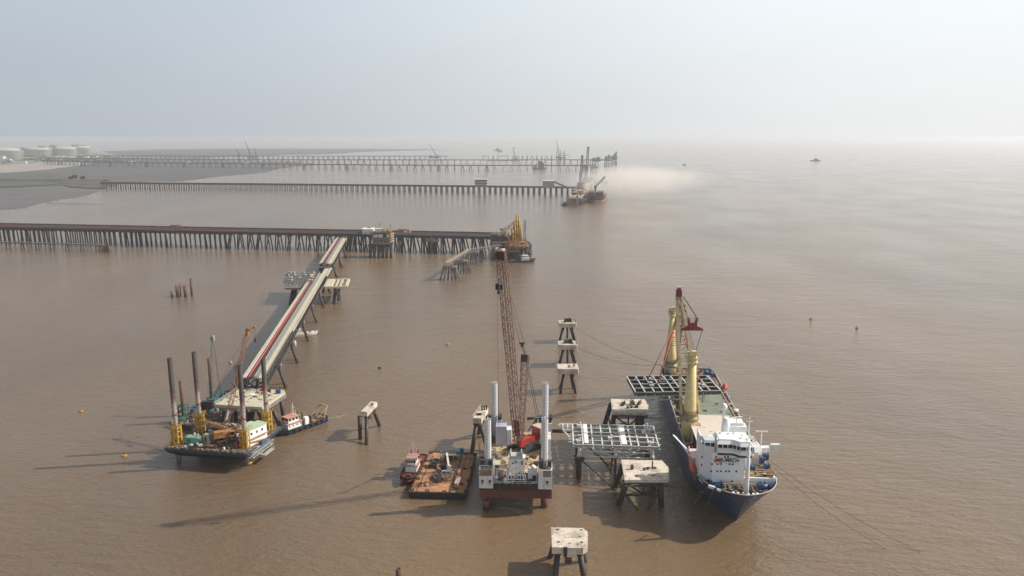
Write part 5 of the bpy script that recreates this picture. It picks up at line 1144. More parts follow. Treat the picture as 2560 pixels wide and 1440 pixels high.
for k, (bu, bv, tu, tv, dk) in enumerate([(447,1150,427,895,1),(617,1160,605,912,1),(505,1121,487,880,1),(672,1116,650,897,1)]):
    A = P(bu,bv,0); hh = H(tv, A.y); c = inv @ A
    m = MB(ML).lathe((c.x,c.y,-0.6), [(0.88,0),(0.88,hh+0.6),(0.66,hh+0.6),(0.66,hh-1.0)], 16).use(1)
    for j in range(int(hh/1.5)-8): z = 13+1.5*j; m.tube((c.x+0.80,c.y,z),(c.x+1.0,c.y,z),0.16,n=6)
    lg = part('leg', m, [M_leg, M_black], LR)
    zy0, zy1 = zt+0.06, 13.6 if k < 2 else 14.2; m = MB(ML)
    for z in (zy0+0.5,zy0+2.7,zy0+4.8,zy1-0.4):
        for a in range(8):
            t0, t1 = a*math.pi/4, (a+1)*math.pi/4; rr_ = 1.75; m.bar((c.x+rr_*math.cos(t0),c.y+rr_*math.sin(t0),z),(c.x+rr_*math.cos(t1),c.y+rr_*math.sin(t1),z),0.26,0.5)
    for a in range(8): t0 = a*math.pi/4; m.bar((c.x+1.75*math.cos(t0),c.y+1.75*math.sin(t0),zy0),(c.x+1.75*math.cos(t0),c.y+1.75*math.sin(t0),zy1),0.4,0.4)
    for a in range(4): t0 = a*math.pi/2+0.4; m.tube((c.x+1.3*math.cos(t0),c.y+1.3*math.sin(t0),zy0),(c.x+1.3*math.cos(t0),c.y+1.3*math.sin(t0),zy1-1.2),0.26,n=8)
    m.rail([(c.x-1.9,c.y-1.9,zy1),(c.x+1.9,c.y-1.9,zy1),(c.x+1.9,c.y+1.9,zy1),(c.x-1.9,c.y+1.9,zy1),(c.x-1.9,c.y-1.9,zy1)],1.0,1.3,0.09)
    part('jacking_frame', m, M_yel, LR)
# deckhouse with green roof
m = MB(ML); hx_, hy_ = 29.4, 10.5
M_hw = M_white
ho = thing('accommodation_module', 'white two storey cabin block with green roof on the rusty rig', 'cabin', (ML @ Vector((29.6,11.0,zt+0.06)))[:], R(-9.5)-0.30); Mh = fr(ho)
part('wall', MB(Mh).box((0,0,3.1),(4.4,9.6,6.2)).box((-3.3,1.6,2.9),(2.4,4.2,5.8)), M_hw, ho)
part('roof', MB(Mh).box((0,0,6.35),(5.0,10.2,0.3)).box((-3.5,1.6,6.05),(2.9,4.8,0.28)), M_green, ho)
for k in range(3): part('window', MB(Mh).box((2.22,-2.9+2.7*k,4.6),(0.06,0.9,0.9)), M_glass, ho)
for k in range(2): part('window', MB(Mh).box((-1.0+1.9*k,-4.83,4.6),(0.9,0.06,1.0)), M_glass, ho)
part('door', MB(Mh).box((0.6,-4.83,1.1),(1.0,0.06,2.1)), M_dark, ho)
part('side_canopy', MB(Mh).box((2.6,0.5,2.8),(0.9,8,0.15)).bar((2.3,-4,1.6),(3.0,4,0.6),0.6,0.3), M_orange, ho)
part('stair', MB(ML).bar((W_-1,3.5,zt),(W_+2.2,7.5,zt-3.2),1.0,0.25).rail([(W_-1,3,zt),(W_+2.2,7,zt-3.2)],1.1,1.2,0.08).bar((W_+2.2,7.5,3.4),(W_+2.4,14,3.4),1.6,0.25).rail([(W_+3,7.5,3.5),(W_+3.2,14,3.5)],1.1,1.2,0.08).lattice((W_+0.6,1.2,5.6),(W_+1.2,16,5.6),1.5,1.6,9,0.14), M_steel, LR)
part('blue_screen', MB(ML).box((W_+0.5,12,6.8),(0.2,4.5,2.2)), M_blue, LR)
# machines on deck
def deck_box(name, label, M0, x, y, z, sx, sy, sz, mt, mt2=None, rz=0, cat='machine', group=None):
    p = M0 @ Vector((x,y,z)); t = thing(name, label, cat, p[:], rz, group); M_ = fr(t)
    part('housing', MB(M_).box((0,0,sz*0.5+0.2),(sx,sy,sz)).box((0,0,sz+0.28),(sx*0.9,sy*0.9,0.14)), mt, t)
    part('skid', MB(M_).box((0,-sy*0.45,0.12),(sx*1.05,0.25,0.24)).box((0,sy*0.45,0.12),(sx*1.05,0.25,0.24)), M_dark, t)
    part('grille', MB(M_).box((-sx*0.2,-sy/2-0.03,sz*0.5+0.2),(sx*0.3,0.05,sz*0.6)).tube((sx*0.3,0,sz+0.3),(sx*0.3,0,sz+1.1),0.14,n=7), mt2 or M_dark, t)
    return t
deck_box('generator', 'green generator set by the front left jacking frame', ML, 7.6,6.4,zt+0.06, 5.2,2.4,2.2, mat('mint_paint',(0.16,0.36,0.28),0.5,stain=(0.08,0.1,0.08),samt=0.3), M_teal, R(-9.5))
deck_box('generator', 'dark green generator behind the left side of the rusty rig', ML, 10.0,17.2,zt+0.06, 5.4,2.4,1.9, mat('bottle_green',(0.025,0.06,0.045),0.5), M_whited, R(-5))
deck_box('louvred_cooler', 'tall louvred cooler unit in the middle of the rusty deck', ML, 13.5,6.6,zt+0.06, 2.2,1.6,3.6, mat('cooler_cream',(0.42,0.36,0.28),0.7), M_black, R(-3))
deck_box('tool_box', 'red tool box near the front right jacking frame', ML, 26.0,4.6,zt+0.06, 1.6,1.2,1.0, M_red, M_dark, 0)
m = MB(ML)
for k in range(7): m.tube((9+0.0*k,1.6+0.36*k,zt+0.3),(24.5,1.9+0.34*k,zt+0.3),0.17,n=6)
o = solo('pipe_stack', m, M_rust, 'stack of rusty pipes lying along the front of the rusty deck', 'pipes')
rr = random.Random(12)
for k in range(30):
    x, y = rr.uniform(3,27), rr.uniform(3,25); c = [M_rust,M_timber,M_dark,M_concg,M_steel][k%5]
    lab = ['rusty','timber','dark','grey','pale steel'][k%5]
    m = MB(ML); 
    if k % 2: m.box((x,y,zt+0.4),(rr.uniform(1,2.6),rr.uniform(0.6,1.4),rr.uniform(0.3,1.1)),rz=rr.uniform(0,3))
    else: m.tube((x,y,zt+0.06),(x,y,zt+rr.uniform(0.8,1.5)),rr.uniform(0.3,0.6),n=9)
    solo('deck_gear' if k%2 else 'drum', m, c, lab+(' bundle' if k%2 else ' drum')+' loose on the '+('near' if y < 10 else 'far' if y > 18 else 'middle')+' '+('left' if x < 12 else 'right' if x > 19 else 'centre')+' deck of the rusty rig', 'gear', 'loose gear on the rusty rig')
c_base = ML @ Vector((19.2,10.2,zt+0.06))
foot = P(562,1074,9.6); tip = Vector((X(620,824,298),298,H(824,298)))
cr, Mc = crawler('crawler_crane', 'orange crawler crane with folded rear mast on the rusty rig', c_base[:], R(115), foot, tip, 1.5, 20, M_orange, mat('boom_orange',(0.26,0.125,0.065),0.6,stain=(0.16,0.075,0.05),samt=0.45), 1.05, 'lattice boom cranes of the worksite', tipw=1.2, chord=0.14, plate=0.10)
m = MB(); tipj = Vector((X(636,818,299),299,H(818,299)))
m.bar(tip, tipj, 0.8, 0.6).box(tip,(2.0,1.2,0.9)).tube(tipj-Vector((0,0.4,0)),tipj+Vector((0,0.4,0)),0.55)
part('jib_head', m, M_orange, cr)
mast_top = P(503,1052,14.5)
part('rear_mast', MB().lattice(foot+Vector((0.5,0,0.3)), P(500,1050,14.0), 1.3, 1.0, 7, 0.18), M_orange, cr)
part('pendant', MB().path([P(500,1050,14.2), tip],0.07,5).path([P(500,1050,14.2)+Vector((1,0.5,0)), tip+Vector((0.5,0,0))],0.07,5), M_dark, cr)
part('boom_float', MB().blob(P(500,1050,14.2).lerp(tip,0.62),(0.9,0.9,0.8),1,0.05), M_orange, cr)
part('hook_line', MB().tube(tipj,(tipj.x,tipj.y,40),0.05,n=5).tube((tipj.x,tipj.y,40),(tipj.x,tipj.y,38.2),0.4), M_dark, cr)
# ---------------------------------------------------------------- crane barge with spuds behind the rusty rig
BB = thing('spud_barge', 'cluttered crane barge with three dark spuds behind the rusty rig', 'barge', (-134.5,299,0), R(-20)); MB2 = fr(BB)
part('hull', MB(MB2).prism([(-10,0),(8,0),(8,46),(-10,46)],-0.6,2.4), M_hullblk, BB)
part('deck', MB(MB2).prism([(-9.7,0.3),(7.7,0.3),(7.7,45.7),(-9.7,45.7)],2.404,2.46), M_rigdeck, BB)
part('rubbing_strip', MB(MB2).bar((-10.1,0,2.0),(-10.1,46,2.0),0.4,0.8).bar((-10,-0.1,2.0),(8,-0.1,2.0),0.4,0.8), M_rust, BB)
invB = MB2.inverted()
for k, (bu,bv,tu,tv,r_) in enumerate([(460,1042,441,951,0.85),(533,1022,515,895,0.85),(598,1000,588,912,0.85)]):
    A = P(bu,bv,2.4); hh = H(tv,A.y); c = invB @ A
    part('spud', MB(MB2).lathe((c.x,c.y,-0.6), [(r_,0),(r_,hh+0.6),(r_*0.75,hh+0.6),(r_*0.75,hh-0.4)], 14), M_rustpile, BB)
    m = MB(MB2)
    for z in (2.6,5,7.4): m.box((c.x-1.4,c.y,z),(0.5,3.2,0.6)).box((c.x+1.4,c.y,z),(0.5,3.2,0.6)).box((c.x,c.y-1.4,z),(3.2,0.5,0.6)).box((c.x,c.y+1.4,z),(3.2,0.5,0.6))
    for x in (-1.4,1.4):
        for y in (-1.4,1.4): m.bar((c.x+x,c.y+y,2.46),(c.x+x,c.y+y,7.6),0.35)
    part('spud_guide', m, M_teal if k == 0 else M_dark, BB)
rr = random.Random(17); cols = [(M_teal,'teal'),(M_blue,'blue'),(M_red,'red'),(M_whited,'off-white'),(M_rust,'rusty'),(M_dark,'dark')]
for k in range(22):
    x, y = rr.uniform(-9,-1), 2+42*k/22; c, nm = cols[(k*5+k//6)%6]
    pos = ('near end' if y < 10 else 'near half' if y < 20 else 'middle' if y < 30 else 'far end')+(', outer side,' if x < -5 else ', inner side,')
    tt = deck_box('deck_machine', f'{nm} deck machine on the {pos} of the spud barge', MB2, x,y,2.46, rr.uniform(1.6,3.2),rr.uniform(1.4,2.6),rr.uniform(1.0,2.4), c, M_dark, rr.uniform(0,3), 'machine', 'machines on the spud barge')
solo('orange_boom_section', MB().lattice(MB2@Vector((-8.6,16,3.4)), MB2@Vector((-8.0,36,3.4)),1.3,1.3,10,0.16), mat('salmon_steel',(0.45,0.24,0.15),0.7), 'spare salmon coloured lattice section lying along the spud barge', 'boom section')
gb = MB2 @ Vector((1.0,30,2.5)); gf = P(530,1020,6.5); gt = Vector((X(531.5,843,322),322,H(843,322)))
gf = Vector((X(527,1012,316),316,7.0))
cg, Mg = crawler('crawler_crane', 'teal crawler crane with grey-green boom on the spud barge', (gf.x+1,gf.y+4,2.5), R(170), gf, gt, 1.9, 16, M_teal, mat('boom_greygreen',(0.20,0.25,0.22),0.6), 1.25, 'lattice boom cranes of the worksite', tipw=0.7, chord=0.12)
part('pendant', MB().path([(gf.x+1,gf.y+9,12), gt],0.07,5).tube(gt,(gt.x+1.2,gt.y-1,14),0.05,n=5), M_dark, cg)
part('gantry', MB().bar((gf.x,gf.y+3,6),(gf.x+1,gf.y+9,12),0.35).bar((gf.x+2,gf.y+3,6),(gf.x+1,gf.y+9,12),0.35).bar((gf.x+1,gf.y+10,5),(gf.x+1,gf.y+9,12),0.3), M_teal, cg)
ropes('mooring_line','long slack wire from the spud barge over the water to the left',[(MB2@Vector((-10,6,2)), P(300,1088,0.1), 1.5)],0.06)
# blue tender beyond the barge
tug('tender', 'small blue tender lying beyond the spud barge by the platform', P(597,994,0), R(60), 15, 5, M_blue, M_blue, M_teal, M_blue, 1, 'tugs')
wk = MB(); a_, b_ = P(808,1050,0.05), P(884,1034,0.05)
for k in range(9): f = k/9; wk.bar(a_.lerp(b_,f)+Vector((rr.uniform(-0.6,0.6),rr.uniform(-0.6,0.6),0)), a_.lerp(b_,f+0.08)+Vector((0,rr.uniform(-0.8,0.8),0)), 0.45*(1-f)+0.12, 0.05)
struct('propeller_wash', wk, mat('wash_foam',(0.42,0.36,0.30),0.6), 'stuff')
# tug with A-frame
c0, c1 = P(683,1096,0), P(806,1052,0); ax = (c1-c0); L_t = 25.5; ang = math.atan2(ax.y, ax.x)-math.pi/2
AT, MT, hf = tug('anchor_handling_tug', 'white and navy tug with stern A-frame nosed in against the rusty rig', (c0.lerp(c1,0.5)+Vector((0,1.5,0)))[:], ang, L_t, 7.6, mat('tug_navy',(0.02,0.045,0.12),0.5,stain=(0.02,0.02,0.03),samt=0.5), M_white, mat('pink_roof',(0.50,0.24,0.17),0.7), mat('tug_deck',(0.07,0.10,0.08),0.8,var=0.4,scale=1.0,stain=(0.25,0.12,0.06),samt=0.4,sscale=0.8), 2, 'tugs', 0.36)
m = MB(MT)
for s in (-1,1): m.bar((s*2.8,L_t-2.2,2.0),(s*2.3,L_t+0.2,6.4),0.4).bar((s*2.3,L_t-5.5,2.0),(s*2.3,L_t+0.2,6.4),0.25)
m.bar((-2.3,L_t+0.2,6.4),(2.3,L_t+0.2,6.4),0.45)
part('stern_frame', m, mat('buff_frame',(0.50,0.33,0.17),0.7,stain=RUST,samt=0.4), AT)
part('side_locker', MB(MT).box((2.6,L_t*0.56,3.5),(1.6,1.8,3.2)), M_white, AT)
part('orange_crate', MB(MT).box((3.1,L_t*0.70,2.3),(1.2,1.8,1.2)), M_orange, AT)
for k in range(6): part('stern_gear', MB(MT).box((rr.uniform(-2,2),L_t*(0.62+0.055*k),2.3),(rr.uniform(0.6,1.6),rr.uniform(0.6,1.4),rr.uniform(0.5,1.4)),rz=rr.uniform(0,2)), [M_teal,M_orange,M_dark,M_rust][k%4], AT)

# ================================================================ centre
# ---------------------------------------------------------------- white jack-up rig
CR = thing('jack_up_rig', 'white and maroon jack-up rig in the centre carrying the tallest crane', 'rig', (1.15,228.6,0), R(-2.3)); MC = fr(CR)
zt, zb = 9.6, 5.0; HWc = 11.7; LC = 45
M_mar = mat('maroon_hull',(0.125,0.042,0.035),0.55,var=0.2,stain=(0.07,0.03,0.028),samt=0.45,streak=True)
part('hull', MB(MC).prism([(-HWc,0),(HWc,0),(HWc,LC),(-HWc,LC)], zb, zb+2.6), M_mar, CR)
part('upper_hull', MB(MC).prism([(-HWc+0.02,0.03),(HWc-0.02,0.03),(HWc-0.02,LC-0.03),(-HWc+0.02,LC-0.03)], zb+2.6, zt), mat('sooty_hull',(0.022,0.018,0.018),0.6,stain=(0.09,0.03,0.025),samt=0.35,streak=True), CR)
M_cdeck = mat('planked_deck',(0.48,0.36,0.21),0.9,var=0.18,scale=1.2,stain=(0.10,0.08,0.07),samt=0.22,sscale=0.25)
part('deck', MB(MC).prism([(-HWc+0.4,9),(HWc-0.4,9),(HWc-0.4,LC-0.4),(-HWc+0.4,LC-0.4)], zt+0.004, zt+0.07), M_cdeck, CR)
part('foredeck', MB(MC).prism([(-HWc+0.4,0.3),(HWc-0.4,0.3),(HWc-0.4,9),(-HWc+0.4,9)], zt+0.004, zt+0.05), mat('sooty_deck',(0.045,0.035,0.032),0.9,var=0.4,stain=(0.16,0.08,0.06),samt=0.3), CR)
m = MB(MC)
for k in range(9): m.box((-HWc+1.5+2.6*k,-0.05,zb+1.9),(0.08,0.08,3.8))
m.bar((7.2,-0.25,zb+1.9),(HWc,-0.25,zb+0.6),0.12).bar((7.8,-0.25,zb+0.6),(HWc,-0.25,zb+0.6),0.1)
part('hull_ribs', m, M_mar, CR)
M_wleg = mat('white_leg_steel',(0.60,0.62,0.63),0.45,var=0.06,stain=(0.38,0.35,0.32),samt=0.18,streak=True)
for k, (x, y, htop, z0) in enumerate([(-9.2,4.0,H(1057,232),-0.6),(9.3,4.0,H(1052,232),-0.6),(-9.2,39,H(962,268),-0.6),(9.6,39,H(962,268),-0.6)]):
    htop += 0.6; r_ = 1.12; n = 8
    lg = part('leg', MB(MC).lathe((x,y,z0), [(r_,0),(r_,zb-0.5-z0)], 8), M_mar, CR); m = MB(MC)
    m.lathe((x,y,zb-0.5), [(r_,0),(r_,htop-zb+0.5),(r_*0.8,htop-zb+0.5),(r_*0.8,htop-zb-0.6)], 8)
    for f in list(m.sm): pass
    m.sm = set()
    for a in range(4): t0 = a*math.pi/2; m.box((x+r_*0.75*math.cos(t0),y+r_*0.75*math.sin(t0),htop+0.25),(0.5,0.5,0.5),rz=t0)
    m.use(1)
    for j in range(int((htop-18)/1.15)):
        z = 18+1.15*j
        for a in ((-math.pi*0.5+0.10,) if x < 0 else (-math.pi*0.5-0.1,)): m.tube((x+(r_*0.8)*math.cos(a),y+(r_*0.9)*math.sin(a),z),(x+(r_+0.04)*math.cos(a),y+(r_+0.04)*math.sin(a),z),0.14,n=8)
    part('leg_column', m, [M_wleg, M_black], lg)
    if k < 2:
        hx0, hx1 = (-HWc-0.1, -HWc+4.4) if k == 0 else (HWc-4.4, HWc+0.1)
        jh = part('jack_house', MB(MC).b2((hx0,-0.35,zt-1.2),(hx1,3.0,15.0)).b2((hx0,3.0,zt-1.2),(hx0+0.9,6.8,15)).b2((hx1-0.9,3.0,zt-1.2),(hx1,6.8,15)).b2((hx0,6.0,zt-1.2),(hx1,6.9,15)), M_whited, CR)
        part('rusty_hatch', MB(MC).b2((hx0+0.15+(1.4 if k else 0),-0.42,12.7),(hx1-0.4,-0.36,14.9)), mat('brown_hatch',(0.22,0.15,0.11),0.8,var=0.3,stain=(0.36,0.3,0.25),samt=0.3), jh)
        part('padeye', MB(MC).box((hx0+1.1+(1.8 if k else 0),-0.5,10.6),(0.25,0.4,1.3)).tube((hx0+1.1+(1.8 if k else 0),-0.7,11),(hx0+1.1+(1.8 if k else 0),-0.36,11),0.4,n=10), M_dark, jh)
        if k == 0: part('padeye', MB(MC).box((hx0+3.5,-0.5,10.6),(0.25,0.4,1.3)).tube((hx0+3.5,-0.7,11),(hx0+3.5,-0.36,11),0.4,n=10), M_dark, jh)
        for a_, b_ in (((hx0+0.2,1.5,15),(hx0+1.6,3.2,17.2)),((hx1-1.6,1.5,15),(hx1-0.2,3.2,17.2)),((hx0+0.2,5,15),(hx0+1.4,6.6,17))): part('jack_motor', MB(MC).b2(a_, b_), M_dark, CR)
        part('roof_pipe', MB(MC).tube(((hx0+hx1)/2-1.8,0.4,15.3),((hx0+hx1)/2+1.8,0.4,15.3),0.35), M_dark, CR)
    else:
        part('jack_house', MB(MC).b2((x-2.5,y-2.6,zt),(x-1.3,y+2.6,16.5)).b2((x+1.3,y-2.6,zt),(x+2.5,y+2.6,16.5)).b2((x-2.5,y+1.3,zt),(x+2.5,y+2.6,16.5)), M_whited, CR)
        for a_, b_ in (((x-2.4,y-2,16.5),(x-1.2,y-0.4,18.8)),((x+1.2,y-2,16.5),(x+2.4,y-0.4,18.8)),((x+1.4,y+0.6,16.5),(x+2.6,y+2.2,18.5))): part('jack_motor', MB(MC).b2(a_, b_), M_dark, CR)
part('crane_fender', MB(MC).tube((-9.7,1.2,0.2),(-9.7,1.2,3.6),1.0,n=12).box((-10.6,0.6,4.6),(2.2,1.2,0.8)), M_mar, CR)
# cabins
part('cabin', MB(MC).b2((-8.3,31,zt),(-4.4,37,17.2)), mat('lilac_cladding',(0.44,0.44,0.53),0.6,var=0.05,stain=(0.62,0.6,0.62),samt=0.2), CR, 'lilac cabin beside the rear left leg')
part('cabin', MB(MC).b2((-4.3,31.5,zt),(-2.6,36,15.8)).b2((7.6,31,zt),(8.6,36,16)), M_white, CR)
part('cabin', MB(MC).b2((10.2,24,zt),(HWc,31,15.5)), M_whited, CR)
part('cabin', MB(MC).b2((-2.8,10.2,zt),(2.8,13.4,14.4)), M_white, CR, 'white cabin behind the white tower')
part('window', MB(MC).b2((-1.8,10.1,12.3),(0.2,10.2,13.4)).b2((1.1,10.1,12.0),(2.0,10.2,13.4)), M_glass, CR)
part('cabin', MB(MC).b2((3.9,2.6,zt),(7.0,6.2,12.6)), M_whited, CR)
part('cabin', MB(MC).b2((-7.4,9.5,zt),(-3.8,13,12.2)), mat('cream_cladding',(0.58,0.48,0.33),0.7,var=0.1), CR)
part('door', MB(MC).b2((-7.2,9.38,zt+0.2),(-6.0,9.46,zt+2.2)).b2((5.4,2.5,zt+0.2),(6.6,2.58,zt+2.2)), M_black, CR)
# white lattice tower
m = MB(MC); tw0, tw1 = 17.8, zt
for sx in (-1,1):
    m.bar((sx*1.55,3.2,zt),(sx*1.55,3.2,tw0),0.28); m.bar((sx*3.1,1.2,zt),(sx*1.55,3.0,14.2),0.28); m.bar((sx*1.55,6,zt),(sx*1.55,5.4,tw0),0.22); m.bar((sx*3.6,2.4,zt),(sx*1.6,3.4,15.2),0.22)
for z0, z1 in ((9.8,11.6),(11.6,13.2),(13.2,14.8),(14.8,16.2),(16.2,17.7)):
    m.bar((-1.55,3.2,z0),(1.55,3.2,z1),0.18); m.bar((1.55,3.2,z0),(-1.55,3.2,z1),0.18); m.bar((-1.55,3.2,z1),(1.55,3.2,z1),0.2); m.bar((-1.55,3.2,z0),(-1.55,5.5,z1),0.14); m.bar((1.55,3.2,z0),(1.55,5.5,z1),0.14)
m.bar((-3.2,1.3,10.9),(3.2,1.3,10.9),0.2).bar((-2.6,1.8,12.2),(2.6,1.8,12.2),0.18)
t = thing('lattice_tower', 'white splayed lattice tower with flat top at the front of the white rig', 'tower', (MC@Vector((0,3,zt)))[:], R(-2.3))
part('frame', m, M_white, t)
part('top_platform', MB(MC).box((0,4.2,17.9),(4.4,4.6,0.35)).box((-1.75,4.2,18.6),(0.3,4.6,1.4)).box((1.75,4.2,18.6),(0.3,4.6,1.4)).box((0,2.0,18.3),(3.2,0.2,0.6)).bar((-2,2.2,18.2),(-2,2.2,20.2),0.35).bar((2,2.2,18.2),(2,2.2,20.2),0.35), M_steel, t)
part('railing', MB(MC).rail([(-HWc+4.6,0.2,zt),(HWc-4.6,0.2,zt)],1.1,2,0.09).bar((-7.2,3.0,13.9),(7.4,3.0,13.9),0.2).rail([(-HWc+0.4,9,zt),(HWc-0.4,9,zt)],1.2,1.5,0.09).rail([(HWc-0.1,7,zt),(HWc-0.1,LC,zt)],1.2,2,0.09).rail([(-HWc+0.1,7,zt),(-HWc+0.1,LC,zt)],1.2,2,0.09).rail([(-HWc+0.1,7,15),(-HWc+4.4,7,15),(-HWc+4.4,0,15),(-HWc+0.1,0,15)],1.1,1.5,0.08).rail([(HWc-0.1,7,15),(HWc-4.4,7,15),(HWc-4.4,0,15)],1.1,1.5,0.08), M_whited, CR)
part('ladder', MB(MC).bar((-6.8,0.6,zt),(-6.8,0.6,14.5),0.1).bar((-6.2,0.6,zt),(-6.2,0.6,14.5),0.1).rail([(-6.2,0.6,11),(-6.2,5,11)],1,1,0.08), M_white, CR)
rr = random.Random(44)
spots = [(rr.uniform(-7,7.2),rr.uniform(0.8,8.6)) for _ in range(26)]+[(rr.uniform(-10,10),rr.uniform(14,42)) for _ in range(30)]
pal = [(M_rust,'rusty'),(M_dark,'dark'),(M_whited,'off-white'),(M_red,'red'),(M_concg,'grey'),(M_timber,'timber'),(M_teal,'teal'),(M_rustpile,'brown')]
for k, (x, y) in enumerate(spots):
    c, nm = pal[(k*3+k//8)%8]
    if nm == 'red' and k % 2: c, nm = pal[1]
    if abs(x) < 4.6 and 22 < y < 34: continue
    if abs(x) < 3.4 and (2 < y < 14): continue
    m = MB(MC); kind = k % 4
    if kind == 0: m.tube((x,y,zt+0.07),(x,y,zt+rr.uniform(0.9,2.2)),rr.uniform(0.3,0.7),n=10); shp = 'drum'
    elif kind == 1: m.tube((x-1.1,y,zt+0.6),(x+1.1,y,zt+0.6),0.5,n=10).box((x,y,zt+0.2),(2.4,1.2,0.3)); shp = 'winch'
    elif kind == 2: m.box((x,y,zt+0.7),(rr.uniform(0.8,2.4),rr.uniform(0.8,1.8),rr.uniform(0.6,1.3)),rz=rr.uniform(0,0.5)); shp = 'crate'
    else: m.bar((x-1.4,y-0.6,zt+0.3),(x+1.4,y+0.5,zt+0.3),0.3).bar((x-1.2,y+0.4,zt+0.3),(x+1.3,y-0.5,zt+0.55),0.25).bar((x,y,zt),(x,y,zt+1.5),0.2); shp = 'steelwork'
    solo(shp, m, c, f'{nm} {shp} loose on the '+('foredeck' if y < 9 else 'near main deck' if y < 22 else 'middle main deck' if y < 32 else 'rear main deck')+', '+('left' if x < -2.5 else 'right' if x > 2.5 else 'centre')+' side, of the white rig', 'gear', 'loose gear on the white rig')
for k, (x, y, r_, h_) in enumerate([(5.6,8.2,0.75,3.2),(-4.6,5.5,1.5,2.8),(-6.4,2.6,0.6,1.8)]):
    solo('deck_tank', MB(MC).lathe((x,y,zt+0.05), [(r_*0.9,0),(r_,0.2),(r_,h_-0.3),(r_*0.6,h_)], 14), [M_white,mat('buff_tank',(0.34,0.27,0.22),0.8,var=0.3),M_whited][k], ['white upright tank right of the white tower','wide buff tank left of the white tower','small pale tank at the front left of the white rig'][k], 'tank')
# big crane
foot = MC @ Vector((0.2,24.5,zt+3.4)); tip = Vector((-3.4,236.5,85.0))
base = MC @ Vector((2.0,28.5,zt+0.07))
t = thing('heavy_crawler_crane', 'tallest lattice crane with near vertical dark red boom on the white rig', 'crane', base[:], R(-48), 'lattice boom cranes of the worksite'); Mq = fr(t)
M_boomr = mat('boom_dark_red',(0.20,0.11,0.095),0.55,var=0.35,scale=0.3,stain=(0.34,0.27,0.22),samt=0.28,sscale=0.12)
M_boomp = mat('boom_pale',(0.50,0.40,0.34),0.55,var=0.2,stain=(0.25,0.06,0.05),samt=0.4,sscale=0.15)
for sx in (-1,1):
    tr = part('track', MB(Mq).prism([(sx*3.2-0.6,-5),(sx*3.2+0.6,-5),(sx*3.2+0.6,5),(sx*3.2-0.6,5)],0.1,1.6), M_dark, t)
part('carbody', MB(Mq).box((0,0,1.5),(6,4,1.2)).tube((0,0,2),(0,0,2.8),2,n=16), M_dark, t)
part('upper_works', MB(Mq).b2((-1.1,-3.4,2.8),(1.3,5.6,4.3)), M_red, t)
part('machinery_house', MB(Mq).b2((-1.9,5.7,2.8),(2.3,9.0,7.0)), M_red, t)
part('house_roof', MB(Mq).b2((-2.0,5.6,7.0),(2.4,9.1,7.2)), mat('pale_roof2',(0.5,0.42,0.32),0.8), t)
part('cab', MB(Mq).b2((2.0,-4.4,2.9),(3.4,-2.4,5.2)), M_red, t)
part('counterweight', MB(Mq).b2((-3.2,8,1.2),(-2.0,10.6,4.6)).b2((2.4,8,1.2),(3.4,10.6,4.6)), M_dark, t)
m = MB(); w = 2.65; up = (0.3,1,0.25)
d = (tip-foot).normalized(); x_ = d.cross(Vector(up)).normalized(); z_ = x_.cross(d)
m.lattice(foot.lerp(tip,0.05), foot.lerp(tip,0.965), w, 2.3, 30, 0.2, up=up, td=0.11)
def frm(f0, f1, bays, c):
    mm = MB(); mm.lattice(foot.lerp(tip,f0), foot.lerp(tip,f1), w*0.5, 2.2, bays, 0.16, up=up, td=0.10); return mm
for sx in (-1,1): m.bar(foot+x_*sx*1.0, foot.lerp(tip,0.05)+x_*sx*w*0.5, 0.5)
bo = part('boom', m, M_boomr, t)
mm = MB()                       # sunlit side of the boom panels, painted as paler lacing
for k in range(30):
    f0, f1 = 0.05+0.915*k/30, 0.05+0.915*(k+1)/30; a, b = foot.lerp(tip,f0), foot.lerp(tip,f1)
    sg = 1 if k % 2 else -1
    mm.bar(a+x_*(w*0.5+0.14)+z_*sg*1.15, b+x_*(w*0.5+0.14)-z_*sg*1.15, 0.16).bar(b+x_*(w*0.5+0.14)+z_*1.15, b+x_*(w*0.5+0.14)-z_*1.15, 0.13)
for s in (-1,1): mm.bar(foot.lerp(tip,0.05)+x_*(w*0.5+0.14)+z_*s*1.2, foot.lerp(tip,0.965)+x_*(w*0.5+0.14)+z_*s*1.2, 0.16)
part('lit_side_lacing', mm, M_boomp, bo)
part('centre_lacing', MB().lattice(foot.lerp(tip,0.06), foot.lerp(tip,0.96), 0.25, 0.25, 15, 0.07, up=up, td=0.05), M_boomr, bo)
part('boom_foot_plate', MB().bar(foot.lerp(tip,0.05), foot.lerp(tip,0.14), w*0.86, 0.25), mat('boom_foot_red',(0.17,0.03,0.03),0.6,var=0.3,stain=(0.06,0.03,0.03),samt=0.5), bo)
part('boom_head', MB().bar(foot.lerp(tip,0.962), tip, w*1.02, 2.4).bar(tip+x_*-0.6, tip+x_*-0.8+Vector((0,0,2.2)), 0.5).bar(tip, tip+x_*1.9-d*1.2, 0.9), mat('boom_head_brown',(0.06,0.028,0.026),0.6,var=0.4), bo)
part('sheave', MB().tube(tip+x_*-1.2-z_*0.2, tip+x_*1.2-z_*0.2, 0.75, n=14).tube(tip+x_*1.2,tip+x_*1.9,0.9,n=14), M_boomp, bo)
mt_ = MC @ Vector((4.6,33.5,0)); mast_top = Vector((X(1313,889,mt_.y),mt_.y,H(889,mt_.y)))
m = MB(); m.lattice(foot+Vector((0.8,1.5,0)), mast_top, 1.3, 1.6, 18, 0.2, w2=2.5, h2=2.0, up=up, td=0.12); part('derrick_mast', m, M_boomr, t)
part('mast_head', MB().bar(foot.lerp(mast_top,0.93), mast_top+Vector((0,0,0.4)), 2.4, 2.0), M_dark, t)
mm = MB()  # paler lacing again, sunlit side of the mast put into the colour
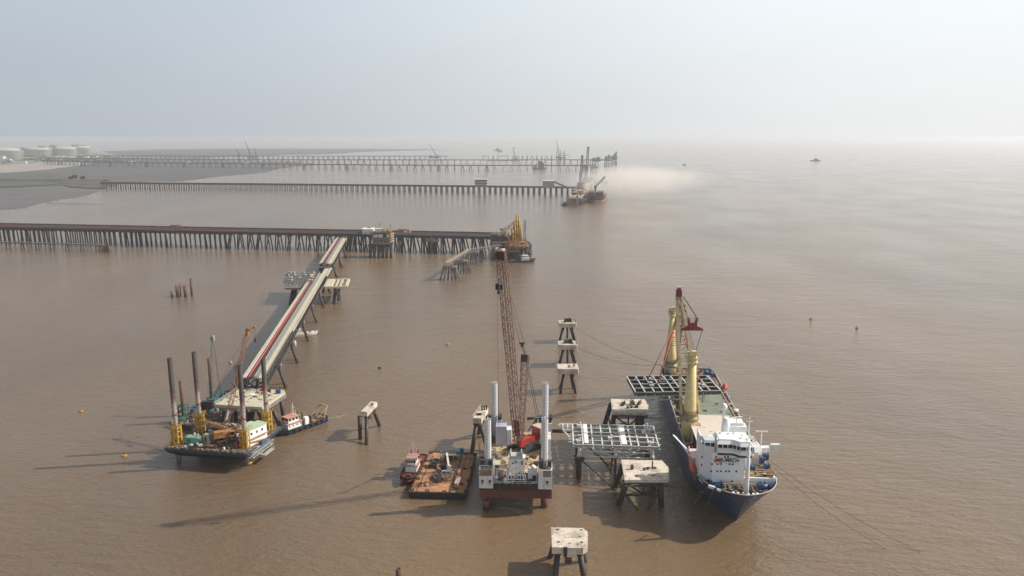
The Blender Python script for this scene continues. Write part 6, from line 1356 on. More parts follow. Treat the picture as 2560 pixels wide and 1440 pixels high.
for k in range(18):
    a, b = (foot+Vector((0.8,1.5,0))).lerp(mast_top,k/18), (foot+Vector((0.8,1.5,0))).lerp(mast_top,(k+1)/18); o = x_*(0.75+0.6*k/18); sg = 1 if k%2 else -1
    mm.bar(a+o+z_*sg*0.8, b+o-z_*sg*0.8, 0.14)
mm.bar(foot+Vector((0.8,1.5,0))+x_*0.78, mast_top+x_*1.4, 0.16); part('lit_mast_lacing', mm, M_boomp, t)
br = Vector((X(1305,858,252),252,H(858,252)))
part('bridle', MB().box(br,(1.9,0.8,0.5)).box(br-Vector((0,0,0.7)),(1.0,0.7,0.9)).path([br-Vector((0.3,0,0.6)),mast_top+Vector((-0.4,0,0.5))],0.09,5).path([br-Vector((-0.3,0,0.6)),mast_top+Vector((0.4,0,0.5))],0.09,5).path([br-Vector((0,0,0.6)),mast_top+Vector((0,0,0.5))],0.09,5), M_dark, t)
part('pendant', MB().path([br+Vector((-0.8,0,0)), tip+x_*0.6],0.06,5).path([br+Vector((0.8,0,0)), tip+x_*1.2],0.06,5), M_dark, t)
bk = MC @ Vector((6.8,37,zt+7)); part('backstay', MB().path([mast_top, bk],0.1,5).path([mast_top+Vector((0.6,0,0)), bk+Vector((0.8,0,0))],0.1,5), M_dark, t)
part('gantry', MB().bar(MC@Vector((5.2,34,zt+4.5)), MC@Vector((6.8,37,zt+9)),0.35).bar(MC@Vector((3.4,35,zt+4.5)), MC@Vector((6.8,37,zt+9)),0.35).tube(MC@Vector((3,35.5,zt+9)),MC@Vector((7.6,37,zt+9)),0.5), M_dark, t)
hk = Vector((tip.x-1.3,tip.y-1.0,0)); hz_ = H(712,hk.y)
part('hook_block', MB().tube((hk.x,hk.y,84),(hk.x,hk.y,hz_),0.05,n=5).box((hk.x,hk.y,hz_-0.6),(1.1,0.8,2.0)).box((hk.x+0.4,hk.y,hz_-2.4),(0.6,0.5,1.2)).box((hk.x+1.3,hk.y+0.5,hz_-0.9),(0.9,0.6,1.6)), M_black, t)
part('hoist_line', MB().tube((hk.x,hk.y,hz_-2),(hk.x+0.2,hk.y+8,20),0.05,n=5), M_dark, t)
# pipe to the steel frame
solo('transfer_pipe', MB().tube(P(1378,1078,8), P(1432,1079,8), 0.6, n=12).tube(P(1378,1074,9), P(1432,1074.5,9), 0.15, n=6), M_dark, 'dark transfer pipe bridging from the white rig to the white steel frame', 'pipe')
# ---------------------------------------------------------------- rusty cargo barge and red-white tug
q = [P(1022,1246,0), P(1165,1250,0), P(1190,1147,0), P(1075,1142,0)]
RB = thing('deck_barge', 'rust coloured flat barge with heaped hoses beside the white rig', 'barge', (q[0].lerp(q[2],0.5))[:], 0); MR = Matrix.Identity(4)
pl = [(p.x,p.y) for p in q]
part('hull', MB().prism(pl, -0.6, 2.0), M_hullblk, RB)
cxm = sum(p[0] for p in pl)/4; cym = sum(p[1] for p in pl)/4
ins = [(cxm+(p[0]-cxm)*0.985, cym+(p[1]-cym)*0.985) for p in pl]
M_bdeck = mat('barge_deck_rust',(0.40,0.20,0.095),0.9,var=0.3,scale=0.35,stain=(0.20,0.12,0.085),samt=0.4,sscale=0.2)
part('deck', MB().prism(ins, 2.004, 2.06), M_bdeck, RB)
m = MB()
for a, b in zip(ins, ins[1:]+ins[:1]): m.bar((*a,2.25),(*b,2.25),0.35,0.5)
part('coaming', m, M_rust, RB)
def RBp(fx, fy, z=2.06): a = q[0].lerp(q[1], fx); b = q[3].lerp(q[2], fx); p = a.lerp(b, fy); return Vector((p.x,p.y,z))
for k, (a, b) in enumerate([((0.72,0.02),(0.72,0.96)),((0.12,0.02),(0.12,0.9)),((0.82,0.02),(0.82,0.96))]): part('deck_beam', MB().bar(RBp(*a,2.1),RBp(*b,2.1),0.18 if k else 0.4,0.25 if k else 0.9), M_rustpile, RB)
rr = random.Random(3)
for fx, fy in [(0.02,0.05),(0.02,0.3),(0.02,0.6),(0.02,0.95),(0.97,0.05),(0.97,0.3),(0.97,0.6),(0.97,0.95),(0.3,0.02),(0.6,0.02),(0.4,0.97),(0.75,0.97)]: p = RBp(fx,fy); part('bollard', MB().tube(p,p+Vector((0,0,0.9)),0.3).tube(p+Vector((0.8,0,0)),p+Vector((0.8,0,0.9)),0.3), M_dark, RB)
# heap of hoses
m = MB(); c = RBp(0.42,0.36); 
for k in range(26):
    a0 = rr.uniform(0,6.28); rx, ry = rr.uniform(1.2,3.6), rr.uniform(1.0,3.2); z = 0.3+rr.uniform(0,1.0)*(1-(rx/4))
    cc = c+Vector((rr.uniform(-1.2,1.2),rr.uniform(-1.2,1.2),z)); m.path([cc+Vector((rx*math.cos(a0+t_*0.5),ry*math.sin(a0+t_*0.5),0.15*math.sin(t_))) for t_ in range(9)],0.2,6)
solo('hose_heap', m, mat('worn_hose',(0.13,0.095,0.08),0.8,var=0.4), 'heaped worn hoses and ropes on the middle of the rusty barge', 'hoses')
m = MB(); c = RBp(0.2,0.17)
for k in range(8): cc = c+Vector((rr.uniform(-1.6,1.8),rr.uniform(-0.6,0.8),0.35)); m.box(cc,(1.1,0.9,0.7),rz=rr.uniform(0,3))
solo('scrap_pile', m, mat('pale_scrap',(0.42,0.28,0.21),0.85,var=0.4), 'pale scrap lumps near the front left of the rusty barge', 'scrap')
t = thing('deck_crane', 'white hydraulic deck crane with black seat on the rusty barge', 'crane', RBp(0.52,0.5)[:], 0.3); Mk = fr(t)
part('base', MB(Mk).box((0,0,0.6),(3.4,2.2,1.2)).box((0.8,0,1.6),(1.6,1.8,1.2)), M_whited, t)
part('cab', MB(Mk).box((-1.0,0.4,1.9),(2.0,1.8,1.5)), M_black, t); part('jib', MB(Mk).bar((0.8,0,2),(1.4,5.5,4.6),0.7,0.8).bar((1.4,5.5,4.6),(1.0,9,2.4),0.5,0.6), M_whited, t)
part('counter_arm', MB(Mk).bar((-2.2,-1.8,1.4),(0.8,-2.4,1.4),0.45), M_white, t)
t = thing('roofed_shelter', 'grey mesh roofed shelter with teal frame at the back of the rusty barge', 'shelter', RBp(0.47,0.78)[:], 0.1); Mk = fr(t)
part('roof', MB(Mk).box((0,0,3.0),(6.0,4.6,0.18)), mat('mesh_roof',(0.20,0.19,0.16),0.9,var=0.4,scale=3), t)
for x in (-2.8,2.8):
    for y in (-2.1,2.1): part('post', MB(Mk).bar((x,y,0),(x,y,2.9),0.16), M_dark, t)
part('drum', MB(Mk).tube((-1.5,0,0.9),(1.5,0,0.9),0.8), M_rust, t)
solo('pipe_rack', MB(Matrix.Translation(RBp(0.62,0.86))).rail([(-1.4,0,0),(1.4,0,0)],2.6,0.6,0.12,4).rail([(-1.4,1.4,0),(1.4,1.4,0)],2.6,0.6,0.12,4), mat('turquoise',(0.05,0.42,0.42),0.5), 'turquoise pipe rack at the back of the rusty barge', 'rack')
solo('pump_unit', MB(Matrix.Translation(RBp(0.22,0.62))).box((0,0,0.8),(2.6,3.6,1.5)).tube((-0.8,1,1.5),(-0.8,1,2.6),0.2).box((0.4,-0.4,1.8),(1,1,0.5)), M_dark, 'dark pump unit by the left edge of the rusty barge', 'pump')
solo('steel_box_section', MB(Matrix.Translation(RBp(0.80,0.23))).box((0,0,0.9),(1.3,5.4,1.1),rz=-0.15), mat('pinkish_steel',(0.50,0.36,0.30),0.8), 'pale box section lying on the right side of the rusty barge', 'steel section')
solo('blue_locker', MB(Matrix.Translation(RBp(0.70,0.985))).box((0,0,1.2),(1.4,1.2,2.3)), M_blue, 'blue locker standing on the rear edge of the rusty barge', 'locker')
for k in range(16):
    fx, fy = rr.uniform(0.06,0.95), rr.uniform(0.08,0.95); 
    if 0.3 < fx < 0.65 and 0.2 < fy < 0.6: continue
    p = RBp(fx,fy); m = MB(Matrix.Translation(p)).box((0,0,0.35),(rr.uniform(0.5,1.6),rr.uniform(0.5,1.2),rr.uniform(0.4,0.8)),rz=rr.uniform(0,3)).bar((-1,0.4,0.2),(1.2,-0.4,0.2),0.16)
    solo('deck_gear', m, [M_rust,M_dark,M_rustpile,M_teal,M_concg][k%5], ['rusty','dark','brown','teal','grey'][k%5]+' loose gear on the rusty barge, '+('near' if fy < 0.35 else 'far' if fy > 0.7 else 'middle')+' '+('left' if fx < 0.35 else 'right' if fx > 0.68 else 'centre'), 'gear', 'loose gear on the rusty barge')
c0, c1 = P(1014,1218,0), P(1046,1152,0); ax = c1-c0; c0 = c0-ax*0.0; ang = math.atan2(ax.y,ax.x)-math.pi/2
tt, MTt, hft = tug('harbour_tug','red decked tug with white stacked cabins along the rusty barge',(c0.lerp(c1,0.5)+Vector((0.3,1.0,0)))[:],ang,23,6.6,M_hullblk,M_white,mat('dull_roof',(0.40,0.24,0.2),0.7,var=0.3),mat('tug_red_deck',(0.22,0.03,0.025),0.7,var=0.4,stain=(0.05,0.03,0.03),samt=0.4),2,'tugs',0.47)
# ---------------------------------------------------------------- steel topside frame on piles
M_wsteel = mat('primed_steel',(0.60,0.60,0.58),0.5,var=0.08,scale=0.3,stain=(0.4,0.36,0.32),samt=0.15)
M_gsteel = mat('shaded_web_steel',(0.30,0.31,0.31),0.55,var=0.15)  # darker copy of the frame steel, shade on the webs painted in
def grid_deck(name, label, pts, z, nx, ny, depth, ext=None, under=None, t=None, seed=0, full=True, skip=()):
    """pts: near-left, near-right, far-right, far-left world xy of the top"""
    NL, NR, FR, FL = [Vector((p[0],p[1],0)) for p in pts]; cc = (NL+NR+FR+FL)/4; rr = random.Random(seed)
    t = t or thing(name, label, 'steel frame', (cc.x,cc.y,z-depth)); 
    def G(a, b): p = NL.lerp(NR,a).lerp(FL.lerp(FR,a),b); return p
    m = MB()
    xs_ = [0]+[(k+rr.uniform(-0.12,0.12))/nx for k in range(1,nx)]+[1]; ys_ = [k/ny for k in range(ny+1)]
    def ibeam(mm, a, b, dpt, fl=0.42):
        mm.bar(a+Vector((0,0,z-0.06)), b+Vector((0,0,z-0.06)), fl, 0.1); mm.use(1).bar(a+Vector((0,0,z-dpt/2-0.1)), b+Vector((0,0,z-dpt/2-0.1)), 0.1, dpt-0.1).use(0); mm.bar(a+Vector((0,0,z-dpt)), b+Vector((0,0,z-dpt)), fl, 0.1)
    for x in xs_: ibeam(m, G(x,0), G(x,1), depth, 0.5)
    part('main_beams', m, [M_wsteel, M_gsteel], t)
    m = MB()
    for j, y in enumerate(ys_):
        for k in range(len(xs_)-1):
            if (j, k) in skip: continue
            ibeam(m, G(xs_[k]+0.012,y), G(xs_[k+1]-0.012,y), depth*0.8 if 0<j<ny else depth, 0.36)
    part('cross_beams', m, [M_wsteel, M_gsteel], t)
    m = MB()
    for k in range(14):
        a, b = rr.uniform(0.05,0.9), rr.uniform(0.08,0.9); L_ = rr.uniform(0.03,0.1); m.bar(G(a,b)+Vector((0,0,z-0.25)), G(a+L_,b)+Vector((0,0,z-0.25)), 0.25)
        m.bar(G(a,b)+Vector((0,0,z-0.35)), G(a,b+0.1)+Vector((0,0,z-0.35)), 0.22)
    part('stringers', m, M_steel, t)
    return t, G
pts = [P(1434,1110,13.6), P(1648,1117,13.6), P(1633,1065,13.6), P(1431,1059,13.6)]
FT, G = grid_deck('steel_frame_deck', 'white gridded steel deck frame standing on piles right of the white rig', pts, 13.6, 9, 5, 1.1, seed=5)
m = MB()      # step-out at rear left, cantilever stubs
a, b = P(1406,1058,13.6), P(1408,1073,13.6)
for p_, q_ in ((P(1431,1059,13.6),a),(a,b),(b,P(1432,1074,13.6)),(P(1418,1058.5,13.6),P(1420,1073.5,13.6)),(a,P(1396,1060.5,13.6)),(b,P(1424,1092,13.6))): m.bar(p_-Vector((0,0,0.4)),q_-Vector((0,0,0.4)),0.35,0.8)
for v, u in ((1062,1395),(1066,1396),(1084,1424),(1091,1421),(1098,1421),(1105,1421)): m.bar(P(u,v,13.2),P(1434,v+0.5,13.2),0.35)
for v in (1081,1097,1112): m.bar(P(1640,v,13.2),P(1652,v,13.2),0.35)
part('cantilever_stubs', m, M_wsteel, FT)
for f, w_ in ((0.155,1.5),(0.60,1.9)): part('walkway_plate', MB().bar(G(f,0.05)+Vector((0,0,13.72)), G(f,0.98)+Vector((0,0,13.72)), w_, 0.1), M_white, FT)
part('walkway_plate', MB().bar(G(0.05,0.42)+Vector((0,0,13.7)), G(0.97,0.40)+Vector((0,0,13.7)), 0.9, 0.1), M_conc, FT)
for (a_, b_) in ((0.06,0.1),(0.44,0.28),(0.92,0.12),(0.86,0.62),(0.93,0.75),(0.9,0.9),(0.08,0.85)): p = G(a_,b_); part('column_cap', MB().box((p.x,p.y,14.1),(1.5,1.7,0.8)).box((p.x+0.6,p.y+0.4,14.7),(0.6,0.8,0.6)), M_whited, FT)
# supporting legs and bracing
m = MB(); z0 = 8.4
cols_ = []
for fx in (0.07,0.5,0.93):
    for fy in (0.08,0.85):
        p = G(fx,fy); p = Vector((p.x,p.y,0)); cols_.append(p); r_ = 0.55
        part('column', MB().tube(p+Vector((0,0,z0)), p+Vector((0,0,12.5)), 0.6, n=12).tube(p+Vector((0,0,z0)), p+Vector((0,0,z0+1.4)), 0.95, 0.6, n=12), M_wsteel, FT)
for row in (0,1):
    A_, B_, C_ = cols_[row], cols_[2+row], cols_[4+row]
    m.tube(A_+Vector((0,0,10.4)), C_+Vector((0,0,10.4)), 0.3, n=8); 
    for s_, e_ in ((A_,B_),(B_,C_)):
        for f in range(4):
            a, b = s_.lerp(e_,f/4), s_.lerp(e_,(f+1)/4); m.tube(a+Vector((0,0,12.6 if f%2 else 10.4)), b+Vector((0,0,10.4 if f%2 else 12.6)), 0.2, n=7)
    m.tube(A_+Vector((0,0,z0)), C_+Vector((0,0,z0)), 0.32, n=8); m.tube(A_.lerp(B_,0.6)+Vector((0,0,10.4)), B_+Vector((0,0,z0)), 0.25, n=7); m.tube(C_.lerp(B_,0.3)+Vector((0,0,10.4)), B_+Vector((0,0,z0)), 0.25, n=7)
for k in (0,2,4): m.tube(cols_[k]+Vector((0,0,10.4)), cols_[k+1]+Vector((0,0,10.4)), 0.25, n=7)
part('truss', m, M_wsteel, FT)
for k, p in enumerate(cols_):
    wl = P(1455,1192,0) if k == 0 else p
    part('pile', MB().tube(p+Vector((0,0,z0)), Vector((p.x,p.y,-0.6)), 0.98 if k in (0,1,4,5) else 0.45, n=14), M_pile, FT)
part('pile_sleeve', MB().box((cols_[0].x,cols_[0].y,z0-0.6),(3.6,3.0,0.8)).box((cols_[4].x,cols_[4].y,z0-0.6),(3.6,3.0,0.8)), M_dark, FT)
m = MB()
for (a_, b_) in (((0.30,0.1,9),(0.60,-0.25,-0.4)),((0.10,-0.05,8),(0.52,-0.4,-0.4)),((0.9,0.9,8),(0.6,0.5,0.5)),((0.1,0.9,8),(0.45,0.6,0.5))):
    p, q_ = G(a_[0],a_[1]), G(b_[0],b_[1]); part('raking_brace', MB().tube((p.x,p.y,a_[2]),(q_.x,q_.y,b_[2]),0.28,n=8), M_pile, FT)
# concrete capped jackets
def jacket(label, top, h, th, legs, brk, seed, damp=False):
    t, cx, cy = trestle_cap(label, 'capped_jacket', top, h, th, [], cat='platform', bollards=2, seed=seed, mt=M_conc)
    for (a, b) in legs: part('pile', MB().tube((a[0],a[1],h-th+0.03),(b[0],b[1],-0.6),1.0,n=14), M_pile, t)
    for (a, b, z_) in brk: part('brace', MB().tube((a[0],a[1],z_[0]),(b[0],b[1],z_[1]),0.33,n=8), M_pile, t)
    m = MB(); ty = min(p[1] for p in top); m.bar((min(p[0] for p in top)-0.2,ty-0.9,h-th-0.7),(max(p[0] for p in top)+0.8,ty-0.9,h-th-0.7),1.2,0.12); m.rail([(min(p[0] for p in top)-0.2,ty-1.4,h-th-0.7),(max(p[0] for p in top)+0.8,ty-1.4,h-th-0.7)],1.1,1.5,0.07)
    m.box(((min(p[0] for p in top)+max(p[0] for p in top))/2,ty+1.5,h-th-0.45),(12.5,1.4,0.8))
    part('scaffold', m, M_dark, t)
    return t, cx, cy
q = [P(1562,1200,10.9), P(1668,1200,10.9), P(1673,1196,10.9), P(1671,1168,10.9), P(1655,1151,10.9), P(1553,1149,10.9)]
top = [(p.x,p.y) for p in q]; x0, x1, y0, y1 = top[0][0], top[1][0], top[0][1], top[5][1]
wA, wB = P(1545,1262,0), P(1655,1266,0)
t, cx, cy = jacket('bare cream capped jacket, front right below the white steel frame', top, 10.9, 0.95,
  [((x0+1.2,y0+2),(wA.x,wA.y)),((x1-1.8,y0+2.2),(wB.x-0.3,wB.y)),((x0+1.2,y1-3),(x0-1.0,y1+1)),((x1-2.4,y1-4),(x1-1.5,y1-1))],
  [((x0+1,y0+2),(x1-2,y0+2),(4.6,4.6)),((x0+1.5,y0+2),((x0+x1)/2,y0+2),(8.5,4.6)),((x1-2.3,y0+2),((x0+x1)/2,y0+2),(8.5,4.6)),(((x0+x1)/2-0.3,y0+2),((x0+x1)/2-0.3,y0+2.1),(9,4.6)),((x0+0.5,y0+2),(x0+5,y0+1),(4.6,-0.4)),((x1-2.6,y0+2),(x1-6,y0+1),(4.6,-0.4)),((x0+1,y1-3),(x1-2.4,y1-4),(4.6,4.6)),((x0,y0+2),(x0,y1-3),(4.6,4.6)),((x1-2,y0+2),(x1-2.4,y1-4),(4.6,4.6))], 3)
part('steel_stub', MB().box((x0+3.6,y0+8.2,11.6),(0.9,0.9,1.6)), M_rust, t); part('post', MB().bar((x1-3.2,y0+9,10.9),(x1-3.2,y0+9,13.4),0.4).box((x1-2.6,y0+8.8,11.1),(1.4,0.6,0.5)), M_dark, t)
for dx, dy in ((4.2,3.2),(9.8,3.1)): part('opening', MB().tube((x0+dx,y0+dy,10.88),(x0+dx,y0+dy,10.93),0.45,n=9).bar((x0+dx-0.5,y0+dy-0.4,10.95),(x0+dx+0.6,y0+dy+0.5,11.0),0.12), M_dark, t)
q = [P(1531,1031,12), P(1617,1033,12), P(1621,1012,12), P(1612,998,12), P(1527,997,12)]
top = [(p.x,p.y) for p in q]; x0, x1, y0, y1 = top[0][0], top[1][0], top[0][1], top[4][1]
t, cx, cy = jacket('dim capped jacket with teal winch, behind the white steel frame', top, 12, 1.0,
  [((x0+1.2,y0+2),(x0-1.2,y0-1)),((x1-1.5,y0+2),(x1-1,y0+0.5)),((x0+1.2,y1-3),(x0-1.2,y1)),((x1-2,y1-4),(x1-0.8,y1-2))],
  [((x0+1,y0+2),(x1-2,y0+2),(5.5,5.5)),((x0+1.5,y0+2),((x0+x1)/2,y0+2),(9.5,5.5)),((x1-2.3,y0+2),((x0+x1)/2,y0+2),(9.5,5.5)),(((x0+x1)/2,y0+2),((x0+x1)/2,y0+2.1),(10,5.5)),((x0,y0+2),(x0,y1-3),(5.5,5.5))], 4)
tw = thing('mooring_winch', 'teal winch with raised arms on the dim capped jacket', 'winch', (cx,cy+1,12.0), 0.2, 'winches on the dolphins'); Mw = fr(tw)
part('housing', MB(Mw).box((0,0,0.8),(1.6,1.8,1.6)), M_teal, tw); part('arms', MB(Mw).bar((0,0,1.6),(-0.9,0.4,3.2),0.22).bar((0,0,1.6),(1.0,0.4,3.0),0.22), M_dark, tw)
for k, (dx, dy) in enumerate(((-3.4,2),(2.8,1.4),(-4.2,0),(1.2,-2.2),(-1.8,-2.8),(3.6,3.4))): part('deck_gear', MB().box((cx+dx,cy+dy,12.4),(1.5,1.0,0.8),rz=k).bar((cx+dx,cy+dy,12.8),(cx+dx+0.9,cy+dy+0.3,13.7),0.16), M_dark if k < 4 else M_timber, t)

LM = [M_rust, M_dark, M_timber, M_concg, M_whited, M_teal, M_rustpile, M_yel]
litter('deck_litter', ML, 1, 32, 1, 26.5, 6.96, 330, 5, [M_rust,M_dark,M_dark,M_timber,M_concg,M_rustpile,M_teal,M_whited], avoid=((27,33,6,17),), smax=1.5)
litter('deck_litter', MC, -10.8, 10.8, 0.6, 9, 9.66, 230, 6, [M_dark,M_rust,M_concg,M_rustpile,M_dark,M_whited], smax=1.1)
litter('deck_litter', MC, -10.8, 10.8, 12, 44, 9.67, 190, 7, [M_dark,M_rust,M_timber,M_concg,M_whited,M_red], avoid=((-9,-2,30,38),(-1,8,23,40)), smax=1.0)
litter('deck_litter', MB2, -9.5, 7.5, 1, 45, 2.46, 300, 8, [M_dark,M_rust,M_teal,M_blue,M_timber,M_whited,M_concg,M_orange], smax=1.5)
litter('deck_litter', Matrix.Identity(4), RBp(0.05,0).x, RBp(0.93,0).x, RBp(0,0.04).y, RBp(0,0.95).y, 2.06, 150, 9, [M_dark,M_rust,M_rustpile,M_concg,M_timber], smax=0.9)
litter('deck_litter', Matrix.Identity(4), -122.5, -101.5, 299, 316, 12.5, 110, 10, [M_timber,M_concg,M_rust,M_whited,M_dark,M_yel], smax=0.9)
litter('terminal_litter', Matrix.Identity(4), -8, 15, 742, 792, 14, 160, 11, [M_rust,M_dark,M_orange,M_concg,M_timber,M_yel], smax=2.4)
# ================================================================ heavy lift ship
SO = Vector((70.4,211.8,0)); SR = -math.atan(0.093)
SH = thing('heavy_lift_ship', 'navy hulled heavy lift ship with white forward house and two cream cranes', 'ship', SO[:], SR); MS = fr(SH)
SL, SB = 139.0, 25.4; iS = MS.inverted()
def dhalf(y):
    w = SB/2*max(0, 1-(1-min(1,y/26.0))**3.6)**0.60
    if y > SL-14: w *= 1-0.10*((y-SL+14)/14)**2
    return w
def whalf(y, e): w = (SB/2-0.3)*max(0, math.sin(min(1, y/42.0)*math.pi/2))**0.85; return w
def ztop(y): return 11.2+2.7*(1 if y < 14 else max(0, 1-(y-14)/5))+0.5*max(0, 1-y/14)
m = MB(MS); rows = []; ns = 34; nl = 8
for j in range(ns+1):
    f = j/ns; yd = SL*f**1.9; yw = 12.5+(SL-12.5)*f**1.55; row = []
    hd, hw = dhalf(yd), whalf(SL*f**1.55, 0)
    for sgn in (-1, 1):
        side = []
        for k in range(nl+1):
            g = k/nl; z = -0.8+(ztop(yd)+0.8)*g; gg = g**1.45
            side.append(m.pt((sgn*(hw+(hd-hw)*gg), yw+(yd-yw)*(g**0.85), z)))
        row.append(side)
    rows.append(row)
def sect(yd, z):
    f = (yd/SL)**(1/1.9); yw = 12.5+(SL-12.5)*f**1.55; g = (z+0.8)/(ztop(yd)+0.8); hd, hw = dhalf(yd), whalf(SL*f**1.55,0)
    return hw+(hd-hw)*g**1.45, yw+(yd-yw)*g**0.85
for A, B in zip(rows[:-1], rows[1:]):
    for s in (0,1):
        for k in range(nl): 
            q_ = (A[s][k], B[s][k], B[s][k+1], A[s][k+1]); m.face(q_ if s else q_[::-1], True)
for k in range(nl): m.face((rows[-1][0][k],rows[-1][1][k],rows[-1][1][k+1],rows[-1][0][k+1]))
part('hull', m, M_navy, SH)
ys_ = [0.15,0.5,1.1,2,3.2,4.8,7,10,14]
m = MB(MS); part('foredeck', m.prism([(-sect(y,11.4)[0]*0.985,sect(y,11.4)[1]+0.1) for y in ys_]+[(sect(y,11.4)[0]*0.985,sect(y,11.4)[1]+0.1) for y in ys_[::-1]], 11.3, 11.5), mat('bow_deck',(0.10,0.12,0.08),0.8,var=0.3,stain=(0.2,0.13,0.08),samt=0.4), SH)
m = MB(MS)
for s in (-1,1):
    for a, b in zip([0]+ys_,ys_+[17]): m.bar((s*dhalf(a),a,ztop(a)),(s*dhalf(b),b,ztop(b)),0.15,0.15)
part('bulwark_rail', m, M_whited, SH)
m = MB(MS)
for s in (-1,1):
    for a, b in zip(ys_,ys_[1:]): (h0,y0_),(h1,y1__) = sect(a,12.0),sect(b,12.0); m.bar((s*h0*0.955,y0_+0.35,12.1),(s*h1*0.955,y1__+0.35,12.1),0.1,1.3)
h0,y0_ = sect(ys_[0],12.0); m.bar((-h0*0.955,y0_+0.35,12.1),(h0*0.955,y0_+0.35,12.1),0.1,1.3)
part('bulwark_lining', m, mat('bulwark_olive',(0.12,0.12,0.09),0.8,var=0.3), SH)
part('main_deck', MB(MS).prism([(-(sect(y,10)[0]-0.25),sect(y,10)[1]) for y in (16,21,27,36)]+[(-SB/2+0.5,50),(-SB/2+0.5,SL-12),(-SB/2*0.88,SL-0.5),(SB/2*0.88,SL-0.5),(SB/2-0.5,SL-12),(SB/2-0.5,50)]+[(sect(y,10)[0]-0.25,sect(y,10)[1]) for y in (36,27,21,16)], 9.6, 10.4) if True else MB(MS).prism([(-SB/2+0.5,14),(SB/2-0.5,14),(SB/2-0.5,SL-12),(SB/2*0.88,SL-0.5),(-SB/2*0.88,SL-0.5),(-SB/2+0.5,SL-12)], 9.6, 10.4), mat('side_deck',(0.17,0.11,0.075),0.9,var=0.4,scale=0.4,stain=(0.36,0.27,0.2),samt=0.35,sscale=0.3), SH)
m = MB(MS)
for s in (-1,1): m.b2((s*(SB/2-0.05),17,10.4),(s*(SB/2-0.3),SL-12,11.3))
m.b2((-SB/2*0.88,SL-0.6,10.4),(SB/2*0.88,SL-0.3,11.4))
part('bulwark', m, mat('worn_bulwark',(0.13,0.13,0.15),0.6,var=0.3,stain=(0.30,0.2,0.14),samt=0.4,sscale=0.5), SH)
part('railing', MB(MS).rail([(SB/2-0.2,20,11.3),(SB/2-0.2,SL-12,11.3)],0.9,2.4,0.1).rail([(-SB/2+0.2,24,11.3),(-SB/2+0.2,SL-12,11.3)],0.9,2.4,0.1), M_whited, SH)
# hatch covers
hy = [34,50,66,82,98,114]
for k in range(5): part('hatch_cover', MB(MS).b2((-7.6,hy[k]+0.1,10.4),(9.4,hy[k+1]-0.15,13.0)), M_deckg, SH)
m = MB(MS)
for k in range(5):
    for j in range(3): m.b2((-7.75,hy[k]+3+5*j,10.5),(-7.6,hy[k]+3.4+5*j,13)); m.b2((9.4,hy[k]+3+5*j,10.5),(9.55,hy[k]+3.4+5*j,13))
part('hatch_ribs', m, M_rustpile, SH)
part('coaming_rail', MB(MS).bar((9.9,34,13.2),(9.9,114,13.2),0.5,0.3).bar((-8.1,34,13.2),(-8.1,114,13.2),0.5,0.3), mat('coaming_tan',(0.30,0.22,0.15),0.8,var=0.2), SH)
# accommodation
zf = 11.5
M_hwhite = mat('ship_white',(0.80,0.81,0.82),0.35,var=0.02,stain=(0.6,0.55,0.5),samt=0.06,streak=True)
fy = 11.8
ho = part('house', MB(MS).prism([(-8.4,fy),(1.6,fy),(1.6,fy+12),(-11.6,fy+12),(-11.6,fy+3.5),(-10.8,fy+1.2)], zf, 22.6), M_hwhite, SH)
m = MB(MS).prism([(-8.4,fy-0.02),(-8.2,fy+0.3),(-10.6,fy+1.5),(-11.4,fy+3.7),(-11.62,fy+3.5),(-10.82,fy+1.18)], zf, 24.4)
m.b2((-11.62,fy+3.6,22.6),(-11.3,fy+12,24.2)); part('side_screen', m, mat('lilac_white',(0.70,0.69,0.75),0.4,var=0.03), ho)
part('lower_house', MB(MS).b2((1.6,fy+0.02,zf),(11.3,fy+10,14.6)).b2((10.6,fy-0.1,zf),(11.5,fy+2,14.9)), M_hwhite, SH)
part('lower_house_deck', MB(MS).b2((1.7,fy+0.6,14.6),(11.3,fy+9.8,14.7)), mat('upper_side_deck',(0.30,0.22,0.13),0.85,var=0.4,scale=0.5,stain=(0.13,0.16,0.10),samt=0.4), SH)
def fw(u, v, w_=0.62, h_=0.62, mt=M_glass, y=None):
    """front wall window at a pixel of the wall plane"""
    y = fy if y is None else y
    Y = 223.3; 
    for _ in range(3): p = iS @ Vector((X(u,v,Y),Y,H(v,Y))); Y += (y-p.y)
    p = iS @ Vector((X(u,v,Y),Y,H(v,Y))); return p
for v, us_ in ((1142,(1790,1812,1820,1844)),(1160.5,(1780,1794,1803,1824,1832)),(1178,(1778,1793,1802,1815,1823,1841)),(1203,(1830,))):
    for u in us_: p = fw(u,v); part('window', MB(MS).box((p.x,fy-0.03,p.z),(0.5,0.08,0.58)), M_glass, ho)
for u, v in ((1760,1150),(1759,1170)): p = fw(u,v); part('window', MB(MS).box((-11.1,fy+2.3,p.z),(0.5,0.5,0.7),rz=0.9), M_glass, ho)
p = fw(1771,1206); part('door', MB(MS).box((p.x,fy-0.04,p.z-0.1),(1.0,0.1,2.2)), M_dark, ho)
p = fw(1786,1210); part('deck_locker', MB(MS).b2((p.x-0.9,fy-1.0,zf),(p.x+0.9,fy-0.02,13.2)), M_hwhite, SH)
for u in (1873,1900,1912): p = fw(u,1206); part('door', MB(MS).box((p.x,fy-0.03,12.8),(0.5,0.1,1.4)), M_dark, SH)
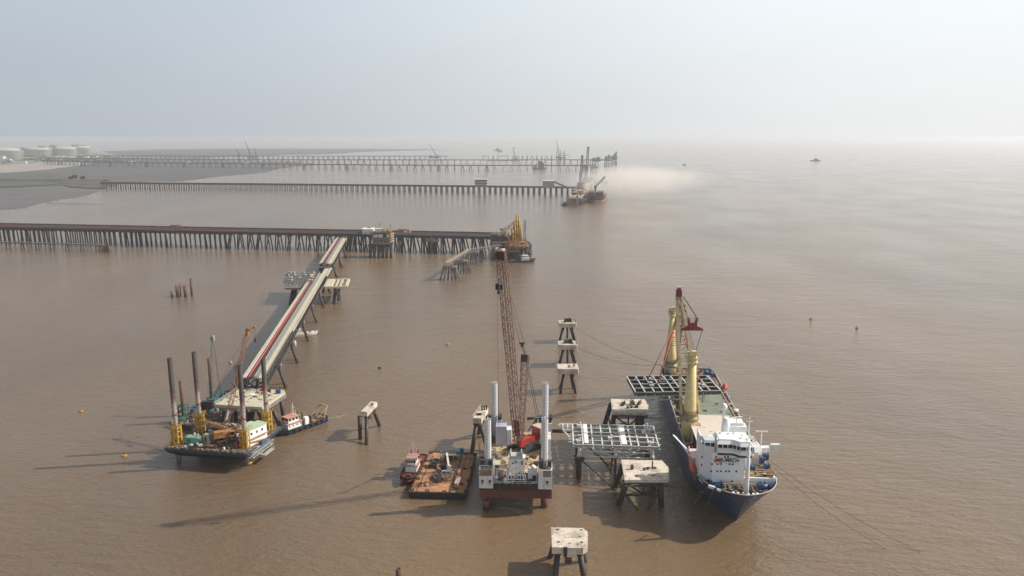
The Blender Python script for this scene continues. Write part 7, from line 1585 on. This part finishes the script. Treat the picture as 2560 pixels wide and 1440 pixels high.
# bridge
bp = [(-7.0,fy-0.2),(-2.4,fy-0.2),(-0.4,fy-1.8),(3.2,fy-1.8),(3.2,fy+7),(-7.0,fy+7)]
off = lambda poly, d: [(x+(d if x > 0 else -d)*(1 if abs(x) > 3 else 0), y-(d if y < fy+3 else -d)) for x, y in poly]
br_ = part('bridge', MB(MS).prism(bp, 22.6, 24.3), M_hwhite, SH)
part('window_band', MB(MS).prism([(x*0.985,y+0.12) for x, y in bp], 24.3, 25.7), M_glass, br_)
m = MB(MS)
for (a, b, n_) in (((-7,fy-0.22),(-2.4,fy-0.22),3),((-2.4,fy-0.22),(-0.4,fy-1.82),2),((-0.4,fy-1.82),(3.2,fy-1.82),2),((3.22,fy-1.8),(3.22,fy+7),4)):
    for k in range(n_+1): f = k/n_; x, y = a[0]+(b[0]-a[0])*f, a[1]+(b[1]-a[1])*f; m.bar((x,y,24.25),(x,y,25.75),0.2,0.2)
part('window_frame', m, M_hwhite, br_)
part('visor', MB(MS).prism(off(bp,0.45), 25.7, 26.9, off(bp,-0.5)), M_hwhite, br_)
part('bridge_roof', MB(MS).prism(off(bp,-0.45), 26.9, 27.05), mat('roof_white',(0.82,0.82,0.80),0.5,var=0.03), br_)
m = MB(MS)
for (a, b) in (((-6.9,fy-0.45),(-2.4,fy-0.45)),((-2.4,fy-0.45),(-0.4,fy-2.05)),((-0.4,fy-2.05),(3.2,fy-2.05))): m.bar((*a,22.75),(*b,22.75),0.5,0.16); m.bar((*a,22.3),(*b,22.3),0.2,0.42)
part('gallery', m, M_dark, br_)
m = MB(MS)
for (a, b) in (((-6.9,fy-0.72),(-2.4,fy-0.72)),((-2.4,fy-0.72),(-0.4,fy-2.32)),((-0.4,fy-2.32),(3.2,fy-2.32))): m.bar((*a,23.4),(*b,23.4),0.08,1.0)
part('gallery_screen', m, M_hwhite, br_)
# left wing cab
w_ = part('wing_cab', MB(MS).prism([(-10.8,fy+1.0),(-7.6,fy+1.0),(-7.2,fy+4),(-11.3,fy+4)], 22.6, 24.0), M_hwhite, SH)
part('window_band', MB(MS).prism([(-10.7,fy+1.1),(-7.7,fy+1.1),(-7.3,fy+3.9),(-11.2,fy+3.9)], 24.0, 25.6), M_glass, w_)
part('window_frame', MB(MS).bar((-10.8,fy+1,23.9),(-10.8,fy+1,25.7),0.25).bar((-9.1,fy+1,23.9),(-9.1,fy+1,25.7),0.25).bar((-7.6,fy+1,23.9),(-7.6,fy+1,25.7),0.25), M_hwhite, w_)
part('cab_roof', MB(MS).prism([(-11.3,fy+0.5),(-7.2,fy+0.5),(-7.0,fy+4.6),(-11.6,fy+4.6)], 25.6, 26.3, [(-10.9,fy+0.9),(-7.6,fy+0.9),(-7.2,fy+4.4),(-11.2,fy+4.4)]), mat('pale_blue_roof',(0.50,0.57,0.60),0.5,var=0.05), w_)
part('wing_screen', MB(MS).prism([(-11.8,fy+4.8),(-11.3,fy+4.8),(-11.3,fy+10.5),(-11.8,fy+10.5)], 22.6, 26.2), M_hwhite, SH)
part('wing_screen', MB(MS).prism([(-7.3,fy+0.2),(-6.9,fy+0.2),(-6.2,fy+4),(-6.6,fy+4)], 22.6, 26.9), M_hwhite, SH)
part('house_top', MB(MS).b2((-11.3,fy+4.6,22.6),(1.5,fy+12,22.75)).b2((-6.9,fy+4,22.75),(2.6,fy+9,25.2)), M_hwhite, SH)
# right wing pod, upper works, funnels, mast
part('wing_pod', MB(MS).box((4.7,fy-0.4,24.4),(2.6,2.2,1.8),rz=0.4,rx=-0.3).b2((3.2,fy-0.8,22.8),(5.4,fy+0.6,23.3)), M_hwhite, SH)
part('funnel_casing', MB(MS).b2((-3.6,fy+8,22.7),(3.4,fy+11.5,28.4)).b2((3.2,fy+6,14.7),(5.0,fy+12,20)), M_hwhite, SH)
part('funnel', MB(MS).prism([(-2.8,fy+9),(2.6,fy+9),(2.6,fy+13.2),(-2.8,fy+13.2)],28.4,29.2), M_hwhite, SH)
part('mast_column', MB(MS).lathe((-3.2,fy+8.5,22.7), [(1.5,0),(1.3,6),(1.1,8.2),(0.4,8.4)], 16), M_hwhite, SH)
part('satellite_dome', MB(MS).lathe((-3.2,fy+13,29), [(0.3,0),(0.3,3.2),(1.0,3.5),(1.15,4.3),(0.9,5.0),(0.4,5.4),(0.05,5.5)], 14), M_white, SH)
part('radar_scanner', MB(MS).bar((0.2,fy+9,28.4),(0.2,fy+9,31.2),0.25).box((0.2,fy+8.8,31.3),(4.0,0.3,0.3),rz=0.35).bar((4.6,fy+10,22.6),(4.6,fy+10,31),0.3).bar((3.6,fy+10,29.5),(5.6,fy+10,29.5),0.2), M_white, SH)
part('signal_mast', MB(MS).bar((9.2,fy+12,14.6),(9.2,fy+12,25.5),0.35).bar((7.2,fy+12,25.5),(11.2,fy+12,25.5),0.3).bar((5.4,fy+14,15),(5.4,fy+14,24),0.25), M_white, SH)
rb = MB(MS); rr = random.Random(77)
for k in range(10): rb.box((rr.uniform(1,5),rr.uniform(fy-1,fy+4),27.3),(0.3,0.3,rr.uniform(0.4,1.3)))
for k in range(8): rb.box((rr.uniform(-6,0.5),rr.uniform(fy+1,fy+6),27.2),(rr.uniform(0.2,0.8),0.3,rr.uniform(0.2,0.5)))
part('roof_fittings', rb, M_whited, SH)
M_beige = mat('beige_deck',(0.60,0.54,0.47),0.8,var=0.05,stain=(0.42,0.36,0.3),samt=0.2,sscale=0.5)
hp = part('rear_platform', MB(MS).b2((-9.5,35,15.7),(6.2,63,16.1)), M_beige, SH)
m = MB(MS)
for x in (-9.2,-1.6,5.9):
    for y in (36,49,62): m.bar((x,y,13 if abs(x)<8 else 10.4),(x,y,15.7),0.35)
part('post', m, M_whited, hp)
part('platform_fittings', MB(MS).box((-4.8,50,16.2),(1,0.4,0.2)).box((-3,46,16.2),(0.8,0.5,0.2)).box((-3.6,42,16.2),(0.7,0.4,0.2)).box((-6.5,50,16.2),(0.5,0.3,0.2)).bar((-9.5,35,16.3),(-9.5,63,16.3),0.2).bar((-9.5,63,16.3),(6.2,63,16.3),0.2), M_whited, hp)
part('side_roof', MB(MS).b2((5.2,20,17.6),(9.6,33,18.0)).b2((5.4,20.3,10.4),(9.4,32.7,17.6)), M_beige, SH)
part('engine_casing', MB(MS).b2((-6.5,24,10.4),(4.6,33,20.0)), M_hwhite, SH)
# emblem and name on the front
p0, p1 = fw(1801,1151), fw(1841,1151); eb_ = fw(1796,1151)
tx = bpy.data.curves.new('name_letters','FONT'); tx.body = 'JUMBO'; tx.extrude = 0.03; tx.size = 1.0; tx.offset = 0.012
to = bpy.data.objects.new('tmp_text', tx); scene.collection.objects.link(to); bpy.context.view_layer.update()
dg = bpy.context.evaluated_depsgraph_get(); tm = bpy.data.meshes.new_from_object(to.evaluated_get(dg))
xs_ = [v.co.x for v in tm.vertices]; ys2 = [v.co.y for v in tm.vertices]; sx = (p1.x-p0.x)/(max(xs_)-min(xs_)); hgt = 1.75; sy = hgt/(max(ys2)-min(ys2)); zc = p0.z
for v in tm.vertices: x, y, z = v.co; v.co = Vector((p0.x+(x-min(xs_))*sx, fy-0.06-z, zc-hgt/2+(y-min(ys2))*sy))
bpy.data.objects.remove(to); tm.materials.append(mat('lettering_black',(0.012,0.013,0.018),0.5)); tl = bpy.data.objects.new('name_letters', tm); scene.collection.objects.link(tl); tl.parent = SH
def plate(poly, y, t_=0.05):
    mm = MB(MS); n = len(poly); A = [mm.pt((x,y-t_,z)) for x, z in poly]; B = [mm.pt((x,y,z)) for x, z in poly]; mm.face(A); mm.face(B[::-1])
    for k in range(n): mm.face((A[k],B[k],B[(k+1)%n],A[(k+1)%n]))
    return mm
ecx, ecz = eb_.x-0.1, zc; er = 1.15
m = MB(MS); cs = [(ecx+er*1.25*math.cos(a), ecz+er*math.sin(a)) for a in [k*2*math.pi/28 for k in range(29)]]
for a, b in zip(cs[:-1],cs[1:]): m.bar((a[0],fy-0.05,a[1]),(b[0],fy-0.05,b[1]),0.12,0.05)
part('emblem_ring', m, M_red, SH)
ele = [(-1.15,-0.1),(-1.0,0.35),(-0.6,0.62),(-0.1,0.6),(0.2,0.72),(0.6,0.7),(0.9,0.45),(1.0,0.1),(1.05,-0.35),(0.98,-0.7),(0.8,-0.72),(0.8,-0.2),(0.62,-0.05),(0.5,-0.3),(0.48,-0.8),(0.15,-0.8),(0.12,-0.35),(-0.35,-0.35),(-0.4,-0.8),(-0.75,-0.8),(-0.85,-0.3),(-1.02,-0.2),(-1.08,-0.6),(-1.16,-0.6)]
part('emblem', plate([(ecx+x*1.0, ecz+z*0.95) for x, z in ele], fy-0.04), M_red, SH)
p2 = fw(1844.5,1151.5); m = MB(MS).tube((p2.x,fy-0.08,p2.z),(p2.x,fy-0.01,p2.z),0.36,n=14)
part('emblem_dot', m, MATS['lettering_black'], SH)
m = MB(MS)
for z in (0.95,-0.95): m.box((p2.x-1.6,fy-0.04,zc+z),(4.6,0.05,0.05))
part('emblem_lines', m, M_concg, SH)
# foremast
part('foremast', MB(MS).lathe((1.0,4.6,11.5), [(0.75,0),(0.7,4),(0.55,10),(0.42,16.6),(0.1,16.8)], 14).box((1.0,4.6,12.0),(2.0,2.0,1.2)), M_hwhite, SH)
part('mast_arm', MB(MS).bar((1,4.6,27),(1.8,7.5,25.6),0.3).bar((1,4.6,28.2),(1,4.6,29.6),0.15), M_white, SH)
# bow gear
def ship_gear(name, label, x, y, z, fn, grp=None, rz=0):
    return None
for k, (x, y) in enumerate(((-7.0,9.6),(7.4,9.6))):
    wn_ = part('winch', MB(MS).tube((x-1.3,y,12.8),(x+1.3,y,12.8),0.95,n=12).box((x-1.5,y,12.7),(0.3,2.3,2.3)).box((x+1.5,y,12.7),(0.3,2.3,2.3)).box((x,y,11.9),(3.2,1.6,0.7)), M_blue, SH)
for (x, y) in ((-2.6,5.8),(-1.2,5.6),(-2.4,4.6),(-1.0,4.3),(3.4,5.4),(4.6,5.7),(3.8,4.3),(5.0,4.9)): part('bollard', MB(MS).tube((x,y,11.5),(x,y,12.3),0.3,n=10).tube((x,y,12.3),(x,y,12.45),0.45,n=10), M_white, SH)
m = MB(MS)
for x in (-4.6,-3.4,-0.4,1.0,3.6,4.8): m.bar((x,fy-1.8,11.5),(x,fy-1.8,13.0),0.16).bar((x,fy-1.8,13.0),(x+0.2,fy-4.6,12.4),0.16)
m.bar((-5.4,fy-1.8,13.1),(5.6,fy-1.8,13.1),0.3).bar((-5.4,fy-1.2,13.2),(5.6,fy-1.2,13.2),0.3)
part('chain_gear', m, mat('tan_gear',(0.36,0.24,0.16),0.8,var=0.3), SH)
for (x, y) in ((-3.4,7.4),(0.4,7.6),(3.4,7.2),(7.0,7.4),(-5.6,7.6),(5.6,7.4)): part('windlass', MB(MS).box((x,y,12),(1.4,1.1,0.9)).tube((x-0.9,y,12.2),(x+0.9,y,12.2),0.5,n=9), M_dark if x < 6 else M_rust, SH)
part('fairlead_box', MB(MS).box((-9.3,5.6,13.9),(1.9,1.0,0.8),rz=-0.5).box((-7.4,3.4,14.0),(1.2,0.8,0.6),rz=-0.6), M_whited, SH)
# right upper deck gear
for k, (x, y, z) in enumerate(((5.4,fy+6.2,15.4),(8.9,fy+8.6,17.2),(9.8,fy+5.6,16.4),(10.3,fy+9.6,18.0))): part('winch', MB(MS).tube((x-0.6,y,z+0.1),(x+0.7,y,z+0.1),0.72,n=12).box((x,y,z-0.6),(1.6,1.2,1.2)).tube((x-0.8,y,z+0.1),(x-0.6,y,z+0.1),0.95,n=12).tube((x+0.7,y,z+0.1),(x+0.85,y,z+0.1),0.95,n=12), M_blue, SH)
m = MB(MS)
for k in range(5): m.bar((6.2,fy+1.2+1.6*k,15.5),(11.3,fy+1.0+1.6*k,15.5),0.35,0.2)
for k in range(6): m.bar((8.6+0.5*k,fy+1.5,15),(8.6+0.5*k,fy+4.5,15.6),0.16)
m.rail([(11.4,fy+0.5,14.7),(11.4,fy+9.8,14.7)],1.4,1.1,0.14)
part('deck_machinery', m, MATS['tan_gear'], SH)
# white knuckle crane to the right
kc = MS @ Vector((5.6,fy-0.4,21.3)); k0 = P(1872,1126,20.5); k1 = P(1934,1121,20.0)
kc_ = part('provision_crane', MB().bar(k0,k1,1.5,1.7).bar(P(1868,1106,26),P(1878,1091,27),0.5).bar(P(1878,1091,27),P(1897,1113,21.6),0.45).bar(P(1868,1112,24),P(1878,1091,27),0.35).bar(P(1874,1118,21.5),P(1883,1100,25),0.3).bar(P(1895,1116,21),P(1932,1114,21),0.3).bar(P(1880,1128,20),P(1906,1126,20),0.8,1.2), M_hwhite, SH)
part('crane_head', MB().box(P(1936,1118,20.6),(2.4,1.6,2.0)).box(P(1939,1112,22.2),(2.6,1.4,0.5)).bar(P(1929,1122,20),P(1929,1132,18),0.25), M_whited, kc_)
# life boat, davits, left side
part('lifeboat', MB(MS).blob((-12.6,23,12.4),(1.1,3.8,1.3),3,0.03,12,8), mat('lifeboat_red',(0.55,0.07,0.03),0.5), SH)
part('davit', MB(MS).bar((-11.8,18.5,11),(-13.4,18.5,15.8),0.35).bar((-11.8,25.5,11),(-13.4,25.5,15.8),0.35).bar((-13.4,18.5,15.8),(-13.4,25.5,15.8),0.25).bar((-12.4,27,11),(-12.9,33,15),0.25).bar((-12.4,33,11),(-12.9,27,15),0.25), mat('davit_red',(0.45,0.10,0.08),0.6), SH)
part('gangway', MB(MS).bar((-12.6,32,14),(-17.5,38,17.5),0.5,0.3).bar((-12.6,31,13),(-12.6,33,15.6),0.4).bar((-12.6,30.5,13.2),(-16.5,38,16.8),0.25), M_hwhite, SH)
part('store_block', MB(MS).b2((-12.6,26,10.4),(-8.6,34,14.4)), M_beige, SH)
part('red_drum', MB(MS).blob((-10.2,44,11.4),(0.9,0.9,0.9),5,0.04), M_red, SH)
# cranes of the ship
def ship_crane(label_, x, y, zb_, hring, htop, r0, r1, r2):
    cr_ = part('cargo_crane', MB(MS).lathe((x,y,zb_), [(r0,0),(r0*0.98,(hring-zb_)*0.9),(r0*1.02,hring-zb_)], 28), M_cream, SH, label_)
    part('slewing_ring', MB(MS).lathe((x,y,hring), [(r0*1.08,0),(r0*1.16,0.15),(r0*1.16,1.3),(r0*1.02,1.4),(r0*1.0,2.4),(r0*1.08,2.5),(r0*1.08,2.9)], 28), mat('greasy_ring',(0.20,0.16,0.08),0.5,var=0.5,scale=1.5,stain=(0.45,0.38,0.18),samt=0.4,sscale=0.8), cr_)
    part('column', MB(MS).lathe((x,y,hring+2.9), [(r1,0),(r1*0.98,1),(r2,htop-hring-2.9-2.5)], 28), M_cream, cr_)
    part('column_head', MB(MS).lathe((x,y,htop-2.5), [(r2*1.0,0),(r2*1.3,0.3),(r2*1.3,1.0),(r2*1.05,1.1),(r2*1.05,1.8),(r2*1.25,1.9),(r2*1.2,2.6),(r2*0.7,3.0)], 24).box((x+0.3,y-0.6,htop+1.4),(1.6,1.8,2.2)).box((x-1.2,y+0.4,htop+1.1),(0.8,1.2,1.6)), M_cream, cr_)
    m = MB(MS); 
    for z in (htop-1.3,htop-0.2,hring+3.0): m.rail([(x+r2*1.6*math.cos(a),y+r2*1.6*math.sin(a),z) for a in [k*math.pi/5 for k in range(11)]],0.9,1.5,0.08)
    part('gallery', m, mat('tan_rail',(0.42,0.33,0.2),0.7), cr_)
    part('ladder', MB(MS).bar((x+r1*1.05,y-1,zb_),(x+r2*1.05,y-0.6,htop-2),0.14).bar((x+r1*1.05+0.4,y-1,zb_),(x+r2*1.05+0.4,y-0.6,htop-2),0.14), mat('tan_rail',(0,0,0)), cr_)
    return cr_
x1_, y1_ = (iS @ Vector((65.6,266,0)))[:2]
C1 = ship_crane('forward crane with long tapered cream column', x1_, y1_, 10.4, 17.6, 41.5, 2.9, 2.45, 1.6)
x2_, y2_ = (iS @ Vector((74.4,343,0)))[:2]
C2 = ship_crane('aft crane with yellow stained column', x2_, y2_, 10.4, 14.2, 40.5, 2.8, 2.7, 1.15)
part('machinery', MB(MS).b2((x1_+2.2,y1_-2.2,13.6),(x1_+4.0,y1_+0.4,16.4)).tube((x1_+2.4,y1_-1.6,15.2),(x1_+4.4,y1_-1.6,15.2),0.8,n=10), mat('ochre_machine',(0.42,0.30,0.13),0.6,var=0.4,scale=1.2), C1)
# forward boom: A-shaped, nearly upright
tipW = Vector((X(1697,738,288),288,H(738,288))); tl_ = iS @ tipW; fL, fR = Vector((x1_-3.3,y1_-1.5,20.2)), Vector((x1_+3.4,y1_-1.2,20.2))
m = MB(MS)
up_ = tl_-(fL+fR)/2
tL, tR = tl_+Vector((-0.7,0,0)), tl_+Vector((0.7,0,0))
m.bar(fL, fL.lerp(tL,1), 1.0, 0.8); m.bar(fR, fR.lerp(tR,1), 1.0, 0.8)
for k in range(5,14): f = k/14; m.bar(fL.lerp(tL,f), fR.lerp(tR,f), 0.3); m.bar(fL.lerp(tL,f), fR.lerp(tR,f+1/14), 0.2)
M_boomc = mat('tan_boom',(0.40,0.31,0.17),0.6,var=0.2,stain=(0.22,0.16,0.09),samt=0.35)
bo = part('boom', m, M_boomc, C1)
part('boom_head', MB(MS).box((tl_.x,tl_.y,tl_.z+0.8),(2.2,1.8,2.6)).box((tl_.x,tl_.y,tl_.z+2.4),(1.4,1.2,1.0)), M_maroon, bo)
part('boom_tip_light', MB(MS).box((tl_.x,tl_.y,tl_.z+3.2),(1.7,1.0,0.7)), M_whited, bo)
hd_ = Vector((x1_,y1_,43)); m = MB(MS)
for s in (-0.9,-0.3,0.3,0.9): m.path([hd_+Vector((s,0,0)), tl_+Vector((s*0.7,0,0.5))],0.07,5)
part('luffing_wires', m, M_rustpile, C1)
# aft boom
t2W = Vector((X(1692,790,330),330,H(790,330))); t2 = iS @ t2W
f2L, f2R = Vector((x2_-2.9,y2_-1.5,17.4)), Vector((x2_+2.9,y2_-1.5,17.4)); m = MB(MS)
t2 = iS @ Vector((X(1706,760,322),322,H(760,322)))
m.bar(f2L, t2-Vector((0.9,0,0)), 1.0, 0.8); m.bar(f2R, t2+Vector((0.9,0,0)), 1.0, 0.8)
for k in range(4,14): f = k/14; a = f2L.lerp(t2-Vector((0.9,0,0)),f); b = f2R.lerp(t2+Vector((0.9,0,0)),f); m.bar(a,b,0.3); m.bar(a, f2R.lerp(t2+Vector((0.9,0,0)),f+1/14), 0.2)
bo2 = part('boom', m, M_boomc, C2)
m = MB(MS)
for s in (-1,0,1): m.path([Vector((x2_+s,y2_,42)), t2+Vector((s*0.6,0,0))],0.08,5)
for k in range(10): m.box((t2.x+rr.uniform(-1.6,1.6),t2.y,t2.z-rr.uniform(2,10)),(rr.uniform(0.6,1.4),0.8,rr.uniform(0.5,1.6)))
part('luffing_wires', m, M_boomc, C2)
# hatch clutter, side deck clutter
rr = random.Random(99)
for k in range(40):
    s = 1 if k % 3 else -1; y = rr.uniform(36,112) if s > 0 else rr.uniform(60,112); x = s*rr.uniform(10.6,12.2) if s > 0 else -rr.uniform(9,12.3)
    if abs(y-y1_) < 6 and s < 0: continue
    part('deck_stores', MB(MS).box((x,y,10.4+rr.uniform(0.4,0.9)),(rr.uniform(0.6,1.8),rr.uniform(0.8,3.0),rr.uniform(0.8,1.6)),rz=rr.uniform(-0.2,0.2)), [M_rust,M_timber,MATS['tan_gear'],M_dark,M_rustpile][k%5], SH)
for k in range(9): part('hatch_fitting', MB(MS).box((rr.uniform(-5,8),rr.uniform(66,96),13.15),(rr.uniform(0.5,1.5),rr.uniform(0.5,1.2),0.3)), M_rust if k%2 else M_dark, SH)
part('life_raft', MB(MS).tube((10.4,78,12.6),(12.8,78,12.6),0.8,n=12), M_white, SH)
part('rescue_boat', MB(MS).blob((12.4,105,13.6),(1.2,2.2,1.4),8,0.05,12,7), mat('rescue_red',(0.6,0.05,0.03),0.5), SH)
part('davit', MB(MS).bar((11.6,103,10.4),(12.4,103,15.6),0.3).bar((11.6,107,10.4),(12.4,107,15.6),0.3), M_white, SH)
for (x, y) in ((-9.5,128),(-7.5,131),(-11,133),(4,131),(8.2,130),(10.2,128),(11,132)): part('winch', MB(MS).tube((x-0.9,y,12.3),(x+0.9,y,12.3),0.8,n=10).box((x,y,11.2),(2.2,1.5,1.6)).bar((x-0.6,y,12),(x-1.2,y,14.2),0.3), M_blue, SH)
part('poop_deck', MB(MS).b2((-12.2,116,10.4),(12.4,126,10.9)).b2((1,117,10.9),(9,124,12.6)), mat('poop_clutter',(0.20,0.13,0.10),0.9,var=0.5,scale=0.8,stain=(0.4,0.33,0.27),samt=0.35,sscale=0.8), SH)
# spreader beam with slings, hanging frame
spz = H(826,272); sy_ = 272.0; xa, xb = X(1703,826,sy_), X(1757,826,sy_); xm = (xa+xb)/2
SP = thing('spreader_beam', 'dark red spreader beam hanging from the forward ship crane', 'spreader', (xm,sy_,spz))
m = MB(); A = []
prof = [(xa,spz),(xb,spz),(xb,spz+0.7),(xm+1.7,spz+1.7),(xm+1.7,spz+3.4),(xm+2.0,spz+4.6),(xm+1.2,spz+4.8),(xm+0.9,spz+2.9),(xm-0.9,spz+2.9),(xm-1.2,spz+4.8),(xm-2.0,spz+4.6),(xm-1.7,spz+3.4),(xm-1.7,spz+1.7),(xa,spz+0.7)]
n = len(prof); A = [m.pt((x,sy_-0.4,z)) for x, z in prof]; B = [m.pt((x,sy_+0.4,z)) for x, z in prof]; m.face(A); m.face(B[::-1])
for k in range(n): m.face((A[k],B[k],B[(k+1)%n],A[(k+1)%n]))
part('beam', m, M_maroon, SP)
part('block_frame', MB().rail([(xm-3.4,sy_-0.8,spz+3.2),(xm+1.8,sy_-0.8,spz+3.2)],2.0,1.2,0.12,2), M_boomc, SP)
part('hoist_rope', MB().path([(xm+1.6,sy_,spz+4.7),tipW+Vector((1.6,0,-0.5))],0.1,5).path([(xm-1.6,sy_,spz+4.7),tipW+Vector((0.8,0,-0.5))],0.1,5).path([(xm+1.8,sy_,spz+4.7),tipW+Vector((1.9,0,-0.5))],0.1,5), M_dark, SP)
zF = 25.5
pts = [P(1590,981,zF), P(1802,976,zF), P(1767,938,zF), P(1567,940,zF)]
keepg = M_gsteel; M_gsteel = mat('lifted_shaded_web',(0.05,0.053,0.055),0.6,var=0.2)  # near-black web colour paints in the shade between the beams
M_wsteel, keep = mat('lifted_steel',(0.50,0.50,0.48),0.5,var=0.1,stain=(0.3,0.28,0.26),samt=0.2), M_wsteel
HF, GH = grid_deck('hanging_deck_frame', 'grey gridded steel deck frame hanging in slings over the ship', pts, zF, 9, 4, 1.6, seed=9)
part('shade_plating', MB().prism([tuple((GH(a,b))[:2]) for a, b in ((0.02,0.03),(0.98,0.03),(0.98,0.97),(0.02,0.97))], zF-1.75, zF-1.62), mat('painted_shade_black',(0.02,0.022,0.022),0.7,var=0.2), HF)  # near-black sheet stands in for the shaded inside of the frame
m = MB()
for fx in (0.17,0.82):
    for fy_ in (0.12,0.85):
        p = GH(fx,fy_); m.tube((p.x,p.y,zF-4.6),(p.x,p.y,zF-1.5),0.6,n=10); m.tube((p.x,p.y,zF-5.4),(p.x,p.y,zF-4.6),0.9,0.6,n=10)
for fy_ in (0.12,0.85):
    a, b = GH(0.17,fy_), GH(0.82,fy_); m.tube((a.x,a.y,zF-4.0),(b.x,b.y,zF-4.0),0.28,n=8)
    for k in range(6): p, q_ = a.lerp(b,k/6), a.lerp(b,(k+1)/6); m.tube((p.x,p.y,zF-4.0 if k%2 else zF-1.8),(q_.x,q_.y,zF-1.8 if k%2 else zF-4.0),0.2,n=6)
part('under_truss', m, M_wsteel, HF)
m = MB()
for fx in (0.06,0.27): p = GH(fx,1); m.bar((p.x,p.y,zF),(p.x,p.y,zF+1.2),0.12)
part('guard_post', m, M_whited, HF)
for (a_, b_) in ((0.24,0.5),(0.24,0.35),(0.26,0.75),(0.80,0.35),(0.84,0.3)): p = GH(a_,b_); part('lifting_lug', MB().box((p.x,p.y,zF+0.3),(1.0,1.6,0.7)), M_steel, HF)
M_wsteel = keep
# red slings
for lab, pairs in (('pair of red slings from the aft crane to the left of the hanging frame', [(Vector((X(1683,822,300),300,H(822,300))), GH(0.20,0.62)+Vector((0,0,zF))),(Vector((X(1685,826,300),300,H(826,300))), GH(0.30,0.40)+Vector((0,0,zF)))]),
                   ('pair of red slings down to the right of the hanging frame', [(Vector((X(1709,845,296),296,H(845,296))), GH(0.84,0.35)+Vector((0,0,zF))),(Vector((X(1713,850,296),296,H(850,296))), GH(0.80,0.50)+Vector((0,0,zF)))])):
    m = MB()
    for a, b in pairs: m.tube(a, b, 0.2, n=7)
    o = solo('lifting_sling', m, mat('sling_red',(0.42,0.075,0.05),0.8), lab, 'sling', 'red lifting slings')
solo('lifting_wire', MB().tube((xb-0.2,sy_,spz),(GH(0.62,0.3)+Vector((0,0,zF))),0.12,n=6), M_dark, 'dark wire from the right end of the red spreader to the hanging frame', 'wire')
# mooring lines
ropes('mooring_line','slack mooring line from the farthest dolphin to the ship stern',[(P(1441,821,12.3), P(1668,917,11.5), 2.2)],0.09)
ropes('mooring_line','slack mooring line from the middle dolphin to the ship stern',[(P(1443,868,12.3), P(1652,912,11.5), 3.2)],0.09)
ropes('mooring_line','left mooring line from the bow slanting into the water',[(P(1756,1229,14), P(1688,1315,0.0), 0.6)],0.08)
ropes('mooring_line','right mooring line from the bow dropping steeply into the water',[(P(1784,1222,14), P(1742,1332,0.0), 0.3)],0.08)
ropes('mooring_line','lower long mooring line from the ship into the open water on the right',[(P(1911,1146,15), P(2215,1373,0.0), 2.0)],0.07)
ropes('mooring_line','upper long mooring line from the ship into the open water on the right',[(P(1908,1138,15), P(2300,1380,0.0), 2.0)],0.07)
ropes('mooring_line','lines from the bare beam dolphin to the rig and barge',[(Vector((-13,280.5,4)), q_ , 0.5) for q_ in (MC@Vector((-11.6,10,8)), MC@Vector((-11.6,6,8)))],0.06)

TG = MATS['tan_gear']
litter('ship_deck_litter', MS, 10.2, 12.6, 30, 114, 10.42, 260, 21, [M_rust,TG,M_dark,M_timber,M_whited,M_rustpile], smax=1.5)
litter('ship_deck_litter', MS, -12.6, -8.4, 40, 114, 10.42, 230, 22, [M_rust,TG,M_dark,M_timber,M_whited,M_rustpile], avoid=((-13,-5.5,49,59),), smax=1.4)
litter('ship_deck_litter', MS, -11, 11, 115, 137, 10.9, 190, 23, [M_rust,TG,M_dark,M_blue,M_whited,M_rustpile], avoid=((-13,-5,126,137),), smax=1.6)
litter('ship_deck_litter', MS, 2.6, 11.0, fy+1, fy+9.6, 14.72, 90, 24, [M_rust,TG,M_dark,M_yel,M_whited], smax=1.1)
litter('ship_deck_litter', MS, -6.4, 6.4, 6.6, fy-0.4, 11.52, 90, 25, [M_rust,TG,M_dark,M_dark,M_whited], smax=0.9)

# tell look-alikes apart by distance from the shore of view
same = {}
for o in list(scene.collection.objects):
    if o.parent is None and 'label' in o.keys(): same.setdefault(o['label'], []).append(o)
bpy.context.view_layer.update()
for lb, os_ in same.items():
    if len(os_) < 2: continue
    os_.sort(key=lambda o: o.matrix_world.translation.y)
    words = {2: ['nearer one','farther one'], 3: ['nearest one','middle one','farthest one'], 4: ['nearest one','second nearest','second farthest','farthest one']}.get(len(os_))
    if words:
        for o, w_ in zip(os_, words): o['label'] = lb+', '+w_
